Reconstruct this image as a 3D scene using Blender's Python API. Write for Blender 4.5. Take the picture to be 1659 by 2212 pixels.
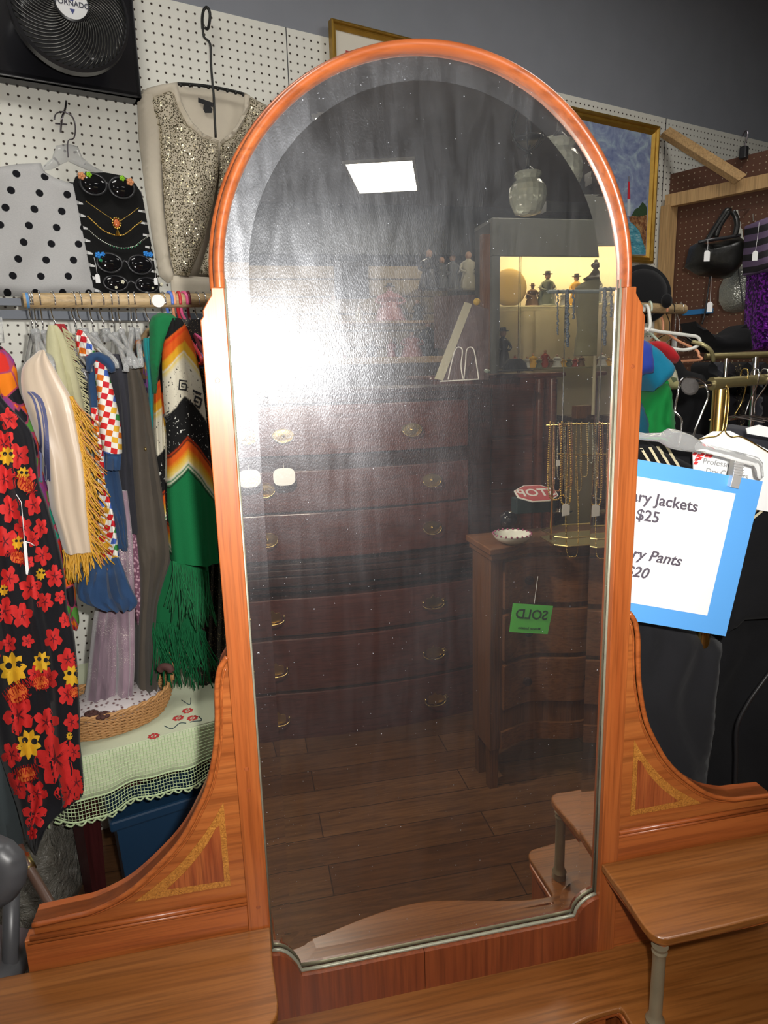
import bpy, bmesh, math, random
from mathutils import Vector, Matrix
from mathutils.bvhtree import BVHTree
random.seed(7)
for o in list(bpy.data.objects): bpy.data.objects.remove(o, do_unlink=True)
SC = bpy.context.scene; COL = SC.collection
PI = math.pi
# ------------------------------------------------ camera
FPX = 1447.777; CAM = Vector((-0.26978, -0.90759, 1.50032))
CR = Vector((0.97778649, -0.20781975, -0.02728618)); CU = Vector((0.06827677, 0.19271657, 0.9788762)); CF = Vector((0.1981713, 0.95899493, -0.20262492)); EZ_ = Vector((0, 0, 1))
cd = bpy.data.cameras.new('camera'); cam = bpy.data.objects.new('camera', cd); COL.objects.link(cam)
cd.sensor_fit = 'VERTICAL'; cd.sensor_height = 24; cd.sensor_width = 18; cd.lens = FPX*24/2212; cd.clip_start = .02
cam.matrix_world = Matrix(((CR.x, CU.x, -CF.x, CAM.x), (CR.y, CU.y, -CF.y, CAM.y), (CR.z, CU.z, -CF.z, CAM.z), (0, 0, 0, 1)))
SC.camera = cam
SC.view_settings.view_transform = 'Standard'; SC.view_settings.look = 'None'; SC.view_settings.gamma = 1; SC.view_settings.exposure = 0.0
SC.view_settings.use_curve_mapping = False
w = bpy.data.worlds.new('world'); SC.world = w; w.use_nodes = True
w.node_tree.nodes['Background'].inputs[0].default_value = (.75, .85, 1, 1); w.node_tree.nodes['Background'].inputs[1].default_value = .02
# the camera's own flash: a few centimetres right of and above the lens
FL = bpy.data.lights.new('camera_flash', 'SPOT'); FL.energy = 76; FL.color = (1, .97, .92); FL.shadow_soft_size = .014; FL.spot_size = math.radians(100); FL.spot_blend = 1.0
flo = bpy.data.objects.new('camera_flash', FL); COL.objects.link(flo); flo.location = (-.208, -.90, 1.553); flo.rotation_euler = (CF-EZ_*-.10).to_track_quat('-Z', 'Y').to_euler()
FB = bpy.data.lights.new('added_bounce_fill', 'POINT'); FB.energy = 40; FB.color = (1, .97, .92); FB.shadow_soft_size = .014  # added point fill, stands in for flash light bounced back by the mirror
fbo = bpy.data.objects.new('added_bounce_fill', FB); COL.objects.link(fbo); fbo.location = flo.location
# daylight-white troffers of the shop ceiling (one is seen in the mirror, the rest are added for brightness)
CEIL = 3.25

# ------------------------------------------------ projection helpers: a photo pixel onto a real plane of the place
def ray(px, py): return CR*((px-829.5)/FPX) + CU*((1106-py)/FPX) + CF
def onp(px, py, n, k):
    d = ray(px, py); return CAM + d*((k-CAM.dot(n))/d.dot(n))
EY = Vector((0, 1, 0)); EZ = Vector((0, 0, 1))
def Y(px, py, y=0.0): return onp(px, py, EY, y)
def Z(px, py, z): return onp(px, py, EZ, z)
WA = math.atan(.31992); WT = Vector((math.cos(WA), math.sin(WA), 0)); WN = Vector((-math.sin(WA), math.cos(WA), 0))
WK = WN.dot(Vector((0, 1.552, 0)))
def W(px, py, off=0.0): return onp(px, py, WN, WK-off)          # a plane parallel to the pegboard wall
def PL(off): return lambda px, py: W(px, py, off)
GY = .018
def V(px, py, d):                                              # what the mirror shows at this pixel, d metres in front of the glass
    p = Y(px, py, GY+d); return Vector((p.x, GY-d, p.z))
def VZ(px, py, z):
    p = Z(px, py, z); return Vector((p.x, 2*GY-p.y, p.z))
def D(px, py, t):                                              # at axial distance t from the camera
    return CAM + ray(px, py)*t

# ------------------------------------------------ mesh helpers
class MB:
    def __init__(s): s.v = []; s.f = []; s.uv = {}; s.mi = []
    def add(s, vs, fs, uvs=None):
        b = len(s.v); s.v += [Vector(p) for p in vs]
        for i, f in enumerate(fs):
            s.f.append([b+j for j in f])
            if uvs: s.uv[len(s.f)-1] = uvs[i]
        return s
    def box(s, c, d, ax=None, bev=0):
        c = Vector(c); X, Yy, Zz = ax if ax else (Vector((1, 0, 0)), Vector((0, 1, 0)), Vector((0, 0, 1)))
        h = [d[0]/2, d[1]/2, d[2]/2]; vs = []
        for sx in (-1, 1):
            for sy in (-1, 1):
                for sz in (-1, 1): vs.append(c+X*h[0]*sx+Yy*h[1]*sy+Zz*h[2]*sz)
        return s.add(vs, [(0, 1, 3, 2), (4, 6, 7, 5), (0, 4, 5, 1), (2, 3, 7, 6), (0, 2, 6, 4), (1, 5, 7, 3)])
    def bb(s, x0, x1, y0, y1, z0, z1): return s.box(((x0+x1)/2, (y0+y1)/2, (z0+z1)/2), (x1-x0, y1-y0, z1-z0))
    def tube(s, pts, r, n=8, closed=False, caps=True):
        pts = [Vector(p) for p in pts]; m = len(pts); rs = r if isinstance(r, (list, tuple)) else [r]*m
        if m < 2: return s
        t0 = (pts[1]-pts[0]).normalized(); ref = Vector((0, 0, 1)) if abs(t0.z) < .9 else Vector((1, 0, 0))
        u = t0.cross(ref).normalized(); vs = []; fs = []
        for i, p in enumerate(pts):
            if closed: t = pts[(i+1) % m]-pts[i-1]
            else: t = pts[min(i+1, m-1)]-pts[max(i-1, 0)]
            if t.length < 1e-9: t = t0
            t = t.normalized(); u = u-t*u.dot(t)
            if u.length < 1e-6: u = t.orthogonal()
            u = u.normalized(); w_ = t.cross(u)
            for k in range(n):
                a = 2*PI*k/n; vs.append(p+(u*math.cos(a)+w_*math.sin(a))*rs[i])
        for i in range(m if closed else m-1):
            j = (i+1) % m
            for k in range(n): fs.append((i*n+k, i*n+(k+1) % n, j*n+(k+1) % n, j*n+k))
        if caps and not closed: fs += [tuple(range(n-1, -1, -1)), tuple((m-1)*n+k for k in range(n))]
        return s.add(vs, fs)
    def lathe(s, c, prof, n=24, ax=None, sx=1, sy=1):
        c = Vector(c); X, Yy, Zz = ax if ax else (Vector((1, 0, 0)), Vector((0, 1, 0)), Vector((0, 0, 1)))
        vs = []; fs = []
        for r, z in prof:
            for k in range(n):
                a = 2*PI*k/n; vs.append(c+X*(r*sx*math.cos(a))+Yy*(r*sy*math.sin(a))+Zz*z)
        for i in range(len(prof)-1):
            for k in range(n): fs.append((i*n+k, i*n+(k+1) % n, (i+1)*n+(k+1) % n, (i+1)*n+k))
        fs += [tuple(range(n-1, -1, -1)), tuple((len(prof)-1)*n+k for k in range(n))]
        return s.add(vs, fs)
    def ball(s, c, r, n=12, m=8, sc=(1, 1, 1), ax=None):
        prof = [(max(1e-4, math.sin(PI*i/m))*r, -math.cos(PI*i/m)*r*sc[2]) for i in range(m+1)]
        return s.lathe(c, prof, n, ax, sc[0], sc[1])
    def prism(s, poly, off):
        """closed polygon (list of Vectors) extruded by vector off"""
        poly = [Vector(p) for p in poly]; off = Vector(off); n = len(poly)
        fs = [tuple(range(n)), tuple(range(2*n-1, n-1, -1))]+[(i, i+n, (i+1) % n+n, (i+1) % n) for i in range(n)]
        return s.add(poly+[p+off for p in poly], fs)
    def grid(s, P, uv=None, closed_u=False):
        """P[i][j] grid of points"""
        a = len(P); b = len(P[0]); vs = [p for row in P for p in row]; fs = []; us = [] if uv else None
        for i in range(a-1):
            for j in range(b if closed_u else b-1):
                k = (j+1) % b; fs.append((i*b+j, i*b+k, (i+1)*b+k, (i+1)*b+j))
                if uv:
                    k2 = j+1; us.append([uv[i][j], uv[i][k2], uv[i+1][k2], uv[i+1][j]])
        return s.add(vs, fs, us)
    def build(s, name, m, parent=None, smooth=False, bevel=0, seg=2, kind=None, origin=None, sub=0, ang=.6):
        if origin is None:
            if parent is not None: origin = wloc(parent)
            else:
                xs = [p.x for p in s.v]; ys = [p.y for p in s.v]; zs = [p.z for p in s.v]
                origin = Vector(((min(xs)+max(xs))/2, (min(ys)+max(ys))/2, min(zs)))
        me = bpy.data.meshes.new(name); me.from_pydata([tuple(p-origin) for p in s.v], [], s.f)
        if s.uv:
            L = me.uv_layers.new(name='UVMap')
            for fi, us in s.uv.items():
                for li, q in zip(me.polygons[fi].loop_indices, us): L.data[li].uv = q
        bm = bmesh.new(); bm.from_mesh(me); bmesh.ops.recalc_face_normals(bm, faces=bm.faces)
        bm.to_mesh(me); bm.free()
        me.materials.append(m)
        if smooth:
            for p in me.polygons: p.use_smooth = True
            if smooth == 'auto': me.set_sharp_from_angle(angle=ang)
        o = bpy.data.objects.new(name, me); COL.objects.link(o)
        if parent is not None: o.parent = parent; o.location = origin-wloc(parent)
        else: o.location = origin
        if bevel:
            b = o.modifiers.new('bevel', 'BEVEL'); b.width = bevel; b.segments = seg; b.limit_method = 'ANGLE'; b.angle_limit = .7
        if sub:
            b = o.modifiers.new('sub', 'SUBSURF'); b.levels = sub; b.render_levels = sub
        if kind: o['kind'] = kind
        return o
def wloc(o):
    l = Vector(o.location)
    while o.parent: o = o.parent; l = l+Vector(o.location)
    return l
def tag(o, label, cat, group=None, kind=None):
    o['label'] = label; o['category'] = cat
    if group: o['group'] = group
    if kind: o['kind'] = kind
    return o
def thing(name, label, cat, loc, group=None):
    o = bpy.data.objects.new(name, None); COL.objects.link(o); o.location = Vector(loc); o.empty_display_size = .05
    return tag(o, label, cat, group)
def struct(o): o['kind'] = 'structure'; return o
def cr(pts, n=6, closed=False):
    """Catmull-Rom through the points"""
    P = [Vector(p) for p in pts]; m = len(P); out = []
    rng = range(m if closed else m-1)
    for i in rng:
        if closed: a, b, c, d = P[i-1], P[i], P[(i+1) % m], P[(i+2) % m]
        else: a, b, c, d = P[max(i-1, 0)], P[i], P[i+1], P[min(i+2, m-1)]
        for k in range(n):
            t = k/n; out.append(.5*((2*b)+(c-a)*t+(2*a-5*b+4*c-d)*t*t+(3*b-a-3*c+d)*t**3))
    if not closed: out.append(P[-1])
    return out
def text_mb(body, size, org, X, Yy, N, depth=.0006, bold=False, align='CENTER', shear=0):
    """a line of lettering as a thin mesh lying on a surface"""
    cu = bpy.data.curves.new('t', 'FONT'); cu.body = body; cu.size = size; cu.align_x = align; cu.align_y = 'CENTER'; cu.extrude = depth/2; cu.shear = shear
    if bold: cu.offset = size*.018
    cu.resolution_u = 3
    to = bpy.data.objects.new('t', cu); COL.objects.link(to); bpy.context.view_layer.update()
    me = bpy.data.meshes.new_from_object(to.evaluated_get(bpy.context.evaluated_depsgraph_get()))
    mb = MB(); mb.add([Vector(org)+X*v.co.x+Yy*v.co.y+N*(v.co.z+depth/2) for v in me.vertices], [tuple(p.vertices) for p in me.polygons])
    bpy.data.objects.remove(to); bpy.data.meshes.remove(me); bpy.data.curves.remove(cu)
    return mb
def bvh(o):
    M = wloc(o); me = o.data
    return BVHTree.FromPolygons([v.co+M for v in me.vertices], [tuple(p.vertices) for p in me.polygons])
def drape(tree, mb, lift=.0015):
    """lay a flat print onto the cloth under it (along the line of the viewer's first look)"""
    for i, p in enumerate(mb.v):
        d = (p-CAM).normalized(); h = tree.ray_cast(CAM, d)
        if h[0] is not None: mb.v[i] = h[0]-d*lift
    return mb

# ------------------------------------------------ materials
class NT:
    def __init__(s, name):
        s.m = bpy.data.materials.new(name); s.m.use_nodes = True; s.t = s.m.node_tree; s.n = s.t.nodes
        s.b = s.n['Principled BSDF']; s.out = s.n['Material Output']
    def N(s, typ, **k):
        x = s.n.new('ShaderNode'+typ)
        for a, v in k.items():
            if a.startswith('i_'):
                key = a[2:]; key = int(key) if key.isdigit() else key.replace('_', ' ')
                s.put(x.inputs[key], v)
            else: setattr(x, a, v)
        return x
    def put(s, inp, v):
        if hasattr(v, 'is_output') or isinstance(v, bpy.types.NodeSocket): s.t.links.new(v, inp)
        else: inp.default_value = v
    def co(s, which='Object', scale=(1, 1, 1), rot=(0, 0, 0), loc=(0, 0, 0)):
        c = s.N('TexCoord'); mp = s.N('Mapping'); s.t.links.new(c.outputs[which], mp.inputs[0])
        mp.inputs['Scale'].default_value = scale; mp.inputs['Rotation'].default_value = rot; mp.inputs['Location'].default_value = loc
        return mp.outputs[0]
    def noise(s, vec, scale=5, detail=3, rough=.5, dist=0, out='Fac'):
        x = s.N('TexNoise', i_Vector=vec, i_Scale=scale, i_Detail=detail, i_Roughness=rough, i_Distortion=dist); return x.outputs[out]
    def ramp(s, fac, stops, interp='LINEAR'):
        x = s.N('ValToRGB'); s.put(x.inputs[0], fac); x.color_ramp.interpolation = interp; e = x.color_ramp.elements
        while len(e) < len(stops): e.new(.5)
        for i, (p, c) in enumerate(stops):
            e[i].position = p; e[i].color = (c if len(c) == 4 else (*c, 1)) if isinstance(c, (tuple, list)) else (c, c, c, 1)
        return x.outputs[0]
    def math(s, op, a, b=0, c=0):
        x = s.N('Math', operation=op); s.put(x.inputs[0], a); s.put(x.inputs[1], b)
        if op in ('MULTIPLY_ADD', 'SMOOTH_MIN', 'COMPARE'): s.put(x.inputs[2], c)
        return x.outputs[0]
    def mix(s, f, a, b, mode='MIX'):
        x = s.N('Mix', data_type='RGBA', blend_type=mode); s.put(x.inputs[0], f)
        s.put(x.inputs[6], a if not isinstance(a, tuple) or len(a) == 4 else (*a, 1)); s.put(x.inputs[7], b if not isinstance(b, tuple) or len(b) == 4 else (*b, 1))
        return x.outputs[2]
    def bump(s, h, strength=.2, dist=.002):
        x = s.N('Bump', i_Height=h, i_Strength=strength, i_Distance=dist); s.t.links.new(x.outputs[0], s.b.inputs['Normal']); return x
    def base(s, c, rough=.5, metal=0, spec=.5):
        s.put(s.b.inputs['Base Color'], c if not isinstance(c, tuple) or len(c) == 4 else (*c, 1)); s.put(s.b.inputs['Roughness'], rough); s.put(s.b.inputs['Metallic'], metal)
        s.b.inputs['Specular IOR Level'].default_value = spec; return s
def plain(name, c, rough=.5, metal=0, spec=.5, nz=0, ns=60, bump=0, coat=0):
    t = NT(name)
    if nz or bump:
        f = t.noise(t.co(), ns, 4); col = t.mix(f, tuple(x*(1-nz) for x in c), tuple(min(1, x*(1+nz)) for x in c)); t.base(col, rough, metal, spec)
        if bump: t.bump(f, bump, .003)
    else: t.base(c, rough, metal, spec)
    if coat: t.b.inputs['Coat Weight'].default_value = coat; t.b.inputs['Coat Roughness'].default_value = .15
    return t.m
def cloth(name, c, nz=.15, rough=.9, sheen=.1, weave=900):
    t = NT(name); co = t.co(); f = t.noise(co, 22, 4); g = t.noise(co, weave, 1)
    t.base(t.mix(f, tuple(x*(1-nz) for x in c), tuple(min(1, x*(1+nz)) for x in c)), rough, 0, .2)
    t.b.inputs['Sheen Weight'].default_value = sheen; t.bump(t.math('ADD', g, t.math('MULTIPLY', f, 2)), .25, .002); return t.m
def wood(name, c1, c2, axis=0, rough=.38, scale=1, dark=None, coat=.15, wave=1.0):
    t = NT(name); sc = [14*scale]*3; sc[axis] = 1.1*scale; co = t.co(scale=tuple(sc))
    n1 = t.noise(co, 1.6, 6, .6, wave); sc2 = [160*scale]*3; sc2[axis] = 5*scale; n2 = t.noise(t.co(scale=tuple(sc2)), 1, 3, .6)
    sc3 = [3.0]*3; n3 = t.noise(t.co(scale=tuple(sc3)), 1.2, 2)
    col = t.ramp(n1, [(.3, c1), (.5, tuple((a+b)/2 for a, b in zip(c1, c2))), (.72, c2)])
    col = t.mix(t.ramp(n2, [(.35, .55), (.55, 0.)]), col, dark or tuple(x*.45 for x in c1))
    col = t.mix(t.math('MULTIPLY', n3, .35), col, tuple(x*.6 for x in c1))
    t.base(col, t.ramp(n1, [(.2, rough-.06), (.8, rough+.08)]), 0, .5)
    t.b.inputs['Coat Weight'].default_value = coat; t.b.inputs['Coat Roughness'].default_value = .22
    t.bump(n2, .12, .0006); return t.m
def metal(name, c, rough=.25): return plain(name, c, rough, 1)
M = {}
M['chrome'] = metal('chrome', (.8, .8, .8), .12); M['brass'] = metal('brass', (.7, .5, .16), .22); M['oldbrass'] = metal('old_brass', (.62, .47, .2), .3)
M['black'] = plain('black_plastic', (.012, .012, .013), .35); M['blackcloth'] = cloth('black_cloth', (.012, .012, .014)); M['white'] = plain('white_paint', (.8, .8, .78), .5)
M['paper'] = plain('white_card', (.85, .85, .84), .7, nz=.03); M['wire'] = metal('dark_wire', (.12, .11, .1), .35)
t = NT('clear_plastic'); t.base((.97, .98, .98), .06); t.b.inputs['Transmission Weight'].default_value = .78; t.b.inputs['IOR'].default_value = 1.3; M['clear'] = t.m
t = NT('clear_glass'); t.base((.9, .97, .95), .03); t.b.inputs['Transmission Weight'].default_value = 1; t.b.inputs['IOR'].default_value = 1.45; M['glass'] = t.m
# dresser wood: an orange, faded satinwood-mahogany
OC1 = (.29, .066, .014); OC2 = (.43, .122, .027)
M['w_v'] = wood('dresser_wood_vertical', OC1, OC2, 2); M['w_h'] = wood('dresser_wood_horizontal', OC1, OC2, 0)
M['w_top'] = wood('dresser_top_wood', (.20, .066, .013), (.31, .118, .028), 0, rough=.33); M['w_bent'] = wood('dresser_bent_wood', (.29, .062, .014), (.43, .118, .028), 0, scale=.6)
M['w_apron'] = wood('apron_flame_wood', (.17, .034, .010), (.27, .064, .017), 2, wave=3)
M['w_ven'] = wood('wing_veneer', (.27, .066, .014), (.43, .135, .030), 0, scale=.8, wave=2.5)
M['w_burl'] = wood('burl_banding', (.25, .08, .012), (.62, .27, .05), 1, scale=2.5, wave=6)
M['w_inlay'] = wood('inlay_stripe_wood', (.20, .035, .012), (.42, .12, .03), 2, scale=1.5)
# ================================================ soft goods builders
from mathutils.geometry import delaunay_2d_cdt
def interp_rows(rows, n):
    ys = [r[0] for r in rows]; out = []
    for i in range(n+1):
        y = ys[0]+(ys[-1]-ys[0])*i/n; k = max(j for j in range(len(ys)) if ys[j] <= y+1e-6); k = min(k, len(ys)-2)
        t_ = (y-ys[k])/(ys[k+1]-ys[k]); a, b = rows[k], rows[k+1]
        t2 = t_
        out.append((y, a[1]+(b[1]-a[1])*t2, a[2]+(b[2]-a[2])*t2))
    sm = [out[0]]
    for i in range(1, len(out)-1): sm.append((out[i][0], (out[i-1][1]+2*out[i][1]+out[i+1][1])/4, (out[i-1][2]+2*out[i][2]+out[i+1][2])/4))
    return sm+[out[-1]]
def garment(name, rows, off, m, parent=None, front=.03, back=.14, folds=3, amp=.006, n=36, nc=26, seed=0, plane=None, nrm=None, mb_out=None):
    """a hanging garment: a closed, creased tube. rows = (height, left, right) seen on the plane `off` metres off the wall; it has its full depth behind"""
    rnd = random.Random(seed+hash(name) % 1000 if False else seed*17+len(rows)); ph = [rnd.uniform(0, 6.28) for _ in range(4)]
    pf = plane or PL(off); nv = nrm or WN; R_ = interp_rows(rows, n); G = []; UVs = []; v = 0; prev = None
    for i, (y, xl, xr) in enumerate(R_):
        L_, Rr = pf(xl, y), pf(xr, y); wd = (Rr-L_).length; row = []; uvr = []; fr = i/n
        if prev is not None: v += (L_-prev).length
        prev = L_; taper = min(1, .35+fr*2.2)*min(1, wd/.05+.2)
        for k in range(nc):
            a = 2*PI*k/nc; c_ = -math.cos(a); s_ = math.sin(a); u = .5+.5*c_
            # front half toward the viewer
            fold = amp*taper*(math.sin(u*folds*2*PI+ph[0]+fr*1.3)+.5*math.sin(u*folds*4.3*PI+ph[1]-fr*2))*math.sin(PI*u)**.5 if 0 < u < 1 else 0
            if s_ >= 0: dpt = -front*taper*abs(s_)**.7-fold
            else: dpt = back*taper*abs(s_)**.7+fold
            row.append(L_*(1-u)+Rr*u+nv*dpt); uvr.append(((u*wd if s_ >= 0 else 2*wd-u*wd), -v))
        uvr.append((2*wd, -v)); G.append(row); UVs.append(uvr)
    mb = mb_out or MB(); b0 = len(mb.v); mb.grid(G, UVs, closed_u=True)
    mb.f.append([b0+k for k in range(nc)]); mb.f.append([b0+len(mb.v)-b0-nc+k for k in range(nc)])
    if mb_out: return mb
    return mb.build(name, m, parent, smooth='auto', ang=1.2)
def cush_mb(poly, pf, thick, nrm=None, step=10, edge=14, folds=0, fdir=(1, 0), amp=.004, back=.0, seed=1, bulge=.5, ufun=None):
    """a soft panel: outline (photo pixels on plane pf), puffed toward the viewer, closed behind"""
    nv = nrm or WN; P2 = [Vector(p) for p in poly]; n = len(P2)
    dense = []
    for i in range(n):
        a, b = P2[i], P2[(i+1) % n]; m_ = max(1, int((b-a).length/step))
        for k in range(m_): dense.append(a+(b-a)*k/m_)
    nb = len(dense); xs = [p.x for p in dense]; ys = [p.y for p in dense]
    def dist(q):
        d = 1e9
        for i in range(n):
            a, b = P2[i], P2[(i+1) % n]; ab = b-a; l2 = ab.length_squared
            if l2 < 1e-9: continue
            t_ = max(0, min(1, (q-a).dot(ab)/l2)); d = min(d, (q-(a+ab*t_)).length)
        return d
    def inside(q):
        c_ = False
        for i in range(n):
            a, b = P2[i], P2[(i+1) % n]
            if (a.y > q.y) != (b.y > q.y) and q.x < (b.x-a.x)*(q.y-a.y)/(b.y-a.y)+a.x: c_ = not c_
        return c_
    pts = list(dense); rnd = random.Random(seed)
    y = min(ys)+step*.5; row = 0
    while y < max(ys):
        x = min(xs)+step*(.5 if row % 2 else 0)
        while x < max(xs):
            q = Vector((x, y)); 
            if inside(q) and dist(q) > step*.4: pts.append(q)
            x += step
        y += step*.87; row += 1
    r_ = delaunay_2d_cdt(pts, [(i, (i+1) % nb) for i in range(nb)], [], 1, 1e-4)
    vs2, fs = r_[0], r_[2]; mb = MB(); front = []; bk = []; org = pf(*dense[0]); uvs = []
    ph = rnd.uniform(0, 6)
    for q in vs2:
        d = dist(q); h = thick*min(1, d/edge)**bulge; fo = 0
        if folds: fo = amp*min(1, d/edge)*math.sin((q.x*fdir[0]+q.y*fdir[1])*2*PI/folds+ph+1.3*math.sin(q.y/47+ph))
        p = pf(q.x, q.y); front.append(p-nv*(h+fo)); bk.append(p+nv*back); uvs.append(((p-org).dot(WT) if not ufun else ufun(q)[0], (p-org).z if not ufun else ufun(q)[1]))
    nn = len(vs2); mb.add(front+bk, [tuple(f) for f in fs]+[tuple(nn+i for i in reversed(f)) for f in fs], [[uvs[i] for i in f] for f in fs]+[[uvs[i] for i in reversed(f)] for f in fs])
    # close the rim
    cnt = {}
    for f in fs:
        for i in range(len(f)):
            e = (f[i], f[(i+1) % len(f)]); k = (min(e), max(e)); cnt.setdefault(k, []).append(e)
    for k, e in cnt.items():
        if len(e) == 1: a, b = e[0]; mb.f.append([b, a, a+nn, b+nn])
    return mb
def cush(name, poly, pf, thick, m, parent=None, **k):
    return cush_mb(poly, pf, thick, **k).build(name, m, parent, smooth='auto', ang=1.3)
def strands(name, roots, lens, m, parent, r=.0012, sway=.012, seed=3, n=6, curl=0, down=Vector((0, 0, -1))):
    rnd = random.Random(seed); mb = MB()
    for p, l in zip(roots, lens):
        a = rnd.uniform(-1, 1)*sway; b = rnd.uniform(-1, 1)*sway; q_ = rnd.uniform(0, 6)
        mb.tube([Vector(p)+down*(l*i/n)+WT*(a*(i/n)**1.5+curl*math.sin(i*1.4+q_))+WN*(b*(i/n)) for i in range(n+1)], r, 4)
    o = mb.build(name, m, parent, smooth=True); o['kind'] = 'stuff'; return o
def hanger(px, label, kind='clear', group=None, off=.46, turn=0.0, drop=.0, rodz=None, wire_c=None, half=.19, py_hook=640):
    """a coat hanger over the rod: hook, neck and two sloping arms square to the rod"""
    top = RODP(px); A = (WN*math.cos(turn)+WT*math.sin(turn)).normalized(); r = ROD_R+.002
    o = thing('coat_hanger', label, 'hanger', top-EZ*.09, group)
    hk = [top-A*r*1.02-EZ*.012+A*0]+[top+A*(-r*1.02*math.cos(PI*i/8))+EZ*(r*1.04*math.sin(PI*i/8)) for i in range(9)]+[top+A*r*1.02-EZ*.016, top+A*r*.7-EZ*.034, top-EZ*.048, top-EZ*.075]
    wm = wire_c or M['chrome']; MB().tube(cr(hk, 2), .0018 if kind != 'tube' else .0042, 6).build('hook', wm, o, smooth=True)
    nk = top-EZ*(.075+drop); pm = {'clear': M['clear'], 'wood': M['pale'], 'tube': wire_c, 'wire': wm, 'dark': M['black']}[kind]
    arms = [nk+A*half-EZ*.085, nk+A*half*.96-EZ*.068, nk+A*half*.5-EZ*.030, nk+A*.03-EZ*.004, nk+EZ*.004, nk-A*.03-EZ*.004, nk-A*half*.5-EZ*.030, nk-A*half*.96-EZ*.068, nk-A*half-EZ*.085]
    mb = MB(); rr = {'clear': .0065, 'wood': .008, 'tube': .0045, 'wire': .0016, 'dark': .006}[kind]
    mb.tube(cr(arms, 3), rr, 8)
    if kind in ('clear', 'dark'): mb.box(nk-EZ*.004, (.012, .05, .03), (WT, A, EZ)); mb.tube([nk+A*half*.93-EZ*.083, nk-A*half*.93-EZ*.083], .003, 6)
    if kind in ('tube', 'wire'): mb.tube([nk+A*half*.98-EZ*.086, nk-A*half*.98-EZ*.086], rr*.9, 6)
    mb.build('shoulders', pm, o, smooth=True); return o
M['pale'] = wood('pale_pine', (.46, .30, .14), (.62, .44, .24), 0, rough=.6, coat=0); M['pine'] = wood('pine_lumber', (.52, .31, .13), (.68, .45, .21), 2, rough=.65, coat=0)
# ================================================ the room
def grid_holes(t, co, pitch, r0, soft=.0006):
    """distance to the nearest hole of a square grid in the board's own plane (x across, z up)"""
    sp = t.N('SeparateXYZ'); t.t.links.new(co, sp.inputs[0]); q = []
    for ax in ('X', 'Z'):
        m_ = t.math('PINGPONG', t.math('ADD', sp.outputs[ax], 50*pitch), pitch/2); q.append(t.math('SUBTRACT', pitch/2, m_))
    d = t.math('SQRT', t.math('ADD', t.math('MULTIPLY', q[0], q[0]), t.math('MULTIPLY', q[1], q[1])))
    # pingpong puts the peak half way: holes sit on the grid nodes
    return d
def pegboard(name, c, hole, pitch=.0254, r=.0032):
    t = NT(name); co = t.co(); d = grid_holes(t, co, pitch, r); f = t.ramp(t.math('DIVIDE', d, r*2), [(.42, 1.), (.58, 0.)])
    nz = t.noise(co, 3, 4); base = t.mix(nz, tuple(x*.9 for x in c), tuple(min(1, x*1.05) for x in c))
    t.base(t.mix(f, base, hole), .55, 0, .4); t.bump(t.math('SUBTRACT', 1, f), .8, .003); return t.m
M['peg'] = pegboard('white_pegboard', (.72, .71, .64), (.045, .03, .02)); M['pegb'] = pegboard('brown_pegboard', (.105, .045, .026), (.42, .36, .24), r=.0026)
M['gwall'] = plain('grey_painted_wall', (.22, .23, .26), .75, nz=.1, ns=8)
M['ceil'] = plain('dark_ceiling', (.23, .20, .18), .85, nz=.12, ns=4)
def wallmat(x0, x1, z0, z1, th, mat_, name, off=0, parent=None):
    c = Vector((0, 1.552, 0)); o = MB()
    o.v = []; P = [WT*x0+EZ*z0, WT*x1+EZ*z0, WT*x1+EZ*z1, WT*x0+EZ*z1]
    P = [Vector(((p.dot(WT)), 0, p.z)) for p in P]
    o.prism(P, Vector((0, th, 0))); ob = o.build(name, mat_, None, origin=Vector((0, 0, 0)))
    ob.location = c-WN*off; ob.rotation_euler = (0, 0, WA); return ob
x = wallmat(-2.6, 5.2, 0, CEIL, .12, M['gwall'], 'wall_back'); struct(x)
x = wallmat(-2.6, 5.0, .0, 2.6, .006, M['peg'], 'trim_1', off=.0065); struct(x)
# thin joints between the pegboard sheets
for i, px in enumerate((628, 1434)):
    p = W(px, 300, 0); s_ = (p-Vector((0, 1.552, 0))).dot(WT)
    x = wallmat(s_-.0015, s_+.0015, .9, 2.6, .001, M['black'], 'trim_%d' % (i+2), off=.0076); struct(x)
t = NT('laminate_floor'); co = t.co(scale=(1, 1, 1)); br = t.N('TexBrick', i_Vector=co, i_Scale=1, i_Color1=(.13, .055, .022, 1), i_Color2=(.21, .098, .040, 1), i_Mortar=(.02, .01, .006, 1), i_Mortar_Size=.0018)
br.inputs['Brick Width'].default_value = 1.1; br.inputs['Row Height'].default_value = .13
g1 = t.noise(t.co(scale=(2.5, 30, 1)), 2, 5, .6, 1.2); col = t.mix(t.ramp(g1, [(.3, .75), (.7, 0.)]), br.outputs[0], (.045, .02, .010)); t.base(col, .28, 0, .5); t.bump(g1, .05, .001); M['floor'] = t.m
X0, X1, Y0, Y1 = -2.6, 4.6, -7.0, 3.4
struct(MB().bb(X0, X1, Y0, Y1, -.05, 0).build('floor', M['floor']))
struct(MB().bb(X0, X1, Y0, Y1, CEIL, CEIL+.05).build('ceiling', M['ceil']))
M['dwall'] = plain('dim_shop_wall', (.10, .10, .10), .8, nz=.1, ns=5)
struct(MB().bb(X0-.1, X0, Y0, Y1, 0, CEIL).build('wall_left', M['dwall']))
struct(MB().bb(X1, X1+.1, Y0, Y1, 0, CEIL).build('wall_right', M['dwall']))
struct(MB().bb(X0, X1, Y0-.1, Y0, 0, CEIL).build('wall_front', M['dwall']))
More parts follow.
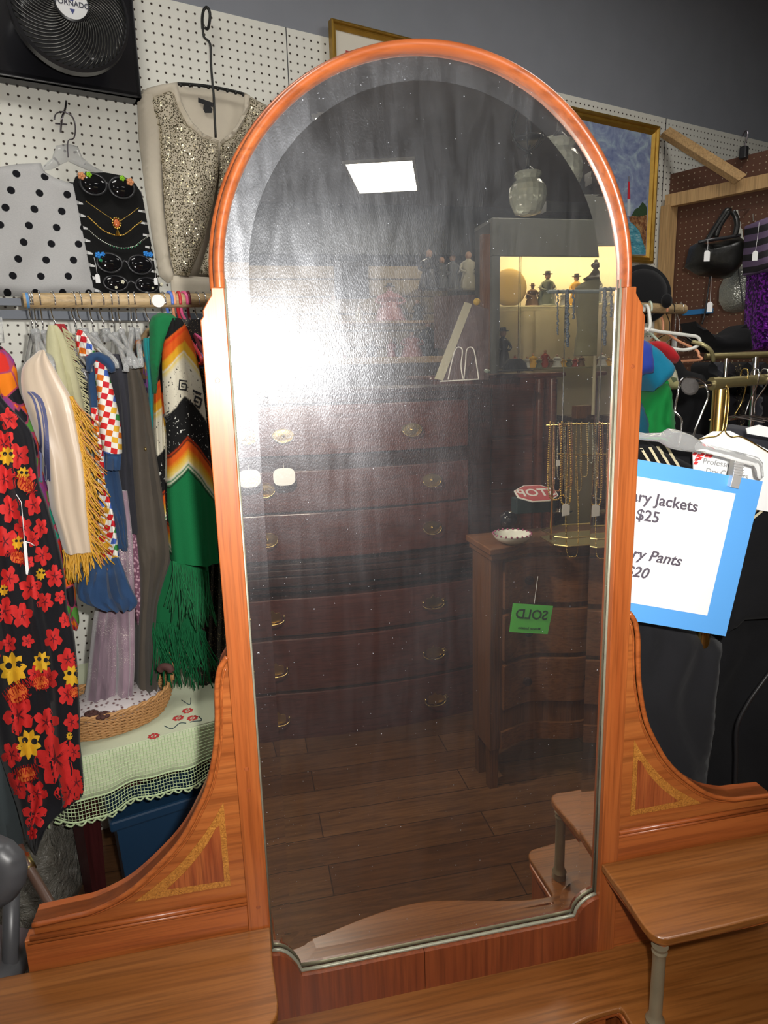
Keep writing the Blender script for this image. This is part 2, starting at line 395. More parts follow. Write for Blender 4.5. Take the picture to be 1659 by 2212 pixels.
t = NT('lit_diffuser'); t.base((.9, .9, .9), .4); t.b.inputs['Emission Color'].default_value = (1, .98, .93, 1); t.b.inputs['Emission Strength'].default_value = 14; M['diff'] = t.m
def troffer(c, ax, sx, sy, label):
    o = thing('ceiling_light', label, 'ceiling light', c)
    mb = MB(); X, Yy = ax
    for s1 in (-1, 1):
        mb.box(Vector(c)+X*(sx/2+.012)*s1+Vector((0, 0, -.012)), (.024, sy+.05, .024), (X, Yy, EZ)); mb.box(Vector(c)+Yy*(sy/2+.012)*s1+Vector((0, 0, -.012)), (sx, .024, .024), (X, Yy, EZ))
    mb.build('frame', M['white'], o); MB().box(Vector(c)+Vector((0, 0, -.008)), (sx, sy, .012), (X, Yy, EZ)).build('diffuser', M['diff'], o); return o
q = [VZ(740, 349, CEIL), VZ(886, 341, CEIL), VZ(904, 405, CEIL), VZ(782, 412, CEIL)]
c = sum(q, Vector())/4; X = ((q[1]-q[0])+(q[2]-q[3])).normalized(); Yy = EZ.cross(X)
sx = ((q[1]-q[0]).length+(q[2]-q[3]).length)/2; sy = ((q[3]-q[0]).length+(q[2]-q[1]).length)/2
print('troffer', c, sx, sy)
troffer(c, (X, Yy), sx, sy, 'lit square ceiling light panel seen bright in the mirror')
for (dx, dy, lab) in ((-1.9, 0, 'added unseen ceiling light panel above the viewer, left of the one the mirror shows'), (0, -2.2, 'added unseen ceiling light panel at the back of the shop'), (-1.9, 2.4, 'added unseen ceiling light panel above the clothes rod'), (.6, 2.9, 'added unseen ceiling light panel above the garment racks')):  # unseen panels added to raise the ambient light
    p = Vector((c.x+dx, c.y+dy, CEIL)); troffer(p, (Vector((1, 0, 0)), Vector((0, 1, 0))), .6, .6, lab)
for (x_, y_, lab) in ((1.35, .45, 'added unseen ceiling light panel high over the dressing table, right side'), (-.75, .1, 'added unseen ceiling light panel high over the dressing table, left side')): troffer(Vector((x_, y_, CEIL)), (Vector((1, 0, 0)), Vector((0, 1, 0))), .6, .6, lab)  # two more unseen panels, added to light fronts the flash only grazes
# ================================================ the dressing table with its tall arched mirror
DR = thing('dressing_table', 'orange wooden dressing table with tall arched mirror, curved inlaid wings and raised side shelves', 'dressing table', (0, .0, 0))
A_, B_ = .28, .3125; ZS = 1.612; ZT = .668; ZD = .488
ZC = ZS+.012; RI = .2786; RO = .2925
def P3(pts, y): return [Vector((a, y, b)) for a, b in pts]
# uprights: plain flat stiles with a shouldered top
for s in (-1, 1):
    out = [(.280, ZD), (B_, ZD), (B_, 1.572), (.3085, 1.577), (.3085, 1.584), (.305, 1.590), (.3005, 1.597), (.2965, 1.603), (.2965, ZS), (.280, ZS)]
    MB().prism(P3([(s*a, b) for a, b in out], 0), (0, .032, 0)).build('upright', M['w_v'], DR, bevel=.0012)
# bent arch: a round-faced steam-bent rail
def arch(r, y, z0=ZC, n=64, ext=.012): 
    a = [Vector((-r, y, z0-ext))] if ext else []
    a += [Vector((-r*math.cos(PI*i/n), y, z0+r*math.sin(PI*i/n)*.988)) for i in range(n+1)]
    return a+([Vector((r, y, z0-ext))] if ext else [])
def band(mb, prof, z0=ZC, ext=.012, n=72):
    """profile [(radius, y)] swept round the arch and closed"""
    rows = [arch(r, y, z0, n, ext) for r, y in prof]; G = [[rows[j][i] for j in range(len(prof))] for i in range(len(rows[0]))]
    mb.grid(G, closed_u=True); m_ = len(prof); base = len(mb.v)-len(G)*m_
    mb.f.append([base+k for k in range(m_)]); mb.f.append([base+(len(G)-1)*m_+k for k in range(m_)]); return mb
RB = (RO-RI)/2
prof = [(RI, .026), (RI, .010), (RI+.0012, .004), (RI+.004, .0006), (RI+.0075, -.0002), (RI+.0105, .0016), (RO-.0014, .0055), (RO, .010), (RO+.0004, .018), (RO-.001, .032), (RI+.004, .034)]
band(MB(), prof).build('arch_rail', M['w_bent'], DR, smooth='auto', ang=1.0)
# a second quarter-round line behind it, seen on the left shoulder
prof = [(RO-.002, .022), (RO+.0035, .0225), (RO+.006, .026), (RO+.006, .036), (RO-.002, .038)]
band(MB(), prof).build('arch_back_rail', M['w_bent'], DR, smooth='auto', ang=1.0)
# apron below the glass with the two scooped corners
ap = [(-.28, ZD), (.28, ZD), (.28, .597), (.271, .5955), (.260, .5905), (.2505, .583), (.2435, .574), (.2405, .564), (.2385, .5615)]
ap += [(x_, .561) for x_ in (.2, .1, 0, -.1, -.2)]+[(-.236, .5625), (-.239, .570), (-.2425, .580), (-.2505, .593), (-.258, .602), (-.268, .609), (-.28, .611)]
for i, (x0, x1) in enumerate(((-.28, -.0345), (-.0335, .28))):
    b = [(x0, ZD), (x1, ZD)]+([(x1, .561)] if x1 < 0 else [])+[p for p in ap[2:] if x0 <= p[0] <= x1]+([(x0, .561)] if x0 > -.1 else [])
    MB().prism(P3(b, .0015), (0, .028, 0)).build('apron_panel', M['w_apron'], DR)
# gilt-grey bead that holds the glass along the apron and right stile
M['bead'] = plain('worn_silver_bead', (.30, .30, .23), .45, .4, nz=.2, ns=120)
top = [Vector((p[0], .012, p[1]+.0015)) for p in ap[2:]]
MB().tube(top, .0030, 8).build('apron_bead', M['bead'], DR, smooth=True)
for s in (-1, 1): MB().tube([(s*.2795, .013, .60), (s*.2795, .013, ZC)], .0022, 8).build('side_bead', M['bead'], DR, smooth=True)
# brown backboard
bk = [(-.30, ZD), (.30, ZD)]+[(.29*math.cos(PI*i/40), ZC+.286*math.sin(PI*i/40)) for i in range(41)]
MB().prism(P3(bk, .024), (0, .006, 0)).build('backboard', M['w_v'], DR)
# ---- the glass: old silvering, hazed by wiping marks
def mirror_mat(nm_, hz_):
    t = NT(nm_); co = t.co(); 
    st = t.noise(t.co(scale=(34, 1, 7), rot=(0, .95, 0)), 1.0, 7, .7, .8); st2 = t.noise(t.co(scale=(34, 1, 4), rot=(0, -.10, 0)), 1.0, 6, .65, .6); cl = t.noise(co, 3.4, 5, .6, .8)
    sz = t.N('SeparateXYZ'); t.t.links.new(co, sz.inputs[0]); up = t.N('MapRange', i_0=sz.outputs[2], i_1=1.2, i_2=1.65).outputs[0]
    stm = t.N('Mix', data_type='FLOAT', i_0=up, i_2=st2, i_3=st).outputs[0]
    fine = t.noise(t.co(scale=(900, 900, 300), rot=(0, .6, 0)), 1, 2)
    smear = t.math('MULTIPLY', t.ramp(stm, [(.34, .42), (.66, 1.)]), t.ramp(cl, [(.3, .35), (.66, 1.)]))
    g0 = t.N('BsdfAnisotropic', i_Color=(.64, .59, .50, 1), i_Roughness=.0)
    g1 = t.N('BsdfAnisotropic', i_Color=(.9, .93, 1, 1), i_Roughness=.155); g2 = t.N('BsdfAnisotropic', i_Color=(.9, .93, 1, 1), i_Roughness=.37)
    bp = t.N('Bump', i_Height=fine, i_Strength=.22, i_Distance=.001); t.t.links.new(bp.outputs[0], g1.inputs['Normal']); t.t.links.new(bp.outputs[0], g2.inputs['Normal'])
    df = t.N('BsdfDiffuse', i_Color=(.8, .84, .9, 1))
    speck = t.ramp(t.noise(co, 330, 1), [(.768, 0.), (.782, 1.)])
    hz = t.N('MixShader', i_0=.62); t.t.links.new(g1.outputs[0], hz.inputs[1]); t.t.links.new(g2.outputs[0], hz.inputs[2])
    dz_ = t.N('MapRange', i_0=sz.outputs[2], i_1=.6, i_2=1.55, i_3=.28, i_4=1.0).outputs[0]
    m1 = t.N('MixShader'); t.put(m1.inputs[0], t.math('MULTIPLY', t.math('MULTIPLY', smear, dz_), hz_)); t.t.links.new(g0.outputs[0], m1.inputs[1]); t.t.links.new(hz.outputs[0], m1.inputs[2])
    m2 = t.N('MixShader'); t.put(m2.inputs[0], t.math('ADD', t.math('MULTIPLY', speck, .35), t.math('MULTIPLY_ADD', smear, .010, .004))); t.t.links.new(m1.outputs[0], m2.inputs[1]); t.t.links.new(df.outputs[0], m2.inputs[2])
    t.t.links.new(m2.outputs[0], t.out.inputs[0]); return t.m
M['mirror'] = mirror_mat('hazed_mirror', .125); M['mirror_b'] = mirror_mat('hazed_bevel', .25)
BV = .0315; TH = .040
def outline(inset):
    r = .2793-inset; z0 = ZC; o = [Vector((r*math.cos(PI*i/64), 0, z0+r*.988*math.sin(PI*i/64))) for i in range(65)]
    lo = [(-1, .6115), (-.965, .6105), (-.93, .605), (-.90, .597), (-.875, .585), (-.86, .573), (-.85, .5625), (-.7, .5615), (-.3, .5612), (0, .561), (.3, .561), (.7, .5612), (.86, .5615), (.872, .572), (.895, .582), (.925, .590), (.965, .5955), (1, .597)]
    return o, [Vector((a*.2793*(1-inset/.2793), 0, b+inset)) for a, b in lo]
def ring(inset, y):
    o, l = outline(inset); return [Vector((p.x, y, p.z)) for p in o+l]
r_out = ring(0, GY-BV*.040); r_in = ring(BV, GY)
mb = MB(); mb.add(r_in, [tuple(range(len(r_in)))]); mb.build('mirror_glass', M['mirror'], DR)
n = len(r_in); mb = MB(); mb.add(r_out+r_in, [(i, (i+1) % n, (i+1) % n+n, i+n) for i in range(n)]); bv = mb.build('bevelled_edge', M['mirror_b'], DR)
# ---- wings
LW = [(.3125, .488), (.625, .488), (.640, .500), (.624, .668), (.624, .708), (.614, .716), (.612, .743)]
CURVE = [(.612, .7435), (.560, .747), (.528, .750), (.480, .769), (.431, .808), (.398, .843), (.375, .880), (.353, .925), (.338, .985), (.3325, 1.03), (.330, 1.07), (.3255, 1.096), (.3205, 1.108), (.3125, 1.119)]
cv = cr([Vector((a, 0, b)) for a, b in CURVE], 5)
for s in (-1, 1):
    face = [Vector((.3125, 0, .716)), Vector((.612, 0, .716))]+cv
    f2 = [Vector((s*p.x, .006, p.z)) for p in face]
    MB().prism(f2, (0, .022, 0)).build('wing', M['w_ven'], DR)
    # rounded moulding following the scooped top edge
    inner = [Vector((s*(p.x), .003, p.z-.003)) for p in cv]
    mb = MB(); mb.tube(inner, .0042, 8); mb.tube([q_+Vector((s*-.006, .0025, -.006)) for q_ in inner[:-6]], .0016, 6); mb.build('edge_moulding', M['w_h'], DR, smooth=True)
    MB().prism([Vector((s*p.x, .006, p.z)) for p in (cv+[q_+Vector((-.004, 0, -.004)) for q_ in reversed(cv)])], (0, .034, 0)).build('wing_cap', M['w_bent'], DR)
    # flat rail below, with a bead between
    MB().prism([Vector((s*a, .003, b)) for a, b in ((.3125, ZD), (.626, ZD), (.626, .716), (.3125, .716))], (0, .024, 0)).build('lower_rail', M['w_h'], DR, bevel=.001)
    mb = MB(); mb.tube([(s*.3125, .002, .7205), (s*.617, .002, .7205)], .0042, 8); mb.tube([(s*.3125, .003, .7125), (s*.621, .003, .7125)], .003, 8); mb.build('rail_bead', M['w_h'], DR, smooth=True)
    # inlaid triangle: curved hypotenuse, burl border, striped field
    hyp = cr([Vector((.3345, 0, .889)), Vector((.352, 0, .860)), Vector((.378, 0, .826)), Vector((.415, 0, .788)), Vector((.472, 0, .7475))], 6)
    tri = [Vector((.3345, 0, .7475))]+hyp
    MB().prism([Vector((s*p.x, .0048, p.z)) for p in tri], (0, .0012, 0)).build('burl_inlay', M['w_burl'], DR)
    tri2 = [Vector((.343, 0, .758)), Vector((.343, 0, .852))]+cr([Vector((.349, 0, .848)), Vector((.366, 0, .820)), Vector((.395, 0, .787)), Vector((.426, 0, .760))], 5)
    MB().prism([Vector((s*p.x, .0038, p.z)) for p in tri2], (0, .0012, 0)).build('striped_inlay', M['w_inlay'], DR)
    # raised side shelf with rounded front corner
    def rc(cx, cy, r, a0, a1, n=8): return [Vector((cx+r*math.cos(a0+(a1-a0)*i/n), cy+r*math.sin(a0+(a1-a0)*i/n), 0)) for i in range(n+1)]
    sh = [Vector((.2805, .0, 0)), Vector((.2795, -.07, 0)), Vector((.2755, -.130, 0))]+rc(.2985, -.142, .022, PI, 1.5*PI)+[Vector((.40, -.163, 0)), Vector((.48, -.160, 0)), Vector((.56, -.143, 0)), Vector((.62, -.118, 0)), Vector((.66, -.085, 0)), Vector((.68, -.04, 0)), Vector((.68, 0.0, 0))]
    MB().prism([Vector((s*p.x, p.y, ZT)) for p in sh], (0, 0, -.014)).build('side_shelf', M['w_top'], DR, bevel=.003, seg=3)
    sh2 = [Vector((.288, .0, 0)), Vector((.287, -.135, 0)), Vector((.30, -.150, 0)), Vector((.48, -.148, 0)), Vector((.56, -.13, 0)), Vector((.64, -.08, 0)), Vector((.66, 0, 0))]
    MB().prism([Vector((s*p.x, p.y, ZT-.014)) for p in sh2], (0, 0, -.016)).build('shelf_rail', M['w_h'], DR, bevel=.001)
    M['col'] = plain('bronzed_column', (.24, .20, .13), .4, .35, nz=.25, ns=25)
    for cx, cy in ((.297, -.145), (.640, -.060)):
        prof = [(.013, 0), (.014, .004), (.0125, .010), (.0145, .015), (.0115, .020), (.0098, .026), (.0096, .125), (.0098, .134), (.0118, .140), (.0105, .144), (.0125, .150)]
        MB().lathe((s*cx, cy, ZD), prof, 20).build('column', M['col'], DR, smooth='auto')
# low deck: serpentine centre between two deeper side bays
def mir_pts(half): return half+[Vector((-p.x, p.y, p.z)) for p in reversed(half)]
cen = cr([Vector((-.262, -.104, 0)), Vector((-.20, -.116, 0)), Vector((-.11, -.138, 0)), Vector((-.04, -.149, 0)), Vector((.02, -.149, 0)), Vector((.08, -.138, 0)), Vector((.15, -.120, 0)), Vector((.21, -.107, 0)), Vector((.262, -.104, 0))], 6)
bay = [Vector((.264, -.11, 0)), Vector((.262, -.20, 0))]+rc(.288, -.210, .026, PI, 1.5*PI)+[Vector((.34, -.243, 0)), Vector((.45, -.248, 0)), Vector((.58, -.235, 0)), Vector((.68, -.19, 0)), Vector((.72, -.12, 0)), Vector((.72, .03, 0))]
deck = [Vector((-p.x, p.y, 0)) for p in reversed(bay)]+cen+bay
MB().prism([Vector((p.x, p.y, ZD)) for p in deck], (0, 0, -.011)).build('deck', M['w_top'], DR, bevel=.003, seg=3)
d2 = [Vector((p.x*.992, p.y*.955 if p.y < 0 else p.y, ZD-.011)) for p in deck]
MB().prism(d2, (0, 0, -.012)).build('deck_moulding', M['w_h'], DR, bevel=.003)
# cases below
d3 = [Vector((p.x*.98, p.y*.9 if p.y < 0 else p.y, ZD-.023)) for p in deck]
ctr = [p for p in d3 if abs(p.x) < .262]
MB().prism([Vector((-.25, .02, ZD-.023))]+[p for p in ctr if abs(p.x) < .25]+[Vector((.25, .02, ZD-.023))], (0, 0, -.10)).build('centre_drawer_case', M['w_h'], DR)
for s in (-1, 1):
    side = [Vector((s*a, b, ZD-.023)) for a, b in ((.27, .02), (.27, -.215), (.45, -.225), (.58, -.21), (.68, -.15), (.70, .02))]
    MB().prism(side, (0, 0, -.385)).build('side_case', M['w_v'], DR, bevel=.002)
    for k in range(2):
        z1 = ZD-.05-k*.17; dr = MB().prism([Vector((s*a, b-.006, z1)) for a, b in ((.29, -.216), (.45, -.225), (.57, -.2115), (.57, -.19), (.29, -.19))], (0, 0, -.15)).build('drawer', M['w_apron'], DR, bevel=.002)
        for kx in (.36, .50): MB().lathe((s*kx, -.228, z1-.075), [(.004, 0), (.004, .012), (.011, .018), (.009, .026), (.001, .028)], 14, (Vector((1, 0, 0)), EZ, -EY)).build('knob', M['oldbrass'], dr, smooth='auto')
    for lx, ly in ((.29, 0), (.66, 0), (.29, -.195), (.64, -.15)):
        MB().tube([(s*lx, ly, 0), (s*lx, ly, .08)], [.013, .02], 12).build('leg', M['w_v'], DR, smooth=True)
for k in (-.1, .1): MB().lathe((k, -.132, ZD-.07), [(.004, 0), (.004, .012), (.011, .018), (.009, .026), (.001, .028)], 14, (Vector((1, 0, 0)), EZ, -EY)).build('knob', M['oldbrass'], DR, smooth='auto')
# screws / plugs in the stiles
for x_, z_ in ((-.297, 1.497), (-.2975, .94), (-.297, .905), (-.296, .705), (.296, 1.50)):
    MB().lathe((x_, .0002, z_), [(.0034, 0), (.0030, .0008)], 12, (Vector((1, 0, 0)), EZ, -EY)).build('plug', M['w_inlay'], DR)
# ================================================ things hung on the white pegboard
# --- black panel and round fan
def wrect(x0, y0, x1, y1, off):   # world rectangle on a wall plane from two photo corners
    a, b = W(x0, y0, off), W(x1, y1, off); return a, b
PO = .09
a = W(310, 205, PO); zb = a.z; sR = a.dot(WT); M['gblack'] = plain('gloss_black', (.010, .010, .012), .16, nz=0); M['gloss2'] = plain('smoked_black', (.02, .02, .022), .3)
o = thing('wall_panel', 'square glossy black panel on the pegboard behind the round fan', 'panel', a-WT*.3)
c = a-WT*.32+EZ*.32+WN*.035
MB().box(c, (.64, .02, .64), (WT, WN, EZ)).build('board', M['gblack'], o, bevel=.004)
mb = MB()
for d_, e_ in ((WT, EZ), (EZ, WT)):
    for s in (-1, 1):
        if d_ is WT: mb.box(c+WT*.313*s+WN*.02, (.014, .06, .64), (WT, WN, EZ))
        else: mb.box(c+EZ*.313*s+WN*.02, (.64, .06, .014), (WT, WN, EZ))
mb.build('rim', M['gloss2'], o, bevel=.002)
fo = .235; fc = W(151, 20, fo); FX = W(268, 20, fo); FRr = (FX-fc).length
fan = thing('fan', 'round black wall fan with spiral grille and white hub badge', 'fan', fc+WN*.07-EZ*.16)
axf = (WT, EZ, -WN)
M['grille'] = plain('grille_dark_metal', (.06, .06, .055), .25, .5)
prof = [(FRr*1.0, -.035), (FRr*1.04, -.03), (FRr*1.05, .0), (FRr*1.0, .006), (FRr*.985, 0), (FRr*.985, -.03)]
MB().lathe(fc, prof, 64, axf).build('rim', M['gloss2'], fan, smooth='auto')
mb = MB(); NR = 56
for k in range(NR):
    a0 = 2*PI*k/NR; pts = []
    for i in range(15):
        u = i/14; r = FRr*(.235+.75*u); aa = a0-1.15*u**1.1; h = .030*math.cos(u*PI/2)**.6+.0 if u < 1 else 0
        pts.append(fc+WT*(r*math.cos(aa))+EZ*(r*math.sin(aa))-WN*h)
    mb.tube(pts, .0016, 5)
g = mb.build('spiral_grille', M['grille'], fan, smooth=True)
MB().lathe(fc, [(.001, .036), (.036, .036), (.041, .033), (.0425, .026), (.0425, .0)][::-1], 40, axf).build('hub_ring', M['black'], fan, smooth='auto')
hub = MB().lathe(fc, [(.037, .0345), (.0372, .0372), (.030, .0385), (.001, .039)], 40, axf).build('hub_badge', plain('badge_silver', (.62, .62, .62), .35), fan, smooth='auto')
M['ink'] = plain('dark_ink', (.03, .03, .05), .6); M['inkb'] = plain('blue_ink', (.03, .04, .16), .6)
text_mb('VORNADO', .0165, fc-WN*.0392-EZ*.004, WT, EZ, -WN, bold=True).build('lettering', M['ink'], hub)
mb = MB()
mb.prism([fc-WN*.0392+WT*x_+EZ*z_ for x_, z_ in ((-.006, -.016), (.006, -.016), (0, -.027))], -WN*.0005)
mb.prism([fc-WN*.0392+WT*x_+EZ*z_ for x_, z_ in ((-.017, .024), (-.009, .024), (0, .006), (.009, .024), (.017, .024), (.004, .002), (-.004, .002))], -WN*.0005)
mb.build('emblem', M['inkb'], hub)
mb = MB()
for k in range(3):
    a0 = 2*PI*k/3+.5; G = []
    for i in range(7):
        r = FRr*(.2+.68*i/6); G.append([fc+WN*(.02+.03*(j/4))+WT*(r*math.cos(a0+(j/4)*1.1+i*.08))+EZ*(r*math.sin(a0+(j/4)*1.1+i*.08)) for j in range(5)])
    mb.grid(G)
b_ = mb.build('blade', M['gloss2'], fan, smooth=True); md = b_.modifiers.new('s', 'SOLIDIFY'); md.thickness = .003
MB().lathe(fc+WN*.05, [(FRr*.98, 0), (FRr*.9, -.03), (FRr*.5, -.07), (.05, -.09), (.001, -.09)], 48, axf).build('housing', M['gloss2'], fan, smooth='auto')
MB().tube([fc+WN*.13, fc+WN*.20-EZ*.02], .018, 10).build('mount', M['black'], fan)
# --- sweater with dots on a clear hanger, on a double peg hook
M['wiredark'] = metal('grey_steel_wire', (.22, .2, .22), .3)
hk = thing('peg_hook', 'steel peg hook holding the clear hanger of the dotted sweater', 'hook', W(140, 262, 0))
MB().tube(cr([W(143, 218, .01), W(141, 235, .03), W(134, 256, .05), W(131, 285, .01)], 4), .0028, 8).build('prong', M['wiredark'], hk, smooth=True)
MB().tube([W(119, 267, .012), W(145, 269, .012)], .0022, 6).build('crossbar', M['wiredark'], hk)
h = thing('coat_hanger', 'clear plastic hanger carrying the grey sweater with black dots', 'hanger', W(147, 345, .05))
MB().tube(cr([W(118, 258, .055), W(121, 246, .055), W(136, 241, .055), W(155, 250, .055), W(163, 272, .055), W(160, 298, .055), W(147, 305, .055), W(147, 340, .055)], 4), .0016, 6).build('hook', M['wiredark'], h, smooth=True)
cush('shoulders', [(122, 314), (146, 310), (168, 316), (178, 340), (200, 358), (226, 372), (223, 380), (186, 366), (147, 348), (112, 366), (93, 368), (90, 360), (112, 342)], PL(.045), .006, M['clear'], h, step=7, edge=5)
t = NT('grey_jersey_black_dots'); uv = t.N('UVMap').outputs[0]; sp = t.N('SeparateXYZ'); t.t.links.new(uv, sp.inputs[0])
# lattice a=(.0505,-.042) b=(-.0185,-.044)
ax_, ay_, bx_, by_ = .0515, -.0425, -.0185, -.0445; det = ax_*by_-bx_*ay_
la = t.math('MULTIPLY_ADD', sp.outputs[0], by_/det, t.math('MULTIPLY', sp.outputs[1], -bx_/det)); lb = t.math('MULTIPLY_ADD', sp.outputs[0], -ay_/det, t.math('MULTIPLY', sp.outputs[1], ax_/det))
la = t.N('Math', operation='MULTIPLY_ADD', i_0=sp.outputs[0], i_1=by_/det, i_2=t.math('MULTIPLY_ADD' if False else 'MULTIPLY', sp.outputs[1], -bx_/det)).outputs[0]
lb = t.N('Math', operation='MULTIPLY_ADD', i_0=sp.outputs[0], i_1=-ay_/det, i_2=t.math('MULTIPLY', sp.outputs[1], ax_/det)).outputs[0]
fa = t.math('SUBTRACT', t.math('FRACT', t.math('ADD', la, 20.3)), .5); fb = t.math('SUBTRACT', t.math('FRACT', t.math('ADD', lb, 20.6)), .5)
dx = t.math('ADD', t.math('MULTIPLY', fa, ax_), t.math('MULTIPLY', fb, bx_)); dz = t.math('ADD', t.math('MULTIPLY', fa, ay_), t.math('MULTIPLY', fb, by_))
d_ = t.math('SQRT', t.math('ADD', t.math('MULTIPLY', dx, dx), t.math('MULTIPLY', dz, dz)))
f = t.ramp(t.math('DIVIDE', d_, .02), [(.46, 1.), (.52, 0.)]); nz = t.noise(t.co(scale=(1, 1, 4)), 260, 2); base = t.mix(nz, (.40, .40, .40), (.56, .55, .54))
t.base(t.mix(f, base, (.012, .012, .014)), .95, 0, .1); t.bump(nz, .2, .001); M['dots'] = t.m
sw = tag(cush('sweater', [(-40, 372), (0, 360), (40, 354), (88, 352), (98, 372), (118, 384), (145, 393), (160, 394), (200, 400), (250, 385), (285, 398), (306, 414), (318, 480), (330, 560), (338, 640), (200, 640), (60, 640), (-40, 640)], PL(.035), .028, M['dots'], step=11, edge=16, folds=150, amp=.006),
         'light grey sweater with black dots hanging on the pegboard', 'sweater')
# --- notched black jewellery card
card = []
Lx = lambda y: 158+(y-395)*.195; Rx = lambda y: 306+(y-415)*.185
left = []; y = 415
while y < 628: left += [(Lx(y), y), (Lx(y+17), y+17), (Lx(y+17)+14, y+23), (Lx(y+17)+15, y+27), (Lx(y+27)-1, y+26)]; y += 27
right = []; y = 440
while y < 622: right += [(Rx(y), y), (Rx(y+14), y+14), (Rx(y+14)-14, y+12), (Rx(y+14)-14, y+17), (Rx(y+19), y+20)]; y += 26
poly = [(158, 398), (163, 382), (185, 374), (225, 372), (262, 379), (292, 396), (305, 416)]+right+[(346, 636), (205, 636)]+left[::-1]
jc = MB(); jc.prism([W(a, b, .078) for a, b in poly], WN*.004); M['velvet'] = cloth('black_velvet', (.006, .006, .006), sheen=.15)
jc = tag(jc.build('jewellery_card', M['velvet']), 'black notched display card of necklaces and sunglasses over the dotted sweater', 'display card')
mb = MB(); mb.prism([W(a, b, .0735) for a, b in ((163, 400), (185, 385), (262, 388), (300, 415), (341, 636), (207, 636))], WN*.003); pc = mb.build('backing_card', M['paper'], jc)
def glasses(p1, p2, rx, ry, label, lensm, framem, deco, off=.095):
    c1, c2 = W(*p1, off), W(*p2, off); o = thing('sunglasses', label, 'sunglasses', (c1+c2)/2); s = (c1-W(p1[0]+rx, p1[1], off)).length
    for c_ in (c1, c2):
        g_ = MB().ball(c_, s, 20, 8, (1, .25, ry/rx), (WT, WN, EZ)).build('lens', lensm, o, smooth=True)
        MB().tube([c_+WT*(s*1.02*math.cos(2*PI*i/24))+EZ*(s*ry/rx*1.02*math.sin(2*PI*i/24)) for i in range(24)], s*.12, 6, closed=True).build('rim', framem, o, smooth=True)
    d1 = (c2-c1).normalized(); MB().tube(cr([c1+d1*s, (c1+c2)/2+EZ*s*.25, c2-d1*s], 4), s*.12, 6).build('bridge', framem, o, smooth=True)
    for c_, sg in ((c1, -1), (c2, 1)): MB().tube([c_+d1*sg*s, c_+d1*sg*s*1.12+WN*.015, c_+d1*sg*s*1.0+WN*.02-EZ*.005], s*.1, 6).build('temple', framem, o)
    for (dx_, dy_, rr, m_) in deco:
        q = W(dx_, dy_, off+.006); mb = MB()
        for k in range(5): mb.ball(q+WT*(rr*.8*math.cos(k*1.257))+EZ*(rr*.8*math.sin(k*1.257)), rr*.6, 8, 5)
        mb.ball(q-WN*rr*.3, rr*.5, 8, 5); mb.build('flower', m_, o, smooth=True)
    return o
M['lens'] = plain('black_lens', (.006, .006, .007), .05); M['lime'] = plain('lime_green', (.25, .55, .02), .5); M['peach'] = plain('peach_enamel', (.65, .28, .12), .4); M['azure'] = plain('azure_blue', (.03, .25, .7), .4); M['ivory'] = plain('ivory_flower', (.75, .72, .55), .5); M['greenj'] = plain('green_enamel', (.02, .25, .1), .35)
glasses((202, 398), (263, 406), 27, 22, 'black sunglasses with green and peach flower ornaments on the card', M['lens'], M['gloss2'], ((192, 377, .006, M['lime']), (264, 385, .006, M['lime']), (176, 380, .008, M['peach']), (281, 393, .008, M['peach'])))
glasses((237, 568), (303, 572), 26, 20, 'black sunglasses with blue flowers near the lower edge of the card', M['lens'], M['gloss2'], ((212, 551, .007, M['azure']), (222, 549, .005, M['azure']), (217, 562, .004, M['greenj']), (315, 548, .006, M['azure']), (325, 550, .006, M['azure'])))
glasses((250, 612), (318, 616), 25, 16, 'black sunglasses with white flowers at the card foot above the rod', M['lens'], M['gloss2'], ((265, 609, .0045, M['ivory']), (251, 621, .0035, M['ivory']), (349, 614, .004, M['ivory']), (330, 622, .003, M['ivory'])), off=.088)
def beads(name, pts, off, r, m, label, cat='necklace', every=.0032, pend=None, group=None, seed=1, mats=None):
    P = cr([W(a, b, off) for a, b in pts], 8); mb = MB(); d_ = 0; last = P[0]; out = [P[0]]
    for p in P[1:]:
        while (p-last).length >= every: last = last+(p-last).normalized()*every; out.append(last.copy())
    for p in out: mb.ball(p, r, 6, 4)
    o = mb.build(name, m, smooth=True); tag(o, label, cat, group)
    if pend:
        c_ = W(*pend[0], off+.004); pb = MB(); s_ = pend[1]
        for k in range(12): pb.ball(c_+WT*(s_*math.cos(k*PI/6))+EZ*(s_*1.3*math.sin(k*PI/6)), s_*.3, 6, 4)
        pb.build('pendant_frame', m, o, smooth=True); MB().ball(c_, s_*.75, 12, 6, (1, .4, 1.3), (WT, WN, EZ)).build('pendant_stone', pend[2], o, smooth=True)
        tm = MB()
        for k in range(-3, 4): tm.tube([c_-EZ*s_*1.4, c_-EZ*(s_*1.4+.018)+WT*k*.0022], .0009, 5)
        tm.build('tassel', m, o)
    return o
M['gold'] = metal('bright_gold', (.85, .6, .16), .2); M['silver'] = metal('tarnished_silver', (.6, .62, .55), .25)
beads('necklace', [(186, 435), (215, 455), (243, 474), (252, 480), (262, 476), (285, 460), (300, 448)], .092, .0012, M['gold'], 'thin gold rope necklace with round pendant, uppermost on the black card', pend=((252, 482), .011, plain('amber_stone', (.6, .15, .05), .15)), every=.002)
beads('necklace', [(190, 468), (205, 482), (222, 497), (238, 505), (256, 509), (272, 505), (290, 490), (306, 478)], .09, .0026, M['gold'], 'thick gold bead necklace below the pendant on the black card', every=.0045)
nk = beads('necklace', [(193, 498), (215, 517), (240, 530), (265, 536), (290, 532), (305, 521), (318, 512)], .09, .0026, M['silver'], 'silver and green link necklace, lowest on the black card', every=.005)
beads('stones', [(238, 531), (265, 538), (292, 533), (305, 522)], .0935, .0022, M['greenj'], '', every=.010)
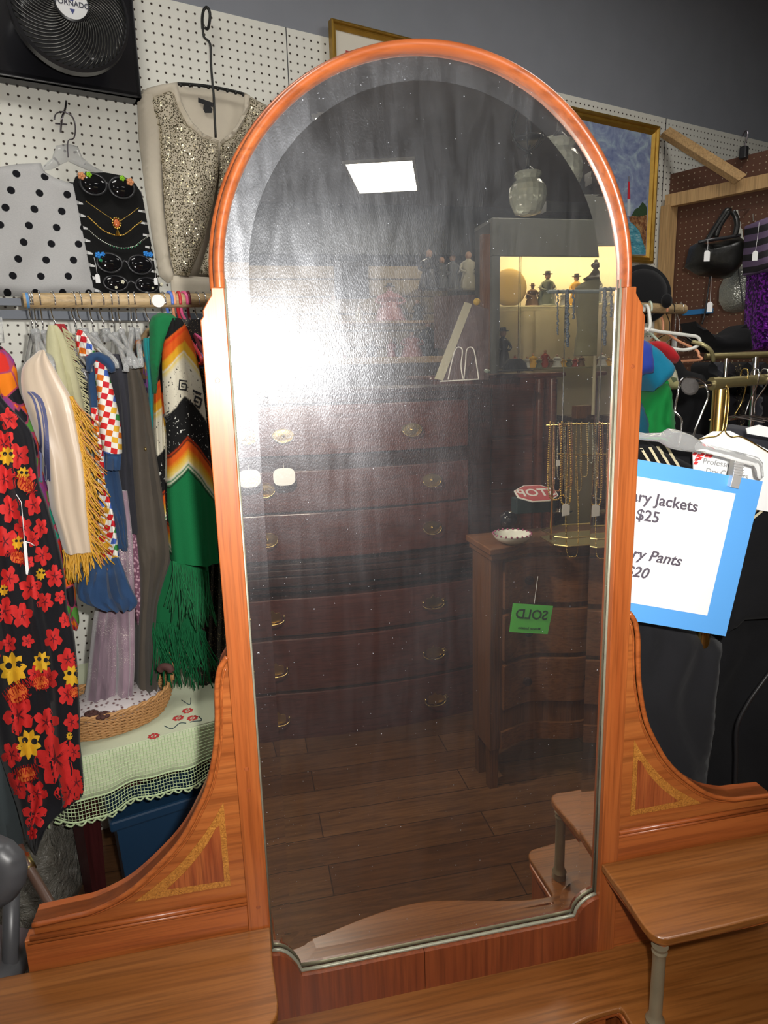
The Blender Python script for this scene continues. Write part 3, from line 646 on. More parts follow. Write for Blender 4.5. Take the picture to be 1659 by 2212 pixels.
_s = [o for o in bpy.data.objects if o.name == 'stones'][0]; _l = wloc(_s); _s.parent = nk; _s.location = _l-wloc(nk)
for k_ in ('label', 'category'): del _s[k_]
def price_tag(pf, p0, p1, w_, h_, label, m_=None, off=.1, N=None, group=None):
    nv = N or WN; a, b = pf(*p0), pf(*p1); tt = nv.cross(EZ) if False else EZ.cross(nv)*-1; tt = tt.normalized()
    o = thing('price_tag', label, 'tag', b-EZ*h_, group)
    MB().tube([a, (a+b)/2+tt*.001, b], .0006, 5).build('string', M['paper'], o)
    q = [b+tt*x_+EZ*z_ for x_, z_ in ((-w_/2, -h_), (w_/2, -h_), (w_/2, -w_*.3), (w_*.25, 0), (-w_*.25, 0), (-w_/2, -w_*.3))]
    MB().prism(q, nv*.0008).build('card', M['paper'], o); return o
price_tag(PL(.105), (203, 556), (210, 592), .012, .024, 'small white tag on thread at the left of the blue flower sunglasses')
price_tag(PL(.105), (333, 560), (336, 600), .010, .020, 'small white tag on thread at the right of the blue flower sunglasses')
# --- iron hanger and the sequined cardigan
M['iron'] = plain('black_iron', (.018, .018, .016), .4, .3)
h = thing('coat_hanger', 'black iron hanger with ringed stem above the sequined cardigan', 'hanger', W(460, 200, .05))
MB().tube(cr([W(438, 62, .06), W(437, 40, .055), W(440, 22, .05), W(447, 16, .05), W(453, 26, .05), W(453, 45, .05), W(449, 62, .055), W(443, 60, .06)], 4), .0042, 8).build('ring', M['iron'], h, smooth=True)
MB().tube(cr([W(438, 60, .06), W(441, 80, .065), W(454, 95, .07), W(456, 140, .07), W(460, 190, .07), W(462, 210, .075), W(466, 297, .08)], 4), .0034, 8).build('stem', M['iron'], h, smooth=True)
mb = MB(); bar = cr([W(384, 181, .05), W(420, 183, .052), W(460, 188, .055), (W(500, 196, .055)), W(530, 204, .05)], 4); mb.tube(bar, .0045, 8)
for p in bar[1:-1:2]: mb.ball(p-EZ*.003, .0052, 8, 5)
mb.build('crossbar', M['iron'], h, smooth=True)
M['knit'] = cloth('cream_knit', (.56, .50, .40), rough=.95, nz=.08)
t = NT('gold_sequins'); co = t.co(); v1 = t.N('TexVoronoi', i_Vector=co, i_Scale=210); v1.inputs['Randomness'].default_value = .85
dd = t.ramp(v1.outputs['Distance'], [(.12, 0.), (.2, 1.), (.42, 1.), (.5, 0.)])
t.base(t.mix(dd, (.50, .44, .33), (.22, .19, .11)), t.math('MULTIPLY_ADD' if False else 'MULTIPLY', t.math('SUBTRACT', 1.25, dd), .55), 0); t.put(t.b.inputs['Metallic'], t.math('MULTIPLY', dd, .85))
nm = t.N('VectorMath', operation='SUBTRACT'); t.t.links.new(v1.outputs['Color'], nm.inputs[0]); nm.inputs[1].default_value = (.5, .5, .5)
sc_ = t.N('VectorMath', operation='SCALE'); t.t.links.new(nm.outputs[0], sc_.inputs[0]); t.put(sc_.inputs['Scale'], t.math('MULTIPLY', dd, .9))
geo = t.N('NewGeometry'); ad = t.N('VectorMath', operation='ADD'); t.t.links.new(geo.outputs['Normal'], ad.inputs[0]); t.t.links.new(sc_.outputs[0], ad.inputs[1]); nn = t.N('VectorMath', operation='NORMALIZE'); t.t.links.new(ad.outputs[0], nn.inputs[0]); t.t.links.new(nn.outputs[0], t.b.inputs['Normal']); M['sequin'] = t.m
cg = thing('cardigan', 'cream cardigan with gold sequined front on the black iron hanger', 'cardigan', W(430, 400, .03))
cush('back', [(330, 205), (383, 186), (460, 192), (535, 208), (600, 240), (610, 420), (600, 600), (370, 600), (340, 400)], PL(.012), .012, M['knit'], cg, step=16)
cush('sleeve', [(296, 212), (308, 192), (330, 200), (346, 250), (350, 330), (354, 440), (368, 560), (380, 606), (362, 612), (344, 596), (330, 520), (312, 400), (300, 300)], PL(.03), .028, M['knit'], cg, step=9, edge=12, folds=16, amp=.004)
cush('shoulder_yoke', [(300, 206), (318, 190), (345, 183), (384, 177), (386, 196), (396, 228), (414, 262), (440, 288), (474, 304), (472, 312), (436, 298), (404, 270), (384, 232), (370, 200), (330, 215)], PL(.045), .012, M['knit'], cg, step=7, edge=6)
cush('sequined_front', [(316, 216), (340, 204), (374, 192), (386, 232), (405, 268), (436, 294), (472, 308), (471, 380), (458, 450), (440, 520), (418, 575), (408, 598), (376, 592), (366, 540), (356, 460), (350, 360), (342, 290), (332, 262)], PL(.045), .022, M['sequin'], cg, step=9, edge=14, folds=70, amp=.005)
cush('sequined_front', [(476, 306), (500, 292), (520, 262), (534, 222), (540, 208), (600, 240), (620, 400), (610, 590), (480, 596), (430, 592), (452, 520), (468, 440), (474, 380)], PL(.040), .020, M['sequin'], cg, step=11, edge=14, folds=70, amp=.005)
cush('neckband', [(528, 200), (540, 206), (538, 232), (522, 272), (502, 296), (478, 310), (478, 302), (498, 288), (514, 266), (528, 232)], PL(.056), .008, M['knit'], cg, step=6, edge=5)
cush('hem', [(368, 594), (470, 600), (600, 598), (600, 652), (372, 648)], PL(.04), .018, M['knit'], cg, step=11, edge=10, folds=14, amp=.002)
MB().prism([W(a, b, .034) for a, b in ((428, 211), (460, 222), (460, 232), (428, 221))], -WN*.001).build('neck_label', M['black'], cg)
MB().prism([W(a, b, .036) for a, b in ((440, 226), (452, 226), (459, 236), (457, 244), (443, 244), (439, 236))], -WN*.001).build('size_label', M['black'], cg)
# --- pictures
def picture(x0, y0, x1, y1, off, fw, fm, label, cat='picture', depth=.025, s_left=None):
    """frame whose upper-left/lower-right corners fall at these photo points"""
    a, b = W(x0, y0, off), W(x1, y1, off); s0, s1 = a.dot(WT), b.dot(WT); z1, z0 = a.z, b.z
    if s_left is not None: s0 = s1-s_left
    o = thing('framed_picture', label, cat, WN*(WK-off)+WT*((s0+s1)/2)+EZ*z0); B0 = lambda s, z, e=0: WN*(WK-off-e)+WT*s+EZ*z
    for (p, q, r_, u) in (((s0, z0), (s1, z0), (s1-fw, z0+fw), (s0+fw, z0+fw)), ((s1, z0), (s1, z1), (s1-fw, z1-fw), (s1-fw, z0+fw)), ((s1, z1), (s0, z1), (s0+fw, z1-fw), (s1-fw, z1-fw)), ((s0, z1), (s0, z0), (s0+fw, z0+fw), (s0+fw, z1-fw))):
        mid = lambda A_1, B_1, f_: (A_1[0]+(B_1[0]-A_1[0])*f_, A_1[1]+(B_1[1]-A_1[1])*f_)
        rows = [[B0(*p, 0), B0(*p, depth), B0(*mid(p, u, .25), depth*1.1), B0(*mid(p, u, .4), depth*.7), B0(*mid(p, u, .7), depth*.8), B0(*u, depth*.35), B0(*u, 0)],
                [B0(*q, 0), B0(*q, depth), B0(*mid(q, r_, .25), depth*1.1), B0(*mid(q, r_, .4), depth*.7), B0(*mid(q, r_, .7), depth*.8), B0(*r_, depth*.35), B0(*r_, 0)]]
        MB().grid(rows, closed_u=True).build('frame', fm, o)
    return o, s0+fw, s1-fw, z0+fw, z1-fw, B0
M['gframe'] = plain('gilt_frame', (.42, .25, .045), .32, .7, nz=.3, ns=30)
o, s0, s1, z0, z1, B0 = picture(709, 46, 1000, 330, .02, .022, M['gframe'], 'gold framed picture with a cream mat above the mirror arch, behind it')
MB().prism([B0(s0, z0, .004), B0(s1, z0, .004), B0(s1, z1, .004), B0(s0, z1, .004)], WN*.003).build('mat', plain('cream_mat', (.66, .62, .53), .8), o)
pp = B0(s0+.045, z1-.062, .008); MB().box(pp, (.02, .001, .012), (WT, WN, EZ)).build('print', plain('red_print', (.35, .03, .03), .6), o)
a = W(1417, 277, .03); b = W(1402, 571, .03)
o, s0, s1, z0, z1, B0 = picture(1417, 277, 1402, 571, .03, .035, M['gframe'], 'seascape painting in a gold frame with a red and white tower, right of the mirror', s_left=.62)
t = NT('painted_sky'); n1 = t.noise(t.co(scale=(1, 1, 1.4)), 9, 5, .6, 1.5); n2 = t.noise(t.co(), 50, 4, .7)
t.base(t.mix(.25, t.ramp(n1, [(.32, (.10, .14, .32)), (.5, (.22, .28, .45)), (.66, (.42, .55, .60))]), t.ramp(n2, [(.3, (.1, .12, .25)), (.7, (.5, .55, .6))])), .5); M['psky'] = t.m
cv_ = MB().prism([B0(s0, z0, .008), B0(s1, z0, .008), B0(s1, z1, .008), B0(s0, z1, .008)], WN*.003).build('canvas', M['psky'], o)
def onc(pts, m_, e, name): return MB().prism([W(a, b, .03+e) for a, b in pts], WN*.0006).build(name, m_, cv_)
t = NT('painted_rock'); n1 = t.noise(t.co(), 60, 4, .7); t.base(t.ramp(n1, [(.35, (.05, .025, .02)), (.5, (.25, .10, .04)), (.65, (.45, .30, .14))]), .5); M['prock'] = t.m
t = NT('painted_sea'); n1 = t.noise(t.co(scale=(1, 1, 3)), 30, 4, .7); t.base(t.ramp(n1, [(.35, (.03, .16, .24)), (.55, (.10, .38, .48)), (.7, (.5, .62, .62))]), .5); M['psea'] = t.m
onc([(1340, 492), (1360, 482), (1395, 480), (1394, 549), (1340, 549)], M['psea'], .0086, 'painted_water')
onc([(1359, 470), (1368, 464), (1380, 466), (1398, 460), (1395, 540), (1388, 520), (1382, 500), (1372, 488), (1361, 478)], M['prock'], .0094, 'painted_cliff')
onc([(1364, 466), (1372, 452), (1380, 448), (1388, 436), (1394, 442), (1398, 450), (1398, 464), (1378, 468)], plain('painted_bush', (.03, .07, .03), .6, nz=.5, ns=200), .0098, 'painted_bushes')
onc([(1357, 392), (1360.5, 392), (1361.5, 430), (1355.5, 430)], plain('painted_red', (.6, .03, .05), .5), .0102, 'painted_tower')
onc([(1355.5, 430), (1361.5, 430), (1362, 467), (1355, 467)], plain('painted_white', (.55, .6, .62), .5), .0102, 'painted_tower_base')
onc([(1357, 381), (1360.5, 381), (1361, 392), (1356.5, 392)], plain('painted_lantern', (.2, .2, .25), .5), .0102, 'painted_lantern')
# ================================================ the long rod of clothes on the left
ROFF = .46; ROD_R = .0172
ra, rb = W(50, 649, ROFF), W(470, 649, ROFF); rz = (ra.z+rb.z)/2
RA = WN*(WK-ROFF)+WT*ra.dot(WT)+EZ*ra.z; RBp = WN*(WK-ROFF)+WT*rb.dot(WT)+EZ*rb.z; print('rod', RA, RBp)
def RODP(px): return RA+(RBp-RA)*((W(px, 649, ROFF)-RA).dot(WT)/(RBp-RA).dot(WT))
RE = RA+(RBp-RA)*1.45
M['dowel'] = wood('dowel_pine', (.46, .32, .15), (.62, .45, .25), 0, rough=.5, coat=0)
rod = thing('clothes_rod', 'pale wooden clothes rod under the dotted sweater, crowded with hangers', 'rod', (RA+RE)/2)
MB().tube([RA, RA+WT*.003, RE], [ROD_R*.93, ROD_R, ROD_R], 20).build('dowel', M['dowel'], rod, smooth='auto')
MB().tube([RODP(56), RODP(62)], ROD_R+.0005, 20).build('blue_tape', plain('blue_tape', (.08, .24, .5), .6), rod, smooth='auto')
M['steelgrey'] = plain('grey_painted_steel', (.08, .09, .11), .5, .2)
ap_ = RA-WT*.25
MB().box((ap_+RA)/2+WN*.005-EZ*.004, (.24, .02, .016), (WT, WN, EZ)).build('support_bar', M['steelgrey'], rod)
for q in (RA-WT*.10, RE-WT*.1):
    MB().prism([q-EZ*.02, q-EZ*.045, q+WN*(ROFF-.02)-EZ*.30, q+WN*(ROFF-.008)-EZ*.30, q+WN*(ROFF-.008)+EZ*.02, q+WN*(ROFF-.02)-EZ*.02], WT*.006).build('bracket', M['steelgrey'], rod)
MB().tube([RODP(338)-WN*(ROD_R+.001)-EZ*.003, RODP(338)-WN*(ROD_R+.003)-EZ*.003], .0155, 20).build('round_sticker', M['paper'], rod)
# narrow grey rail behind it, made dark for the shadow band under the rod
pk = WN*(WK-.20)+WT*RA.dot(WT)+EZ*RA.z
tag(MB().box(pk+WT*.35-EZ*.012-WN*.02, (1.1, .03, .022), (WT, WN, EZ)).build('shelf_rail', M['steelgrey']), 'grey rail behind the wooden rod, also standing in for the shadow band beneath it', 'rail')
col_h = {'blue': (.10, .2, .62), 'peach': (.75, .33, .18), 'red': (.5, .03, .04), 'pink': (.75, .12, .28), 'maroon': (.13, .01, .02)}
for k_, v_ in col_h.items(): M['h_'+k_] = plain(k_+'_plastic', v_, .3)
HG = [(63, 'clear', 'clear plastic hanger, first on the rod beside the blue tape, holding the fringed shawl', None), (71, 'clear', 'clear plastic hanger, second from the taped rod end', None),
 (86, 'clear', 'clear plastic hanger above the satin stole', None), (113, 'clear', 'chrome hooked clear hanger above the cream shawl fringe', None), (157, 'wire', 'thin wire hanger over the dark red shirt', None),
 (170, 'clear', 'bright chrome hooked hanger carrying the checked dress', None), (194, 'clear', 'clear hanger just right of the checked dress hanger', None), (218, 'clear', 'clear hanger with grey neck above the lilac trousers', None),
 (240, 'clear', 'clear hanger, left of a close pair, over the charcoal garment', None), (254, 'clear', 'clear hanger, right of a close pair, over the charcoal garment', None), (279, 'clear', 'clear hanger of the olive brown coat', None), (291, 'clear', 'clear hanger just left of the wooden one', None),
 (318, 'wood', 'pale wooden hanger beside the white sticker on the rod', None), (352, 'wire', 'thin wire hanger behind the striped serape', None), (366, 'tube', 'blue tubular plastic hanger on the rod', 'h_blue'), (375, 'tube', 'peach tubular plastic hanger on the rod', 'h_peach'),
 (386, 'tube', 'red tubular plastic hanger on the rod', 'h_red'), (397, 'tube', 'pink tubular plastic hanger on the rod', 'h_pink'), (407, 'tube', 'maroon tubular plastic hanger on the rod', 'h_maroon'), (425, 'wire', 'thin wire hanger with the black and gold garment', None), (440, 'dark', 'black hanger nearest the mirror frame', None)]
for i, (px, kind, lab, wc) in enumerate(HG):
    hanger(px, lab, kind, 'hangers on the long wooden rod', turn=random.uniform(-.25, .25), wire_c=M[wc] if wc else None, drop=random.uniform(0, .012))
# ---- garments, from the back of the row to the front
def P_(x, y, k=3.318, ox=0, oy=600): return (ox+x/k, oy+y/k)
M['navy'] = cloth('navy_cotton', (.022, .055, .13)); M['charcoal'] = cloth('charcoal_wool', (.030, .030, .038)); M['olive'] = cloth('olive_brown_silk', (.075, .062, .048), rough=.7)
M['teal'] = cloth('teal_cotton', (.01, .20, .20)); M['dred'] = cloth('dark_red_cotton', (.30, .02, .025)); M['green'] = cloth('green_wool', (.008, .14, .045), sheen=.05); M['dgreen'] = cloth('dark_green_yarn', (.006, .10, .034), sheen=.0)
tag(garment('shirt', [(700, 118, 140), (735, 122, 158), (790, 130, 164), (840, 140, 166), (900, 150, 172)], .56, M['dred'], back=.2), 'dark red shirt peeping out behind the cream fringed shawl', 'shirt')
t = NT('black_satin_trim'); t.base((.015, .014, .016), .3); M['bsatin'] = t.m
bg = tag(garment('jacket', [(760, 158, 180), (800, 160, 190), (880, 175, 198), (1000, 180, 210), (1150, 190, 215)], .54, M['bsatin'], back=.18), 'black satin jacket between the fringed shawl and checked dress', 'jacket')
MB().tube(cr([W(168, 782, .585), W(180, 800, .59), (W(190, 822, .59)), W(200, 842, .585)], 4), .007, 8).build('trim_cord', plain('grey_satin', (.09, .09, .10), .3), bg, smooth=True)
t = NT('lilac_velvet'); n1 = t.noise(t.co(scale=(1, 1, .6)), 9, 4, .6, 1); n2 = t.noise(t.co(), 420, 1); n3 = t.noise(t.co(), 14, 3)
spk = t.math('MULTIPLY', t.ramp(n2, [(.60, 0.), (.68, 1.)]), t.ramp(n3, [(.45, 0.), (.6, 1.)]))
t.base(t.mix(spk, t.ramp(n1, [(.35, (.14, .09, .12)), (.6, (.32, .22, .27))]), (.75, .68, .6)), t.math('SUBTRACT', .75, t.math('MULTIPLY', spk, .5))); t.b.inputs['Sheen Weight'].default_value = .4; M['lilac'] = t.m
tr = thing('trousers', 'lilac crushed velvet trousers with glitter hanging over the basket', 'trousers', W(235, 1545, .55))
garment('trouser_leg', [(1100, 222, 258), (1150, 222, 262), (1300, 214, 256), (1370, 204, 252), (1440, 196, 252), (1500, 190, 250), (1537, 182, 250)], .575, M['lilac'], tr, back=.12, seed=2)
garment('trouser_leg', [(1060, 240, 275), (1150, 246, 285), (1300, 248, 290), (1370, 252, 291), (1440, 256, 290), (1500, 252, 286), (1556, 254, 284)], .59, M['lilac'], tr, back=.12, seed=4)
t = NT('pink_lace'); v1 = t.N('TexVoronoi', i_Vector=t.co(), i_Scale=130); t.base(t.mix(t.ramp(v1.outputs['Distance'], [(.3, 0.), (.5, 1.)]), (.50, .30, .36), (.16, .06, .10)), .8); M['lace'] = t.m
tag(garment('blouse', [(1080, 268, 296), (1150, 276, 303), (1250, 284, 308), (1320, 290, 311), (1348, 296, 308)], .55, M['lace'], back=.06, amp=.002, n=16), 'pink floral lace sleeve hanging right of the lilac trousers', 'blouse')
tag(garment('jacket', [(765, 236, 262), (790, 235, 272), (830, 240, 278), (950, 250, 288), (1060, 258, 300), (1130, 262, 305), (1150, 272, 303)], .56, M['charcoal'], back=.2, amp=.004), 'charcoal jacket hanging between checked dress and olive coat', 'jacket')
co_ = tag(garment('coat', [(756, 268, 280), (775, 270, 290), (800, 274, 302), (850, 276, 318), (950, 279, 332), (1050, 282, 350), (1150, 292, 366), (1200, 298, 372), (1236, 302, 358), (1300, 303, 338), (1400, 298, 332), (1470, 296, 342), (1500, 300, 336), (1530, 309, 320)], .57, M['olive'], back=.16, folds=2, amp=.009, n=48), 'long olive brown coat tapering down to the basket', 'coat')
MB().ball(W(314, 970, .605), .004, 10, 6).build('button', M['oldbrass'], co_, smooth=True)
t = NT('purple_orange_print'); v1 = t.N('TexVoronoi', i_Vector=t.co(), i_Scale=70); t.base(t.ramp(t.N('SeparateColor', i_0=v1.outputs['Color']).outputs[0], [(.2, (.02, .01, .03)), (.45, (.10, .03, .12)), (.65, (.35, .12, .02)), (.85, (.1, .05, .02))], 'CONSTANT'), .8); M['pprint'] = t.m
tag(garment('blouse', [(735, 292, 304), (770, 294, 313), (830, 300, 320), (900, 312, 324), (980, 320, 332)], .545, M['pprint'], back=.15, n=16), 'dark purple and orange print blouse beside the teal cloth', 'blouse')
tag(garment('skirt', [(730, 311, 331), (755, 309, 335), (800, 315, 336), (860, 319, 337), (900, 322, 335), (945, 328, 334)], .552, M['teal'], back=.12, n=16), 'teal fabric band hanging left of the striped serape', 'skirt')
# serape -------------------------------------------------
def serape_mat(name, flip):
    t = NT(name); sp = t.N('SeparateXYZ'); t.t.links.new(t.N('UVMap').outputs[0], sp.inputs[0])
    u = sp.outputs[0]; v = t.math('MULTIPLY', sp.outputs[1], -1); cen = t.math('ABSOLUTE', t.math('SUBTRACT', u, flip[0])); 
    s = t.math('SUBTRACT', v, t.math('MULTIPLY', cen, flip[1])); wob = t.noise(t.co(), 90, 2); s = t.math('ADD', s, t.math('MULTIPLY', t.math('SUBTRACT', wob, .5), .006))
    O = (.62, .10, .012); Yl = (.62, .33, .02); Wh = (.62, .58, .46); Bk = (.010, .010, .010); Gn = (.008, .14, .045); Yw = (.65, .50, .14)
    sc = 1/.66
    st = [(0, Bk), (.006, Bk), (.010, O), (.022, (.55, .04, .01)), (.03, O), (.052, O), (.058, Yl), (.075, Yl), (.08, Wh), (.084, Yw), (.097, Wh), (.105, Wh), (.178, Wh), (.182, Bk), (.27, Bk), (.274, (.5, .05, .01)), (.278, Bk), (.283, O), (.296, O), (.310, Yl), (.325, Yw), (.332, Wh), (.338, Gn), (.342, Wh), (.346, Gn), (.350, Bk), (.354, Gn)]
    col = t.ramp(t.math('MULTIPLY', s, sc), [(p*sc*1.0, c) for p, c in st], 'LINEAR')
    return t, s, u, v, col
serA = [(688, 368, 390), (705, 362, 402), (730, 355, 412), (760, 350, 421), (800, 350, 430), (850, 352, 437), (900, 356, 443), (950, 360, 448), (1000, 361, 453), (1050, 360, 458), (1100, 362, 463), (1160, 368, 466), (1212, 372, 470)]
def ramp2(t, fac, stops):
    """more colours than one ramp holds well: chain of linear segments"""
    x = t.N('ValToRGB'); t.put(x.inputs[0], fac); e = x.color_ramp.elements
    while len(e) < len(stops): e.new(.5)
    for i, (p, c) in enumerate(stops): e[i].position = p; e[i].color = (*c, 1)
    return x.outputs[0]
t, s_, u_, v_, col = serape_mat('serape_stripes', (.040, 1.15))
# small black and white motifs woven into the pale band, dark ground with flecks
wv = t.N('TexWave', i_Scale=150, i_Distortion=0); wv.bands_direction = 'Z'; fl = t.ramp(t.noise(t.co(), 160, 1), [(.66, 0.), (.70, 1.)])
col = t.mix(t.math('MULTIPLY', fl, t.math('COMPARE', s_, .15, .05)), col, (.03, .03, .03)); col = t.mix(t.math('MULTIPLY', fl, t.math('COMPARE', s_, .235, .035)), col, (.55, .55, .5))
col = t.mix(t.math('MULTIPLY', wv.outputs[1], .18), col, (.02, .02, .02))
t.base(col, .92, 0, .1); t.bump(t.noise(t.co(), 700, 1), .4, .002); M['serape'] = t.m
se = thing('serape', 'green striped serape shawl with orange, yellow and white bands, beside the mirror', 'serape', W(400, 1510, .6))
garment('under_fold', [(1080, 330, 400), (1150, 327, 440), (1212, 325, 449), (1260, 325, 452), (1300, 326, 452), (1352, 330, 440)], .56, M['dgreen'], se, back=.10, n=20)
garment('back_panel', [(780, 340, 356), (830, 334, 362), (880, 332, 366), (930, 332, 370), (960, 334, 368), (1000, 338, 368), (1060, 345, 368), (1120, 350, 370)], .575, M['serape'], se, back=.08, n=26, seed=3)
fp = garment('front_panel', serA, .62, M['serape'], se, front=.05, back=.12, folds=1.4, amp=.010, n=60, nc=40)
cush('hood_fold', [(322, 700), (328, 684), (345, 675), (368, 677), (388, 690), (394, 706), (372, 716), (356, 740), (345, 790), (338, 850), (330, 850), (324, 780)], PL(.60), .03, M['green'], se, step=7, edge=10)
# woven greek-key motifs
tree = bvh(fp); mb = MB()
def key_px(cx, cy, s, rot):
    out = []; c_, s_ = math.cos(rot), math.sin(rot)
    for (x0, y0, x1, y1) in ((-1, -1, 1, -.72), (-1, .72, 1, 1), (-1, -1, -.72, 1), (.72, -.3, 1, 1), (-.4, -.4, .75, -.15), (-.4, -.4, -.15, .45), (-.4, .2, .4, .45)):
        q = []
        for k in range(5): q.append((x0+(x1-x0)*k/4, y0))
        for k in range(5): q.append((x1-(x1-x0)*k/4, y1))
        out.append([(cx+s*(x*c_-y*s_), cy+s*(x*s_+y*c_)*1.25) for x, y in q])
    return out
for (cx, cy, sz, ro) in ((425, 862, 13, .35), (395, 832, 9, .1), (362, 900, 8, -.5)):
    for q in key_px(cx, cy, sz, ro): mb.prism([W(a, b, .62) for a, b in q], WN*.0003)
drape(tree, mb, .002); mb.build('woven_motif', M['blackcloth'], se)
rt = [W(374+i*.95*1.0, 1212+ (i*.28), .645) for i in range(0, 80, 1)]
strands('fringe', rt, [random.uniform(.10, .16) for _ in rt], M['green'], se, r=.0016, sway=.03, n=7)
rt = [W(327+i*.9, 1350+random.uniform(-6, 6)+max(0, i-60)*.2, .59) for i in range(0, 130)]
strands('under_fringe', rt, [random.uniform(.09, .17) for _ in rt], M['dgreen'], se, r=.0016, sway=.035, seed=9, n=7)
t = NT('black_gold_glitter'); n2 = t.noise(t.co(), 300, 1); f = t.ramp(n2, [(.66, 0.), (.70, 1.)]); t.base(t.mix(f, (.012, .010, .010), (.55, .42, .2)), .5); M['bglit'] = t.m
tag(garment('blouse', [(690, 392, 446), (740, 405, 458), (820, 425, 470), (950, 440, 480), (1100, 450, 485), (1300, 440, 490), (1480, 430, 490)], .50, M['bglit'], back=.2, front=.01), 'black blouse with gold glitter in shadow next to the mirror', 'blouse')
MB_ = MB().tube(cr([W(424, 742, .56), W(430, 770, .565), W(441, 790, .565)], 4), .0016, 6); tag(MB_.build('ribbon', M['h_pink']), 'thin pink hanger strap crossing the black glitter blouse', 'strap')
# checked dress -----------------------------------------
t = NT('rainbow_gingham'); uv = t.N('UVMap').outputs[0]; mp = t.N('Mapping'); t.t.links.new(uv, mp.inputs[0]); mp.inputs['Rotation'].default_value = (0, 0, .25); mp.inputs['Scale'].default_value = (80, 80, 80)
ck = t.N('TexChecker', i_Scale=1); t.t.links.new(mp.outputs[0], ck.inputs[0]); fl = t.N('VectorMath', operation='FLOOR'); t.t.links.new(mp.outputs[0], fl.inputs[0]); wn_ = t.N('TexWhiteNoise'); t.t.links.new(fl.outputs[0], wn_.inputs[0])
colr = t.ramp(wn_.outputs['Value'], [(0, (.55, .02, .02)), (.3, (.60, .14, .01)), (.45, (.04, .22, .05)), (.6, (.65, .36, .03)), (.75, (.06, .12, .42)), (.9, (.5, .02, .03))], 'CONSTANT')
t.base(t.mix(ck.outputs[1], (.72, .70, .64), colr), .85, 0, .2); M['gingham'] = t.m
dr = thing('dress', 'navy dress with rainbow checked sleeves and short navy skirt', 'dress', W(230, 1310, .6))
garment('bodice', [(790, 190, 230), (830, 190, 238), (900, 195, 240), (960, 198, 245), (1050, 205, 262), (1120, 212, 272), (1180, 225, 276)], .615, M['navy'], dr, back=.16, folds=2)
garment('checked_panel', [(880, 196, 214), (940, 200, 222), (1000, 205, 226), (1060, 212, 232), (1110, 214, 245), (1160, 208, 252), (1208, 206, 258)], .635, M['gingham'], dr, back=.05, n=20)
garment('skirt', [(1203, 196, 256), (1215, 186, 262), (1240, 176, 271), (1270, 167, 283), (1292, 168, 296), (1304, 184, 297), (1312, 215, 285)], .655, M['navy'], dr, back=.10, folds=4, amp=.010, n=22, nc=44, front=.035)
garment('sleeve', [(768, 205, 220), (785, 203, 228), (810, 206, 235), (850, 211, 246), (900, 213, 257), (940, 216, 262), (978, 224, 263)], .66, M['gingham'], dr, back=.05, folds=1, amp=.003)
garment('cuff', [(974, 228, 262), (990, 229, 261), (1014, 229, 259)], .665, M['navy'], dr, back=.045, n=8)
garment('sleeve', [(1085, 232, 255), (1130, 245, 268), (1165, 250, 272), (1188, 262, 275)], .63, M['navy'], dr, back=.05, n=10)
cush('collar', [(184, 772), (196, 762), (215, 760), (236, 770), (248, 786), (250, 802), (240, 806), (226, 790), (208, 778), (200, 790), (196, 806), (186, 800)], PL(.67), .016, M['navy'], dr, step=6, edge=6)
garment('checked_yoke', [(712, 168, 176), (730, 162, 190), (750, 166, 202), (770, 172, 206)], .63, M['gingham'], dr, back=.05, n=10)
# shawl and stole ---------------------------------------
M['cream'] = cloth('cream_wool', (.46, .44, .27), rough=.95); t = NT('ivory_satin'); t.base((.60, .48, .36), .36, 0, .5); t.b.inputs['Sheen Weight'].default_value = .5; M['satin'] = t.m
sh = thing('shawl', 'cream wool shawl with a short ragged fringe, behind the satin stole', 'shawl', W(160, 1080, .62))
garment('cloth', [(703, 104, 124), (725, 100, 140), (760, 100, 154), (800, 104, 166), (850, 112, 177), (900, 130, 188), (960, 150, 198), (1020, 165, 207), (1080, 180, 212), (1150, 190, 216)], .60, M['cream'], sh, back=.12, folds=2)
mb = MB(); rnd = random.Random(5)
for i in range(190):
    f = i/189; y = 708+f*440; x = 122+ (142-122)*min(1, f*8)+(f*92 if f < .3 else 27+ (f-.3)*66); x = [140, 154, 166, 177, 188, 198, 207, 212, 216][min(8, int(f*8.9))]*(1-(f*8.9) % 1)+[154, 166, 177, 188, 198, 207, 212, 216, 217][min(8, int(f*8.9))]*((f*8.9) % 1)-6
    p = W(x, y, .615); mb.tube([p, p+WT*rnd.uniform(.006, .014)-EZ*rnd.uniform(.002, .010), p+WT*rnd.uniform(.014, .026)-EZ*rnd.uniform(.008, .022)], [.0012, .001, .0005], 4)
o_ = mb.build('fringe', M['cream'], sh); o_['kind'] = 'stuff'
so = thing('stole', 'ivory satin stole edged with golden tassel fringe', 'stole', W(160, 1240, .68))
st = garment('satin', [(756, 86, 96), (770, 68, 102), (785, 52, 110), (800, 46, 120), (825, 45, 134), (856, 48, 153), (900, 62, 163), (950, 80, 171), (985, 93, 178), (1040, 101, 184), (1097, 108, 187), (1140, 122, 191), (1188, 136, 196)], .655, M['satin'], so, front=.045, back=.05, folds=1.0, amp=.013, n=50, nc=36, seed=6)
M['goldyarn'] = plain('gold_yarn', (.62, .33, .03), .5, nz=.25, ns=200); M['rosey'] = plain('rose_gold_yarn', (.55, .24, .08), .5)
edge = [W(a, b, .675) for a, b in ((154, 856), (163, 900), (171, 950), (178, 985), (184, 1040), (187, 1097), (191, 1140), (196, 1188))]; bot = [W(a, b, .675) for a, b in ((196, 1188), (165, 1188), (137, 1188))]
E1 = cr(edge, 8); E2 = cr(bot, 12); mb = MB(); mb.tube(E1, .004, 6); mb.tube(E2, .004, 6); mb.build('gimp_braid', M['goldyarn'], so, smooth=True)
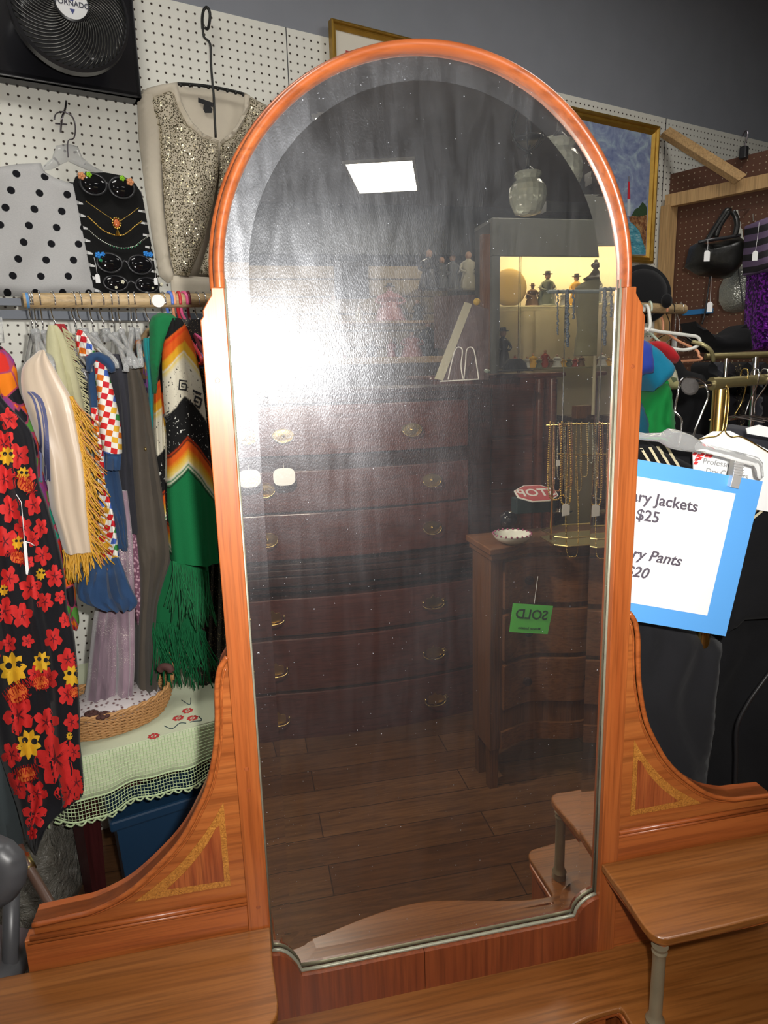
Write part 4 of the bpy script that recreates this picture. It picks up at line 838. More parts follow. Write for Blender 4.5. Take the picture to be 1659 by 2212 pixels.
rt = [E1[int(i*(len(E1)-1)/69)] for i in range(70)]; strands('side_fringe', [p-WN*.004 for p in rt], [random.uniform(.05, .085) for _ in rt], M['goldyarn'], so, r=.0015, sway=.012, seed=4, down=(WT*.42-EZ*.9), curl=.002)
rt = [E1[int(i*(len(E1)-1)/29)] for i in range(30)]; strands('rose_fringe', [p-WN*.002 for p in rt], [random.uniform(.05, .08) for _ in rt], M['rosey'], so, r=.0015, sway=.014, seed=14, down=(WT*.5-EZ*.86), curl=.002)
rt = [E2[0].lerp(E2[-1], i/37) for i in range(38)]; strands('bottom_fringe', rt, [random.uniform(.055, .08) for _ in rt], M['goldyarn'], so, r=.0016, sway=.01, seed=8, curl=.0015)
# blue embroidered border on the dark side of the stole
tree = bvh(st); mb = MB()
def interp2(a): return [(p.x, p.y) for p in cr([Vector((q[0], q[1], 0)) for q in a], 8)]
for k, (dx_, w_) in enumerate(((0, 5), (9, 3), (15, 7))):
    a_ = [(60+dx_*.6, 846), (72+dx_, 862), (82+dx_, 895), (87+dx_, 940), (88+dx_, 985), (90+dx_, 1040)]
    L_ = [(a-w_/2, b) for a, b in a_]; R_ = [(a+w_/2, b) for a, b in a_]
    L_ = interp2(L_); R_ = interp2(R_)
    for i in range(len(L_)-1): mb.add([W(*L_[i], .66), W(*R_[i], .66), W(*R_[i+1], .66), W(*L_[i+1], .66)], [(0, 1, 2, 3)])
bm_ = drape(tree, mb, .003).build('blue_border', plain('blue_embroidery', (.09, .10, .22), .7), so); md = bm_.modifiers.new('s', 'SOLIDIFY'); md.thickness = .0008
# tropical blouse ----------------------------------------
t = NT('tropical_print'); v1 = t.N('TexVoronoi', i_Vector=t.co(), i_Scale=26); v2 = t.N('TexVoronoi', feature='DISTANCE_TO_EDGE', i_Vector=t.co(), i_Scale=26)
c1 = t.ramp(t.N('SeparateColor', i_0=v1.outputs['Color']).outputs[1], [(0, (.72, .12, .01)), (.25, (.10, .30, .05)), (.4, (.25, .05, .22)), (.55, (.75, .20, .01)), (.72, (.015, .015, .02)), (.85, (.02, .30, .2)), (.95, (.6, .03, .02))], 'CONSTANT')
t.base(t.mix(t.ramp(v2.outputs[0], [(.02, 1.), (.06, 0.)]), c1, (.35, .05, .12)), .8, 0, .2); M['tropic'] = t.m
tag(garment('blouse', [(748, -30, 3), (760, -30, 20), (787, -30, 36), (841, -20, 40), (871, -10, 52), (905, 0, 70), (931, 10, 86), (977, 20, 86), (1020, 30, 92), (1060, 40, 106), (1100, 60, 115), (1150, 80, 130), (1208, 90, 137), (1263, 105, 163), (1310, 118, 166), (1339, 130, 174), (1356, 145, 168)], .62, M['tropic'], back=.16, folds=2, n=44), 'tropical orange, green and purple print blouse behind the hibiscus dress', 'blouse')
# hibiscus dress -------------------------------------------
M['dressblack'] = cloth('black_cotton_print_ground', (.008, .008, .011), rough=.75)
hd = thing('dress', 'black dress with red hibiscus flowers and yellow suns, far left', 'dress', W(80, 1834, .74))
hs = garment('cloth', [(838, -60, -6), (856, -60, 0), (880, -60, 22), (905, -60, 47), (931, -60, 69), (980, -60, 78), (1040, -60, 83), (1082, -60, 100), (1147, -60, 119), (1190, -58, 130), (1252, -55, 141), (1317, -50, 145), (1360, -46, 159), (1425, -38, 166), (1534, -24, 172), (1596, -12, 172), (1650, 6, 178), (1709, 26, 184), (1738, 36, 132), (1766, 43, 102), (1805, 57, 86), (1834, 72, 80)], .70, M['dressblack'], hd, front=.06, back=.10, folds=2.5, amp=.014, n=90, nc=60, seed=11)
tree = bvh(hs)
M['hib'] = plain('hibiscus_red', (.62, .018, .016), .75, nz=.25, ns=60); M['hibd'] = plain('hibiscus_dark', (.12, .004, .01), .8); M['sunny'] = plain('sun_yellow', (.75, .42, .015), .75, nz=.15, ns=80); M['sunor'] = plain('sun_orange', (.70, .14, .02), .75)
petals, veins, suns, oran, shades, red_t = MB(), MB(), MB(), MB(), MB(), MB(); rnd = random.Random(21)
def blob(mb, cx, cy, rf, n=40, rings=4, squash=1., rot=0):
    vs = [W(cx, cy, .7)]; fs = []
    for r_i in range(1, rings+1):
        for k in range(n):
            a = 2*PI*k/n; r = rf(a)*r_i/rings; x, y = r*math.cos(a)*squash, r*math.sin(a); vs.append(W(cx+x*math.cos(rot)-y*math.sin(rot), cy+x*math.sin(rot)+y*math.cos(rot), .7))
    for k in range(n): fs.append((0, 1+k, 1+(k+1) % n))
    for r_i in range(rings-1):
        for k in range(n): fs.append((1+r_i*n+k, 1+r_i*n+(k+1) % n, 1+(r_i+1)*n+(k+1) % n, 1+(r_i+1)*n+k))
    mb.add(vs, fs)
FLW = [(20, 905, 20), (8, 960, 26), (40, 985, 22), (10, 1035, 25), (62, 1030, 16), (22, 1100, 24), (72, 1090, 20), (50, 1140, 20), (88, 1140, 17), (10, 1170, 26), (92, 1200, 18), (62, 1215, 12), (20, 1250, 22), (118, 1245, 20), (66, 1270, 22), (10, 1320, 24), (97, 1300, 17), (48, 1330, 22), (140, 1340, 14), (115, 1380, 20), (20, 1390, 16), (147, 1425, 20), (75, 1455, 14), (104, 1465, 20), (145, 1500, 20), (40, 1545, 34), (100, 1560, 24), (155, 1560, 17), (25, 1630, 22), (120, 1640, 44), (160, 1625, 16), (40, 1700, 22), (80, 1715, 22), (75, 1760, 24), (150, 1710, 30), (165, 1690, 22), (70, 1800, 12), (-20, 1400, 24), (-25, 1250, 22), (-20, 1120, 20), (15, 1690, 18), (72, 1165, 14), (130, 1290, 12), (60, 1385, 12)]
for (cx, cy, r) in FLW:
    r *= 1.22
    a0 = rnd.uniform(0, 6.28); sq = rnd.uniform(.72, .95)
    blob(petals, cx, cy, lambda a: r*(.46+.60*abs(math.sin(2.5*(a+a0)))**.55)*(1+.05*math.sin(13*a)), squash=sq)
    for k in range(5):
        a = (k+.5)*2*PI/5*1.0-a0+PI/10*0
        for j in (-.12, 0, .12):
            d_ = a+j; x0, y0 = cx+math.cos(d_)*r*.1*sq, cy+math.sin(d_)*r*.1; x1, y1 = cx+math.cos(d_)*r*.55*sq, cy+math.sin(d_)*r*.55; nx, ny = -math.sin(d_)*r*.028, math.cos(d_)*r*.028
            veins.add([W(x0-nx, y0-ny, .7), W(x0+nx, y0+ny, .7), W(x1, y1, .7)], [(0, 1, 2)])
    blob(veins, cx, cy, lambda a: r*.10, n=10, rings=1)
for (cx, cy, r, ro) in ((28, 1445, 38, -.2), (90, 1430, 24, .2), (155, 1460, 24, .1), (62, 1608, 34, .15), (88, 1240, 14, .1), (15, 985, 22, 0), (38, 1172, 16, 0), (8, 1275, 13, 0), (150, 1590, 9, 0), (50, 1025, 18, .1)):
    blob(suns, cx, cy, lambda a: r*(.68+.32*abs(((a*9/(2*PI)) % 1)-.5)*2), n=72, squash=.82, rot=ro)
    for s in (-1, 1): blob(shades, cx+s*r*.30*math.cos(ro)+2, cy-r*.22+s*r*.30*math.sin(ro)*.8, lambda a: r*.20, n=14, rings=2)
def cloth_text(mb, body, cx, cy, w_, h_, rot, arc=.0):
    """lettering printed on the cloth in photo-plane units"""
    tm = text_mb(body, 1, (0, 0, 0), Vector((1, 0, 0)), Vector((0, 1, 0)), Vector((0, 0, 1)), depth=0.0001, bold=True)
    xs = [p.x for p in tm.v]; sx = w_/(max(xs)-min(xs)); cr_, sr = math.cos(rot), math.sin(rot)
    vs = []
    for p in tm.v:
        x, y = p.x*sx, -p.y*h_; y += arc*(x/(w_/2))**2; y *= 1+.0; vs.append(W(cx+x*cr_-y*sr, cy+x*sr+y*cr_, .7))
    mb.add(vs, tm.f)
for (cx, cy, r, ro) in ((38, 1492, 1.0, -.55), (88, 1470, .75, -.3), (162, 1492, .55, -.5), (56, 1668, .85, -.25), (55, 1042, .8, .5), (38, 1200, .7, .2)):
    blob(oran, cx, cy+6*r, lambda a: 17*r*(1+.35*abs(math.cos(a))), n=24, squash=1.0, rot=ro)
    cloth_text(red_t, 'HAWAIIAN', cx-2*r, cy-5*r, 66*r, 34*r, ro, arc=6*r); cloth_text(red_t, 'Tropic', cx+6*r, cy+17*r, 52*r, 31*r, ro, arc=-4*r)
for mb, nm_, m_, l_ in ((petals, 'printed_flowers', 'hib', .0012), (veins, 'printed_veins', 'hibd', .0018), (suns, 'printed_suns', 'sunny', .0022), (shades, 'printed_sunglasses', 'dressblack', .0028), (oran, 'printed_banners', 'sunor', .0026), (red_t, 'printed_lettering', 'hib', .0034)):
    keep = []
    for i, p in enumerate(mb.v):
        d = (p-CAM).normalized(); h = tree.ray_cast(CAM, d); keep.append(h[0] is not None)
        if h[0] is not None: mb.v[i] = h[0]-d*l_
    mb.f = [f for f in mb.f if all(keep[j] for j in f)]
    o_ = mb.build(nm_, M[m_], hd, smooth=(nm_ != 'printed_lettering'))
tg = thing('price_tag', 'white plastic tag strip pinned on the hibiscus dress', 'tag', W(57, 1235, .79))
mb = MB(); mb.prism([W(a, b, .785) for a, b in ((50, 1170), (57, 1168), (62, 1230), (60, 1242), (56, 1240))], -WN*.001); mb.build('strip', M['paper'], tg)
MB().tube([W(35, 1068, .785), W(46, 1085, .79), W(50, 1130, .79), W(53, 1172, .787)], .0008, 5).build('thread', M['paper'], tg); MB().tube([W(53, 1170, .787), W(64, 1172, .79), W(74, 1178, .787)], .0009, 5).build('barb', M['paper'], tg)
tag(cush('hanging_tag', [(-20, 690), (4, 684), (10, 740), (-20, 742)], PL(.40), .004, M['clear'], step=8), 'clear plastic tag at the left edge below the rod', 'tag')
# ================================================ side table with crochet cloth, basket and bins
TZ = .665
c0 = Z(159, 1640, TZ); c1 = Z(467, 1558, TZ); fr = (c1-c0); ft = fr.normalized(); fn = EZ.cross(ft)   # along the front edge, and back towards the wall
print('table', c0, c1, ft)
LEN = 1.05; DEP = .55; O0 = c0-ft*.045
M['mahog'] = wood('dark_red_mahogany', (.035, .006, .008), (.075, .012, .014), 2, rough=.35)
tb = thing('side_table', 'dark red wooden side table under the pale green crochet cloth', 'table', O0+ft*LEN/2+fn*DEP/2-EZ*TZ)
ax3 = (ft, fn, EZ)
MB().box(O0+ft*LEN/2+fn*DEP/2-EZ*.012, (LEN, DEP, .022), ax3).build('tabletop', M['mahog'], tb, bevel=.004)
MB().box(O0+ft*LEN/2+fn*DEP/2-EZ*.075, (LEN-.08, DEP-.06, .10), ax3).build('apron', M['mahog'], tb)
for a, b in ((.055, .045), (LEN-.055, .045), (.055, DEP-.045), (LEN-.055, DEP-.045)):
    q = O0+ft*a+fn*b; q.z = 0; MB().tube([q, q+EZ*.25, q+EZ*.55, q+EZ*.64], [.019, .024, .034, .036], 4).build('leg', M['mahog'], tb)
cl = thing('tablecloth', 'pale green crocheted tablecloth with scalloped net border', 'tablecloth', O0+ft*.4+fn*.2)
M['croc'] = cloth('pale_green_cotton', (.50, .62, .36), nz=.06, weave=1500); M['creamcloth'] = cloth('cream_green_linen', (.58, .62, .44), nz=.05)
# solid top, then net hanging over the front and left edges
MB().box(O0+ft*LEN/2+fn*(DEP/2)+EZ*.0015, (LEN+.004, DEP, .003), ax3).build('top_cloth', M['creamcloth'], cl)
def dropf(s): return .125+.018*math.sin(s*9)+.01*math.sin(s*23)
def hang(s, f):  # s along front edge (m), f 0..1 down
    w_ = dropf(s)*f; return O0+ft*s-fn*(.006+.020*f+.010*f*math.sin(s*31)+.006*math.sin(s*70)*f)-EZ*(w_-.003)
CE = .0072; ns = int(LEN/CE); solid = MB()
nr = 5
for i0 in range(0, 1):
    G = [[hang(-.01+s*CE*1.0, .0+.66*r/nr) for s in range(ns+2)] for r in range(nr+1)]; solid.grid(G)
sd = solid.build('net_lining', M['creamcloth'], cl, smooth=True); md = sd.modifiers.new('s', 'SOLIDIFY'); md.thickness = .0012
def net(rows, cols, fpt, name, r=.0011):
    mb = MB(); G = [[fpt(c_, r_) for c_ in range(cols+1)] for r_ in range(rows+1)]; mb.grid(G)
    o_ = mb.build(name, M['croc'], cl); md = o_.modifiers.new('w', 'WIREFRAME'); md.thickness = r*2; md.use_replace = True; md.use_even_offset = False; o_['kind'] = 'stuff'; return o_
net(17, ns, lambda c_, r_: hang(-.01+c_*CE, r_/17*1.0)-fn*.0022, 'net_border')
mb = MB()
for i in range(0, ns, 1):
    s = -.01+i*CE+CE/2; p = hang(s, 1.0)
    if i % 3 == 1: mb.tube([p+ft*(-CE*1.4), p-EZ*.006+ft*(-CE*.7), p-EZ*.009, p-EZ*.006+ft*(CE*.7), p+ft*(CE*1.4)], .0024, 6)
mb.tube([hang(-.01+i*CE, .985)-fn*.002 for i in range(ns+1)], .002, 6); mb.tube([hang(-.01+i*CE, .66)-fn*.002 for i in range(ns+1)], .0018, 6)
mb.build('scalloped_edge', M['croc'], cl, smooth=True)
# left end drop
def hangl(s, f): return O0-ft*(.008+.02*f)+fn*s-EZ*(.14*f)-ft*.01*f*math.sin(s*40)
net(17, 40, lambda c_, r_: hangl(-.02+c_*CE, r_/17), 'side_net_border')
# embroidered flowers on the flat
M['emb'] = plain('red_embroidery', (.45, .03, .03), .8); M['embg'] = plain('dark_stem_thread', (.03, .06, .07), .8)
eo = MB(); es = MB()
for (a, b) in ((385, 1551), (405, 1535), (416, 1551), (332, 1590)):
    p = Z(a, b, TZ+.004)
    for k in range(8): eo.ball(p+ft*(.010*math.cos(k*PI/4))+fn*(.010*math.sin(k*PI/4)), .0045, 6, 4, (1, 1, .25))
    eo.ball(p, .0035, 6, 4, (1, 1, .3))
for pts in (((355, 1568), (372, 1574), (388, 1562), (402, 1562)), ((392, 1512), (410, 1522), (412, 1508)), ((430, 1548), (436, 1556), (420, 1558), (410, 1560))): es.tube(cr([Z(a, b, TZ+.004) for a, b in pts], 4), .0011, 5)
eo.build('embroidered_flowers', M['emb'], cl, smooth=True); es.build('embroidered_stems', M['embg'], cl, smooth=True)
# wicker basket
M['wick'] = plain('tan_wicker', (.46, .24, .09), .6, nz=.35, ns=90)
bc = Z(262, 1560, TZ); ba, bb_ = .150, .105; rotb = math.atan2(ft.y, ft.x)+.15; bX = Vector((math.cos(rotb), math.sin(rotb), 0)); bY = EZ.cross(bX)
bc = Z(256, 1575, TZ)+bY*.05; bc.z = TZ+.005
bk = thing('basket', 'oval tan wicker basket with arched end handles on the crochet cloth', 'basket', bc)
H = .062; weave = MB()
for r_ in range(15):
    z_ = .004+H*r_/15; fl_ = .86+.14*math.sin(min(1, r_/11)*PI/2); n = 96
    weave.tube([bc+bX*((ba*fl_+.0022*math.cos(i*PI/2*1.0+(r_ % 2)*PI))*math.cos(2*PI*i/n))+bY*((bb_*fl_+.0022*math.cos(i*PI/2+(r_ % 2)*PI))*math.sin(2*PI*i/n))+EZ*(z_+.010*(abs(math.cos(2*PI*i/n))**3)*r_/15) for i in range(n)], .0021, 5, closed=True)
weave.build('woven_side', M['wick'], bk, smooth=True)
st_ = MB()
for i in range(48):
    a = 2*PI*i/48; st_.tube([bc+bX*(ba*(.86+.14*math.sin(min(1, f_/.8)*PI/2))*math.cos(a))+bY*(bb_*(.86+.14*math.sin(min(1, f_/.8)*PI/2))*math.sin(a))+EZ*(H*f_+.003) for f_ in (0, .3, .6, 1)], .0017, 5)
st_.build('stakes', M['wick'], bk, smooth=True)
rim = MB()
for q_ in (0, PI): rim.tube([bc+bX*((ba+.003*math.cos(i*.9+q_))*math.cos(2*PI*i/120))+bY*((bb_+.003*math.cos(i*.9+q_))*math.sin(2*PI*i/120))+EZ*(H+.002+.003*math.sin(i*.9+q_)+.014*abs(math.cos(2*PI*i/120))**3) for i in range(120)], .0034, 6, closed=True)
rim.build('braided_rim', M['wick'], bk, smooth=True)
MB().lathe(bc, [(1e-3, 0), (.84, 0), (.84, .004), (1e-3, .004)], 40, (bX*ba, bY*bb_, EZ)).build('base', M['wick'], bk)
hn = MB()
for s in (1, -1):
    e = bc+bX*ba*s*.98+EZ*(H+.01)
    for q_ in (0, 2.1, 4.2):
        pts = []
        for i in range(25):
            a = PI*i/24; pts.append(e+bY*(.032*math.cos(a)*-1)+EZ*(.062*math.sin(a)**.8)+bX*s*(.010*math.sin(a))+(bX*math.cos(i*.8+q_)+EZ*math.sin(i*.8+q_))*.0034)
        hn.tube(pts, .0032, 6)
hn.build('handle', M['wick'], bk, smooth=True)
# sewing bits lying in it
t = NT('floral_scrap'); v1 = t.N('TexVoronoi', i_Vector=t.co(), i_Scale=90); t.base(t.ramp(v1.outputs['Distance'], [(.2, (.12, .05, .05)), (.4, (.55, .5, .5))]), .85); M['scrap'] = t.m
mb = MB(); mb.ball(bc+EZ*.045, .1, 20, 10, (1.25, .85, .28), (bX, bY, EZ)); o_ = mb.build('folded_cloth', M['scrap'], smooth=True); tag(o_, 'small floral cloth folded inside the wicker basket', 'cloth')
M['brownp'] = plain('brown_velvet_rosette', (.07, .025, .02), .8)
def rosette(px, py, r, lab):
    p = Z(px, py, TZ+.07); mb = MB()
    for k in range(7): mb.ball(p+bX*(r*.7*math.cos(k*.9))+bY*(r*.7*math.sin(k*.9)), r*.5, 8, 6, (1, 1, .6))
    mb.ball(p, r*.5, 8, 6); tag(mb.build('rosette', M['brownp'], smooth=True), lab, 'rosette')
rosette(222, 1545, .016, 'small brown velvet rosette in the basket under the lilac trouser leg'); rosette(197, 1541, .014, 'small brown velvet rosette at the left of the basket')
tag(MB().tube(cr([Z(345, 1448, TZ+.14), Z(352, 1440, TZ+.15), Z(365, 1442, TZ+.15), Z(370, 1450, TZ+.14)], 4), .009, 8).build('ribbon_roll', M['brownp'], smooth=True), 'dark brown ribbon roll on the handle end of the basket', 'ribbon')
# things under the table
M['bluebin'] = plain('blue_plastic', (.012, .045, .10), .4); q = O0+ft*.36+fn*.25
bb2 = thing('storage_bin', 'blue plastic storage bin on the floor under the side table', 'bin', Vector((q.x, q.y, 0)))
mb = MB(); base_ = [(-.24, -.16), (.24, -.16), (.24, .16), (-.24, .16)]
lo_ = [q+ft*(a*.92)+fn*(b*.92)-EZ*q.z for a, b in base_]; hi_ = [q+ft*a+fn*b-EZ*(q.z-.40) for a, b in base_]; mb.add(lo_+hi_, [(0, 1, 2, 3), (0, 1, 5, 4), (1, 2, 6, 5), (2, 3, 7, 6), (3, 0, 4, 7)]); b_ = mb.build('body', M['bluebin'], bb2); b_.modifiers.new('s', 'SOLIDIFY').thickness = .004
MB().box(q-EZ*(q.z-.415), (.51, .35, .03), ax3).build('lid', M['bluebin'], bb2, bevel=.006)
# grey coat, grey plastic chair and clear bag at the lower left
M['greycloth'] = cloth('grey_quilted', (.06, .075, .08)); tag(garment('coat', [(1500, -60, 8), (1600, -60, 18), (1680, -60, 30), (1760, -60, 45), (1830, -60, 52), (1870, -60, 30)], .66, M['greycloth'], back=.10, folds=2, amp=.01), 'blue grey quilted coat behind the hibiscus dress at the left edge', 'coat')
t = NT('crinkled_film'); n1 = t.noise(t.co(), 22, 5, .7, 1.5); t.base((.20, .19, .16), .22); t.b.inputs['Transmission Weight'].default_value = .25; t.bump(n1, 1., .02); M['film'] = t.m
tag(cush('plastic_bag', [(-40, 1840), (40, 1835), (80, 1800), (100, 1770), (125, 1850), (140, 1950), (110, 2010), (70, 2110), (-40, 2180)], lambda x, y: D(x, y, 1.55), .05, M['film'], nrm=CF, step=14, edge=40, folds=60, amp=.012, back=.12), 'crinkled clear plastic garment bag on the floor at lower left', 'bag')
pole = thing('pole', 'dark wooden pole slanting down beside the garment bag', 'pole', D(118, 1965, 1.18)); MB().tube([D(40, 1830, 1.22), D(60, 1870, 1.2), D(122, 1975, 1.16), D(150, 2030, 1.15)], .0085, 10).build('shaft', plain('dark_varnish', (.09, .05, .035), .35), pole, smooth=True)
MB().tube([D(50, 1850, 1.212), D(66, 1880, 1.198)], .011, 10).build('ferrule', M['oldbrass'], pole, smooth=True)
M['greypl'] = plain('grey_plastic', (.075, .075, .08), .35)
ch = thing('chair', 'grey moulded plastic chair back cut off by the left edge', 'chair', Vector((-.95, .05, 0)))
pf_ = lambda x, y: D(x, y, 1.1)
cush('backrest', [(-120, 1800), (-20, 1805), (20, 1822), (44, 1848), (52, 1880), (48, 1915), (28, 1945), (0, 1962), (-60, 1975), (-120, 1970)], pf_, .02, M['greypl'], ch, nrm=CF, step=10, edge=26, back=.012)
cush('seat', [(-120, 2090), (0, 2108), (20, 2122), (22, 2140), (0, 2152), (-120, 2150)], pf_, .02, M['greypl'], ch, nrm=CF, step=10, edge=16, back=.12)
q = [D(10, 1950, 1.12), D(8, 2120, 1.12)]
MB().tube([q[0]+CF*.02, q[1]+CF*.02, Vector((q[1].x, q[1].y, 0))], .013, 10).build('leg', M['greypl'], ch, smooth=True)
MB().tube([q[1]-CR*.25+CF*.02, Vector((q[1].x-.25, q[1].y+.05, 0))], .013, 10).build('leg', M['greypl'], ch, smooth=True)
# ================================================ right side: brown partition, racks, bags, jackets
pc0 = W(1445, 400, 0); pa = math.radians(-28); PD = Vector((math.sin(pa), math.cos(pa), 0)); PN = Vector((math.cos(pa), -math.sin(pa), 0))   # PD runs back to the wall
def Q(px, py, off=0.0): return onp(px, py, PN, PN.dot(pc0)-off)
zt = Q(1500, 364).z
mb = MB().box(Vector((0, 0, zt/2)), (2.4, .006, zt)); o = mb.build('wall_partition', M['pegb'], origin=Vector((0, 0, 0))); o.location = pc0-PD*1.2+PN*.0-EZ*pc0.z; o.location.z = 0
o.rotation_euler = (0, 0, math.atan2(PD.y, PD.x)); struct(o)
def lumber(name, p, q, w_, d_, up, lab=None, m=None, nrm=None):
    X = (q-p).normalized(); n_ = nrm or PN; u_ = n_.cross(X).normalized()
    return MB().box((p+q)/2, ((q-p).length, d_, w_), (X, n_, u_)).build(name, m or M['pine'], bevel=.002)
o = lumber('beam', Q(1440, 436, .045), Q(1750, 373, .045), .055, .038, EZ); tag(o, 'pale pine beam running along the top of the brown pegboard partition', 'beam')
pz = Q(1440, 440, .03); p1 = Vector((pz.x, pz.y, 0))
o = MB().box(Vector((0, 0, 0)), (1, 1, 1)); o = MB().box(p1+EZ*(pz.z/2)+PD*-.02-PN*.012, (.07, .04, pz.z-.03), (WT, -WN, EZ)).build('post', M['pine'], bevel=.002); tag(o, 'pale pine post where the brown partition meets the white pegboard', 'post')
a, b = W(1436, 285, .04), Q(1600, 388, .10); o = lumber('brace', a, b, .042, .038, EZ, nrm=-CF); tag(o, 'diagonal pine brace from the white pegboard down to the beam', 'brace')
ck = Q(1607, 330, .03); o = thing('clip', 'small dark bulldog clip on the top edge of the brown partition', 'clip', ck); MB().box(ck, (.03, .03, .05), (PD, PN, EZ)).build('body', M['gloss2'], o, bevel=.006); MB().tube(cr([ck+EZ*.02, ck+EZ*.07-PD*.01, ck+EZ*.085, ck+EZ*.065+PD*.012], 4), .003, 6).build('wire', M['wiredark'], o)
# hat
M['felt'] = cloth('black_felt', (.006, .006, .007), sheen=.1)
hp = D(1392, 632, 2.35); ht = thing('hat', 'black felt hat with wide round brim hanging at the mirror frame, on the right', 'hat', hp-EZ*.06)
hx = (CR*.95+EZ*-.25).normalized(); hy = -CF; hz = hx.cross(hy)
MB().lathe(hp, [(.001, .03), (.05, .028), (.078, .012), (.083, 0), (.078, -.012), (.05, -.02), (.001, -.022)], 40, (hx, hz, hy)).build('crown', M['felt'], ht, smooth=True)
MB().lathe(hp+CF*.015, [(.07, 0), (.10, .006), (.104, 0), (.10, -.006), (.07, -.004)], 40, (hx, hz, hy)).build('brim', M['felt'], ht, smooth=True)
MB().ball(D(1440, 650, 2.32), .019, 14, 8, (1, 1, 1.3)).build('pompom', M['felt'], ht, smooth=True)
# far rod, right of the mirror
HF = Vector((CF.x, CF.y, 0)).normalized()
def H(px, py, h): return onp(px, py, HF, CAM.dot(HF)+h)
def PH(h): return lambda x, y: H(x, y, h)
r0, r1 = W(1478, 668, .62), W(1330, 668, .62); r1 = Vector((r1.x, r1.y, r0.z)); rr = .0175
rd = thing('clothes_rod', 'short wooden clothes rod end seen just right of the mirror frame', 'rod', (r0+r1)/2); MB().tube([r0, r0-WT*.004, r1-WT*.4], [rr*.9, rr, rr], 18).build('dowel', M['dowel'], rd, smooth='auto')
MB().tube([r0-WT*.05, r0-WT*.05+WN*.59], .006, 8).build('bracket', M['chrome'], rd)
sb = MB().box((Q(1478, 672, .03)+Q(1537, 676, .03))/2, ((Q(1478, 672, .03)-Q(1537, 676, .03)).length, .03, .022), (PD, PN, EZ)).build('shelf_strip', plain('blue_strip', (.02, .16, .38), .5)); tag(sb, 'bright blue strip on the brown partition right of the wooden rod end', 'strip')
def hanger2(px, label, kind, wc=None, half=.2, turn=0, drop=0, grp=None):
    top = r0+(r1-r0)*((1478-px)/148); A = (WN*math.cos(turn)+WT*math.sin(turn)).normalized(); r = rr+.002
    o = thing('coat_hanger', label, 'hanger', top-EZ*.09, grp); hk = [top-A*r*1.02-EZ*.012]+[top+A*(-r*1.02*math.cos(PI*i/8))+EZ*(r*1.04*math.sin(PI*i/8)) for i in range(9)]+[top+A*r*1.02-EZ*.016, top-EZ*.048, top-EZ*.085]
    R_ = {'tube': .0042, 'wire': .0018, 'clear': .0018}[kind]; MB().tube(cr(hk, 2), R_, 6).build('hook', wc or M['chrome'], o, smooth=True)
    nk = top-EZ*(.085+drop); sl = .075
    mb = MB(); loop = [nk, nk+A*half*.5-EZ*sl*.45, nk+A*half*.93-EZ*sl*.85, nk+A*half-EZ*sl*1.1, nk+A*half*.93-EZ*sl*1.3, nk-A*half*.93-EZ*sl*1.3, nk-A*half-EZ*sl*1.1, nk-A*half*.93-EZ*sl*.85, nk-A*half*.5-EZ*sl*.45]
    if kind == 'clear': mb.tube(cr([loop[3], loop[2], loop[1], nk, loop[8], loop[7], loop[6]], 4), .008, 8)
    else: mb.tube(cr(loop, 5, closed=True), R_*1.05, 8, closed=True)
    mb.build('shoulders', {'tube': wc, 'wire': wc or M['chrome'], 'clear': M['clear']}[kind], o, smooth=True); return o
M['h_white'] = plain('white_plastic', (.72, .72, .66), .35); M['h_mint'] = plain('pale_mint_plastic', (.55, .62, .50), .35)
hanger2(1400, 'pale mint tubular hanger next to the right mirror stile', 'tube', M['h_mint'], turn=.5)
wh = thing('coat_hanger', 'white tubular hanger with its rounded arm standing clear on the far rod', 'hanger', H(1440, 760, 2.12))
MB().tube(cr([H(1391, 672, 2.2), H(1393, 660, 2.19), H(1400, 664, 2.16), H(1404, 690, 2.13), H(1404, 706, 2.12), H(1398, 716, 2.12)], 5), .0052, 8).build('hook', M['h_white'], wh, smooth=True)
MB().tube(cr([H(1385, 712, 2.12), H(1430, 717, 2.12), H(1485, 724, 2.12), H(1506, 728, 2.12), H(1512, 738, 2.12), H(1504, 749, 2.12), H(1475, 756, 2.12), H(1430, 748, 2.12), H(1385, 740, 2.12)], 6, closed=True), .0052, 8).build('shoulders', M['h_white'], wh, smooth=True)
hanger2(1432, 'peach tubular hanger on the short wooden rod', 'tube', M['h_peach'], turn=.3)
hanger2(1447, 'black hooked hanger on the short wooden rod', 'wire', M['iron'], turn=.2)
hanger2(1460, 'clear hanger with chrome hook on the short wooden rod', 'clear', turn=.9, half=.15)
hanger2(1470, 'chrome wire hanger last on the short wooden rod', 'wire', turn=.4)
M['turq'] = cloth('turquoise_cotton', (.01, .20, .34)); M['royal'] = cloth('royal_blue_cotton', (.03, .06, .36)); M['redc'] = cloth('red_cotton', (.42, .015, .02)); M['emer'] = cloth('emerald_cotton', (.01, .24, .05)); M['deepteal'] = cloth('deep_teal', (.01, .09, .14))
t = NT('floral_yellow_print'); v1 = t.N('TexVoronoi', i_Vector=t.co(), i_Scale=60); t.base(t.ramp(t.N('SeparateColor', i_0=v1.outputs['Color']).outputs[0], [(0, (.45, .42, .2)), (.4, (.10, .12, .06)), (.55, (.5, .48, .35)), (.8, (.4, .03, .04)), (.9, (.1, .1, .25))], 'CONSTANT'), .85); M['fprint'] = t.m
M['blackw'] = cloth('black_wool', (.0055, .0055, .0065), nz=.3, sheen=.03); kw = dict(nrm=HF, back=.12)
tag(cush('shirt', [(1440, 760), (1468, 775), (1484, 800), (1520, 810), (1545, 850), (1552, 1000), (1560, 1700), (1340, 1700), (1340, 790)], PH(2.15), .05, M['blackw'], step=24, edge=20, **kw), 'black shirt on the far rod behind the coloured sleeves', 'shirt')
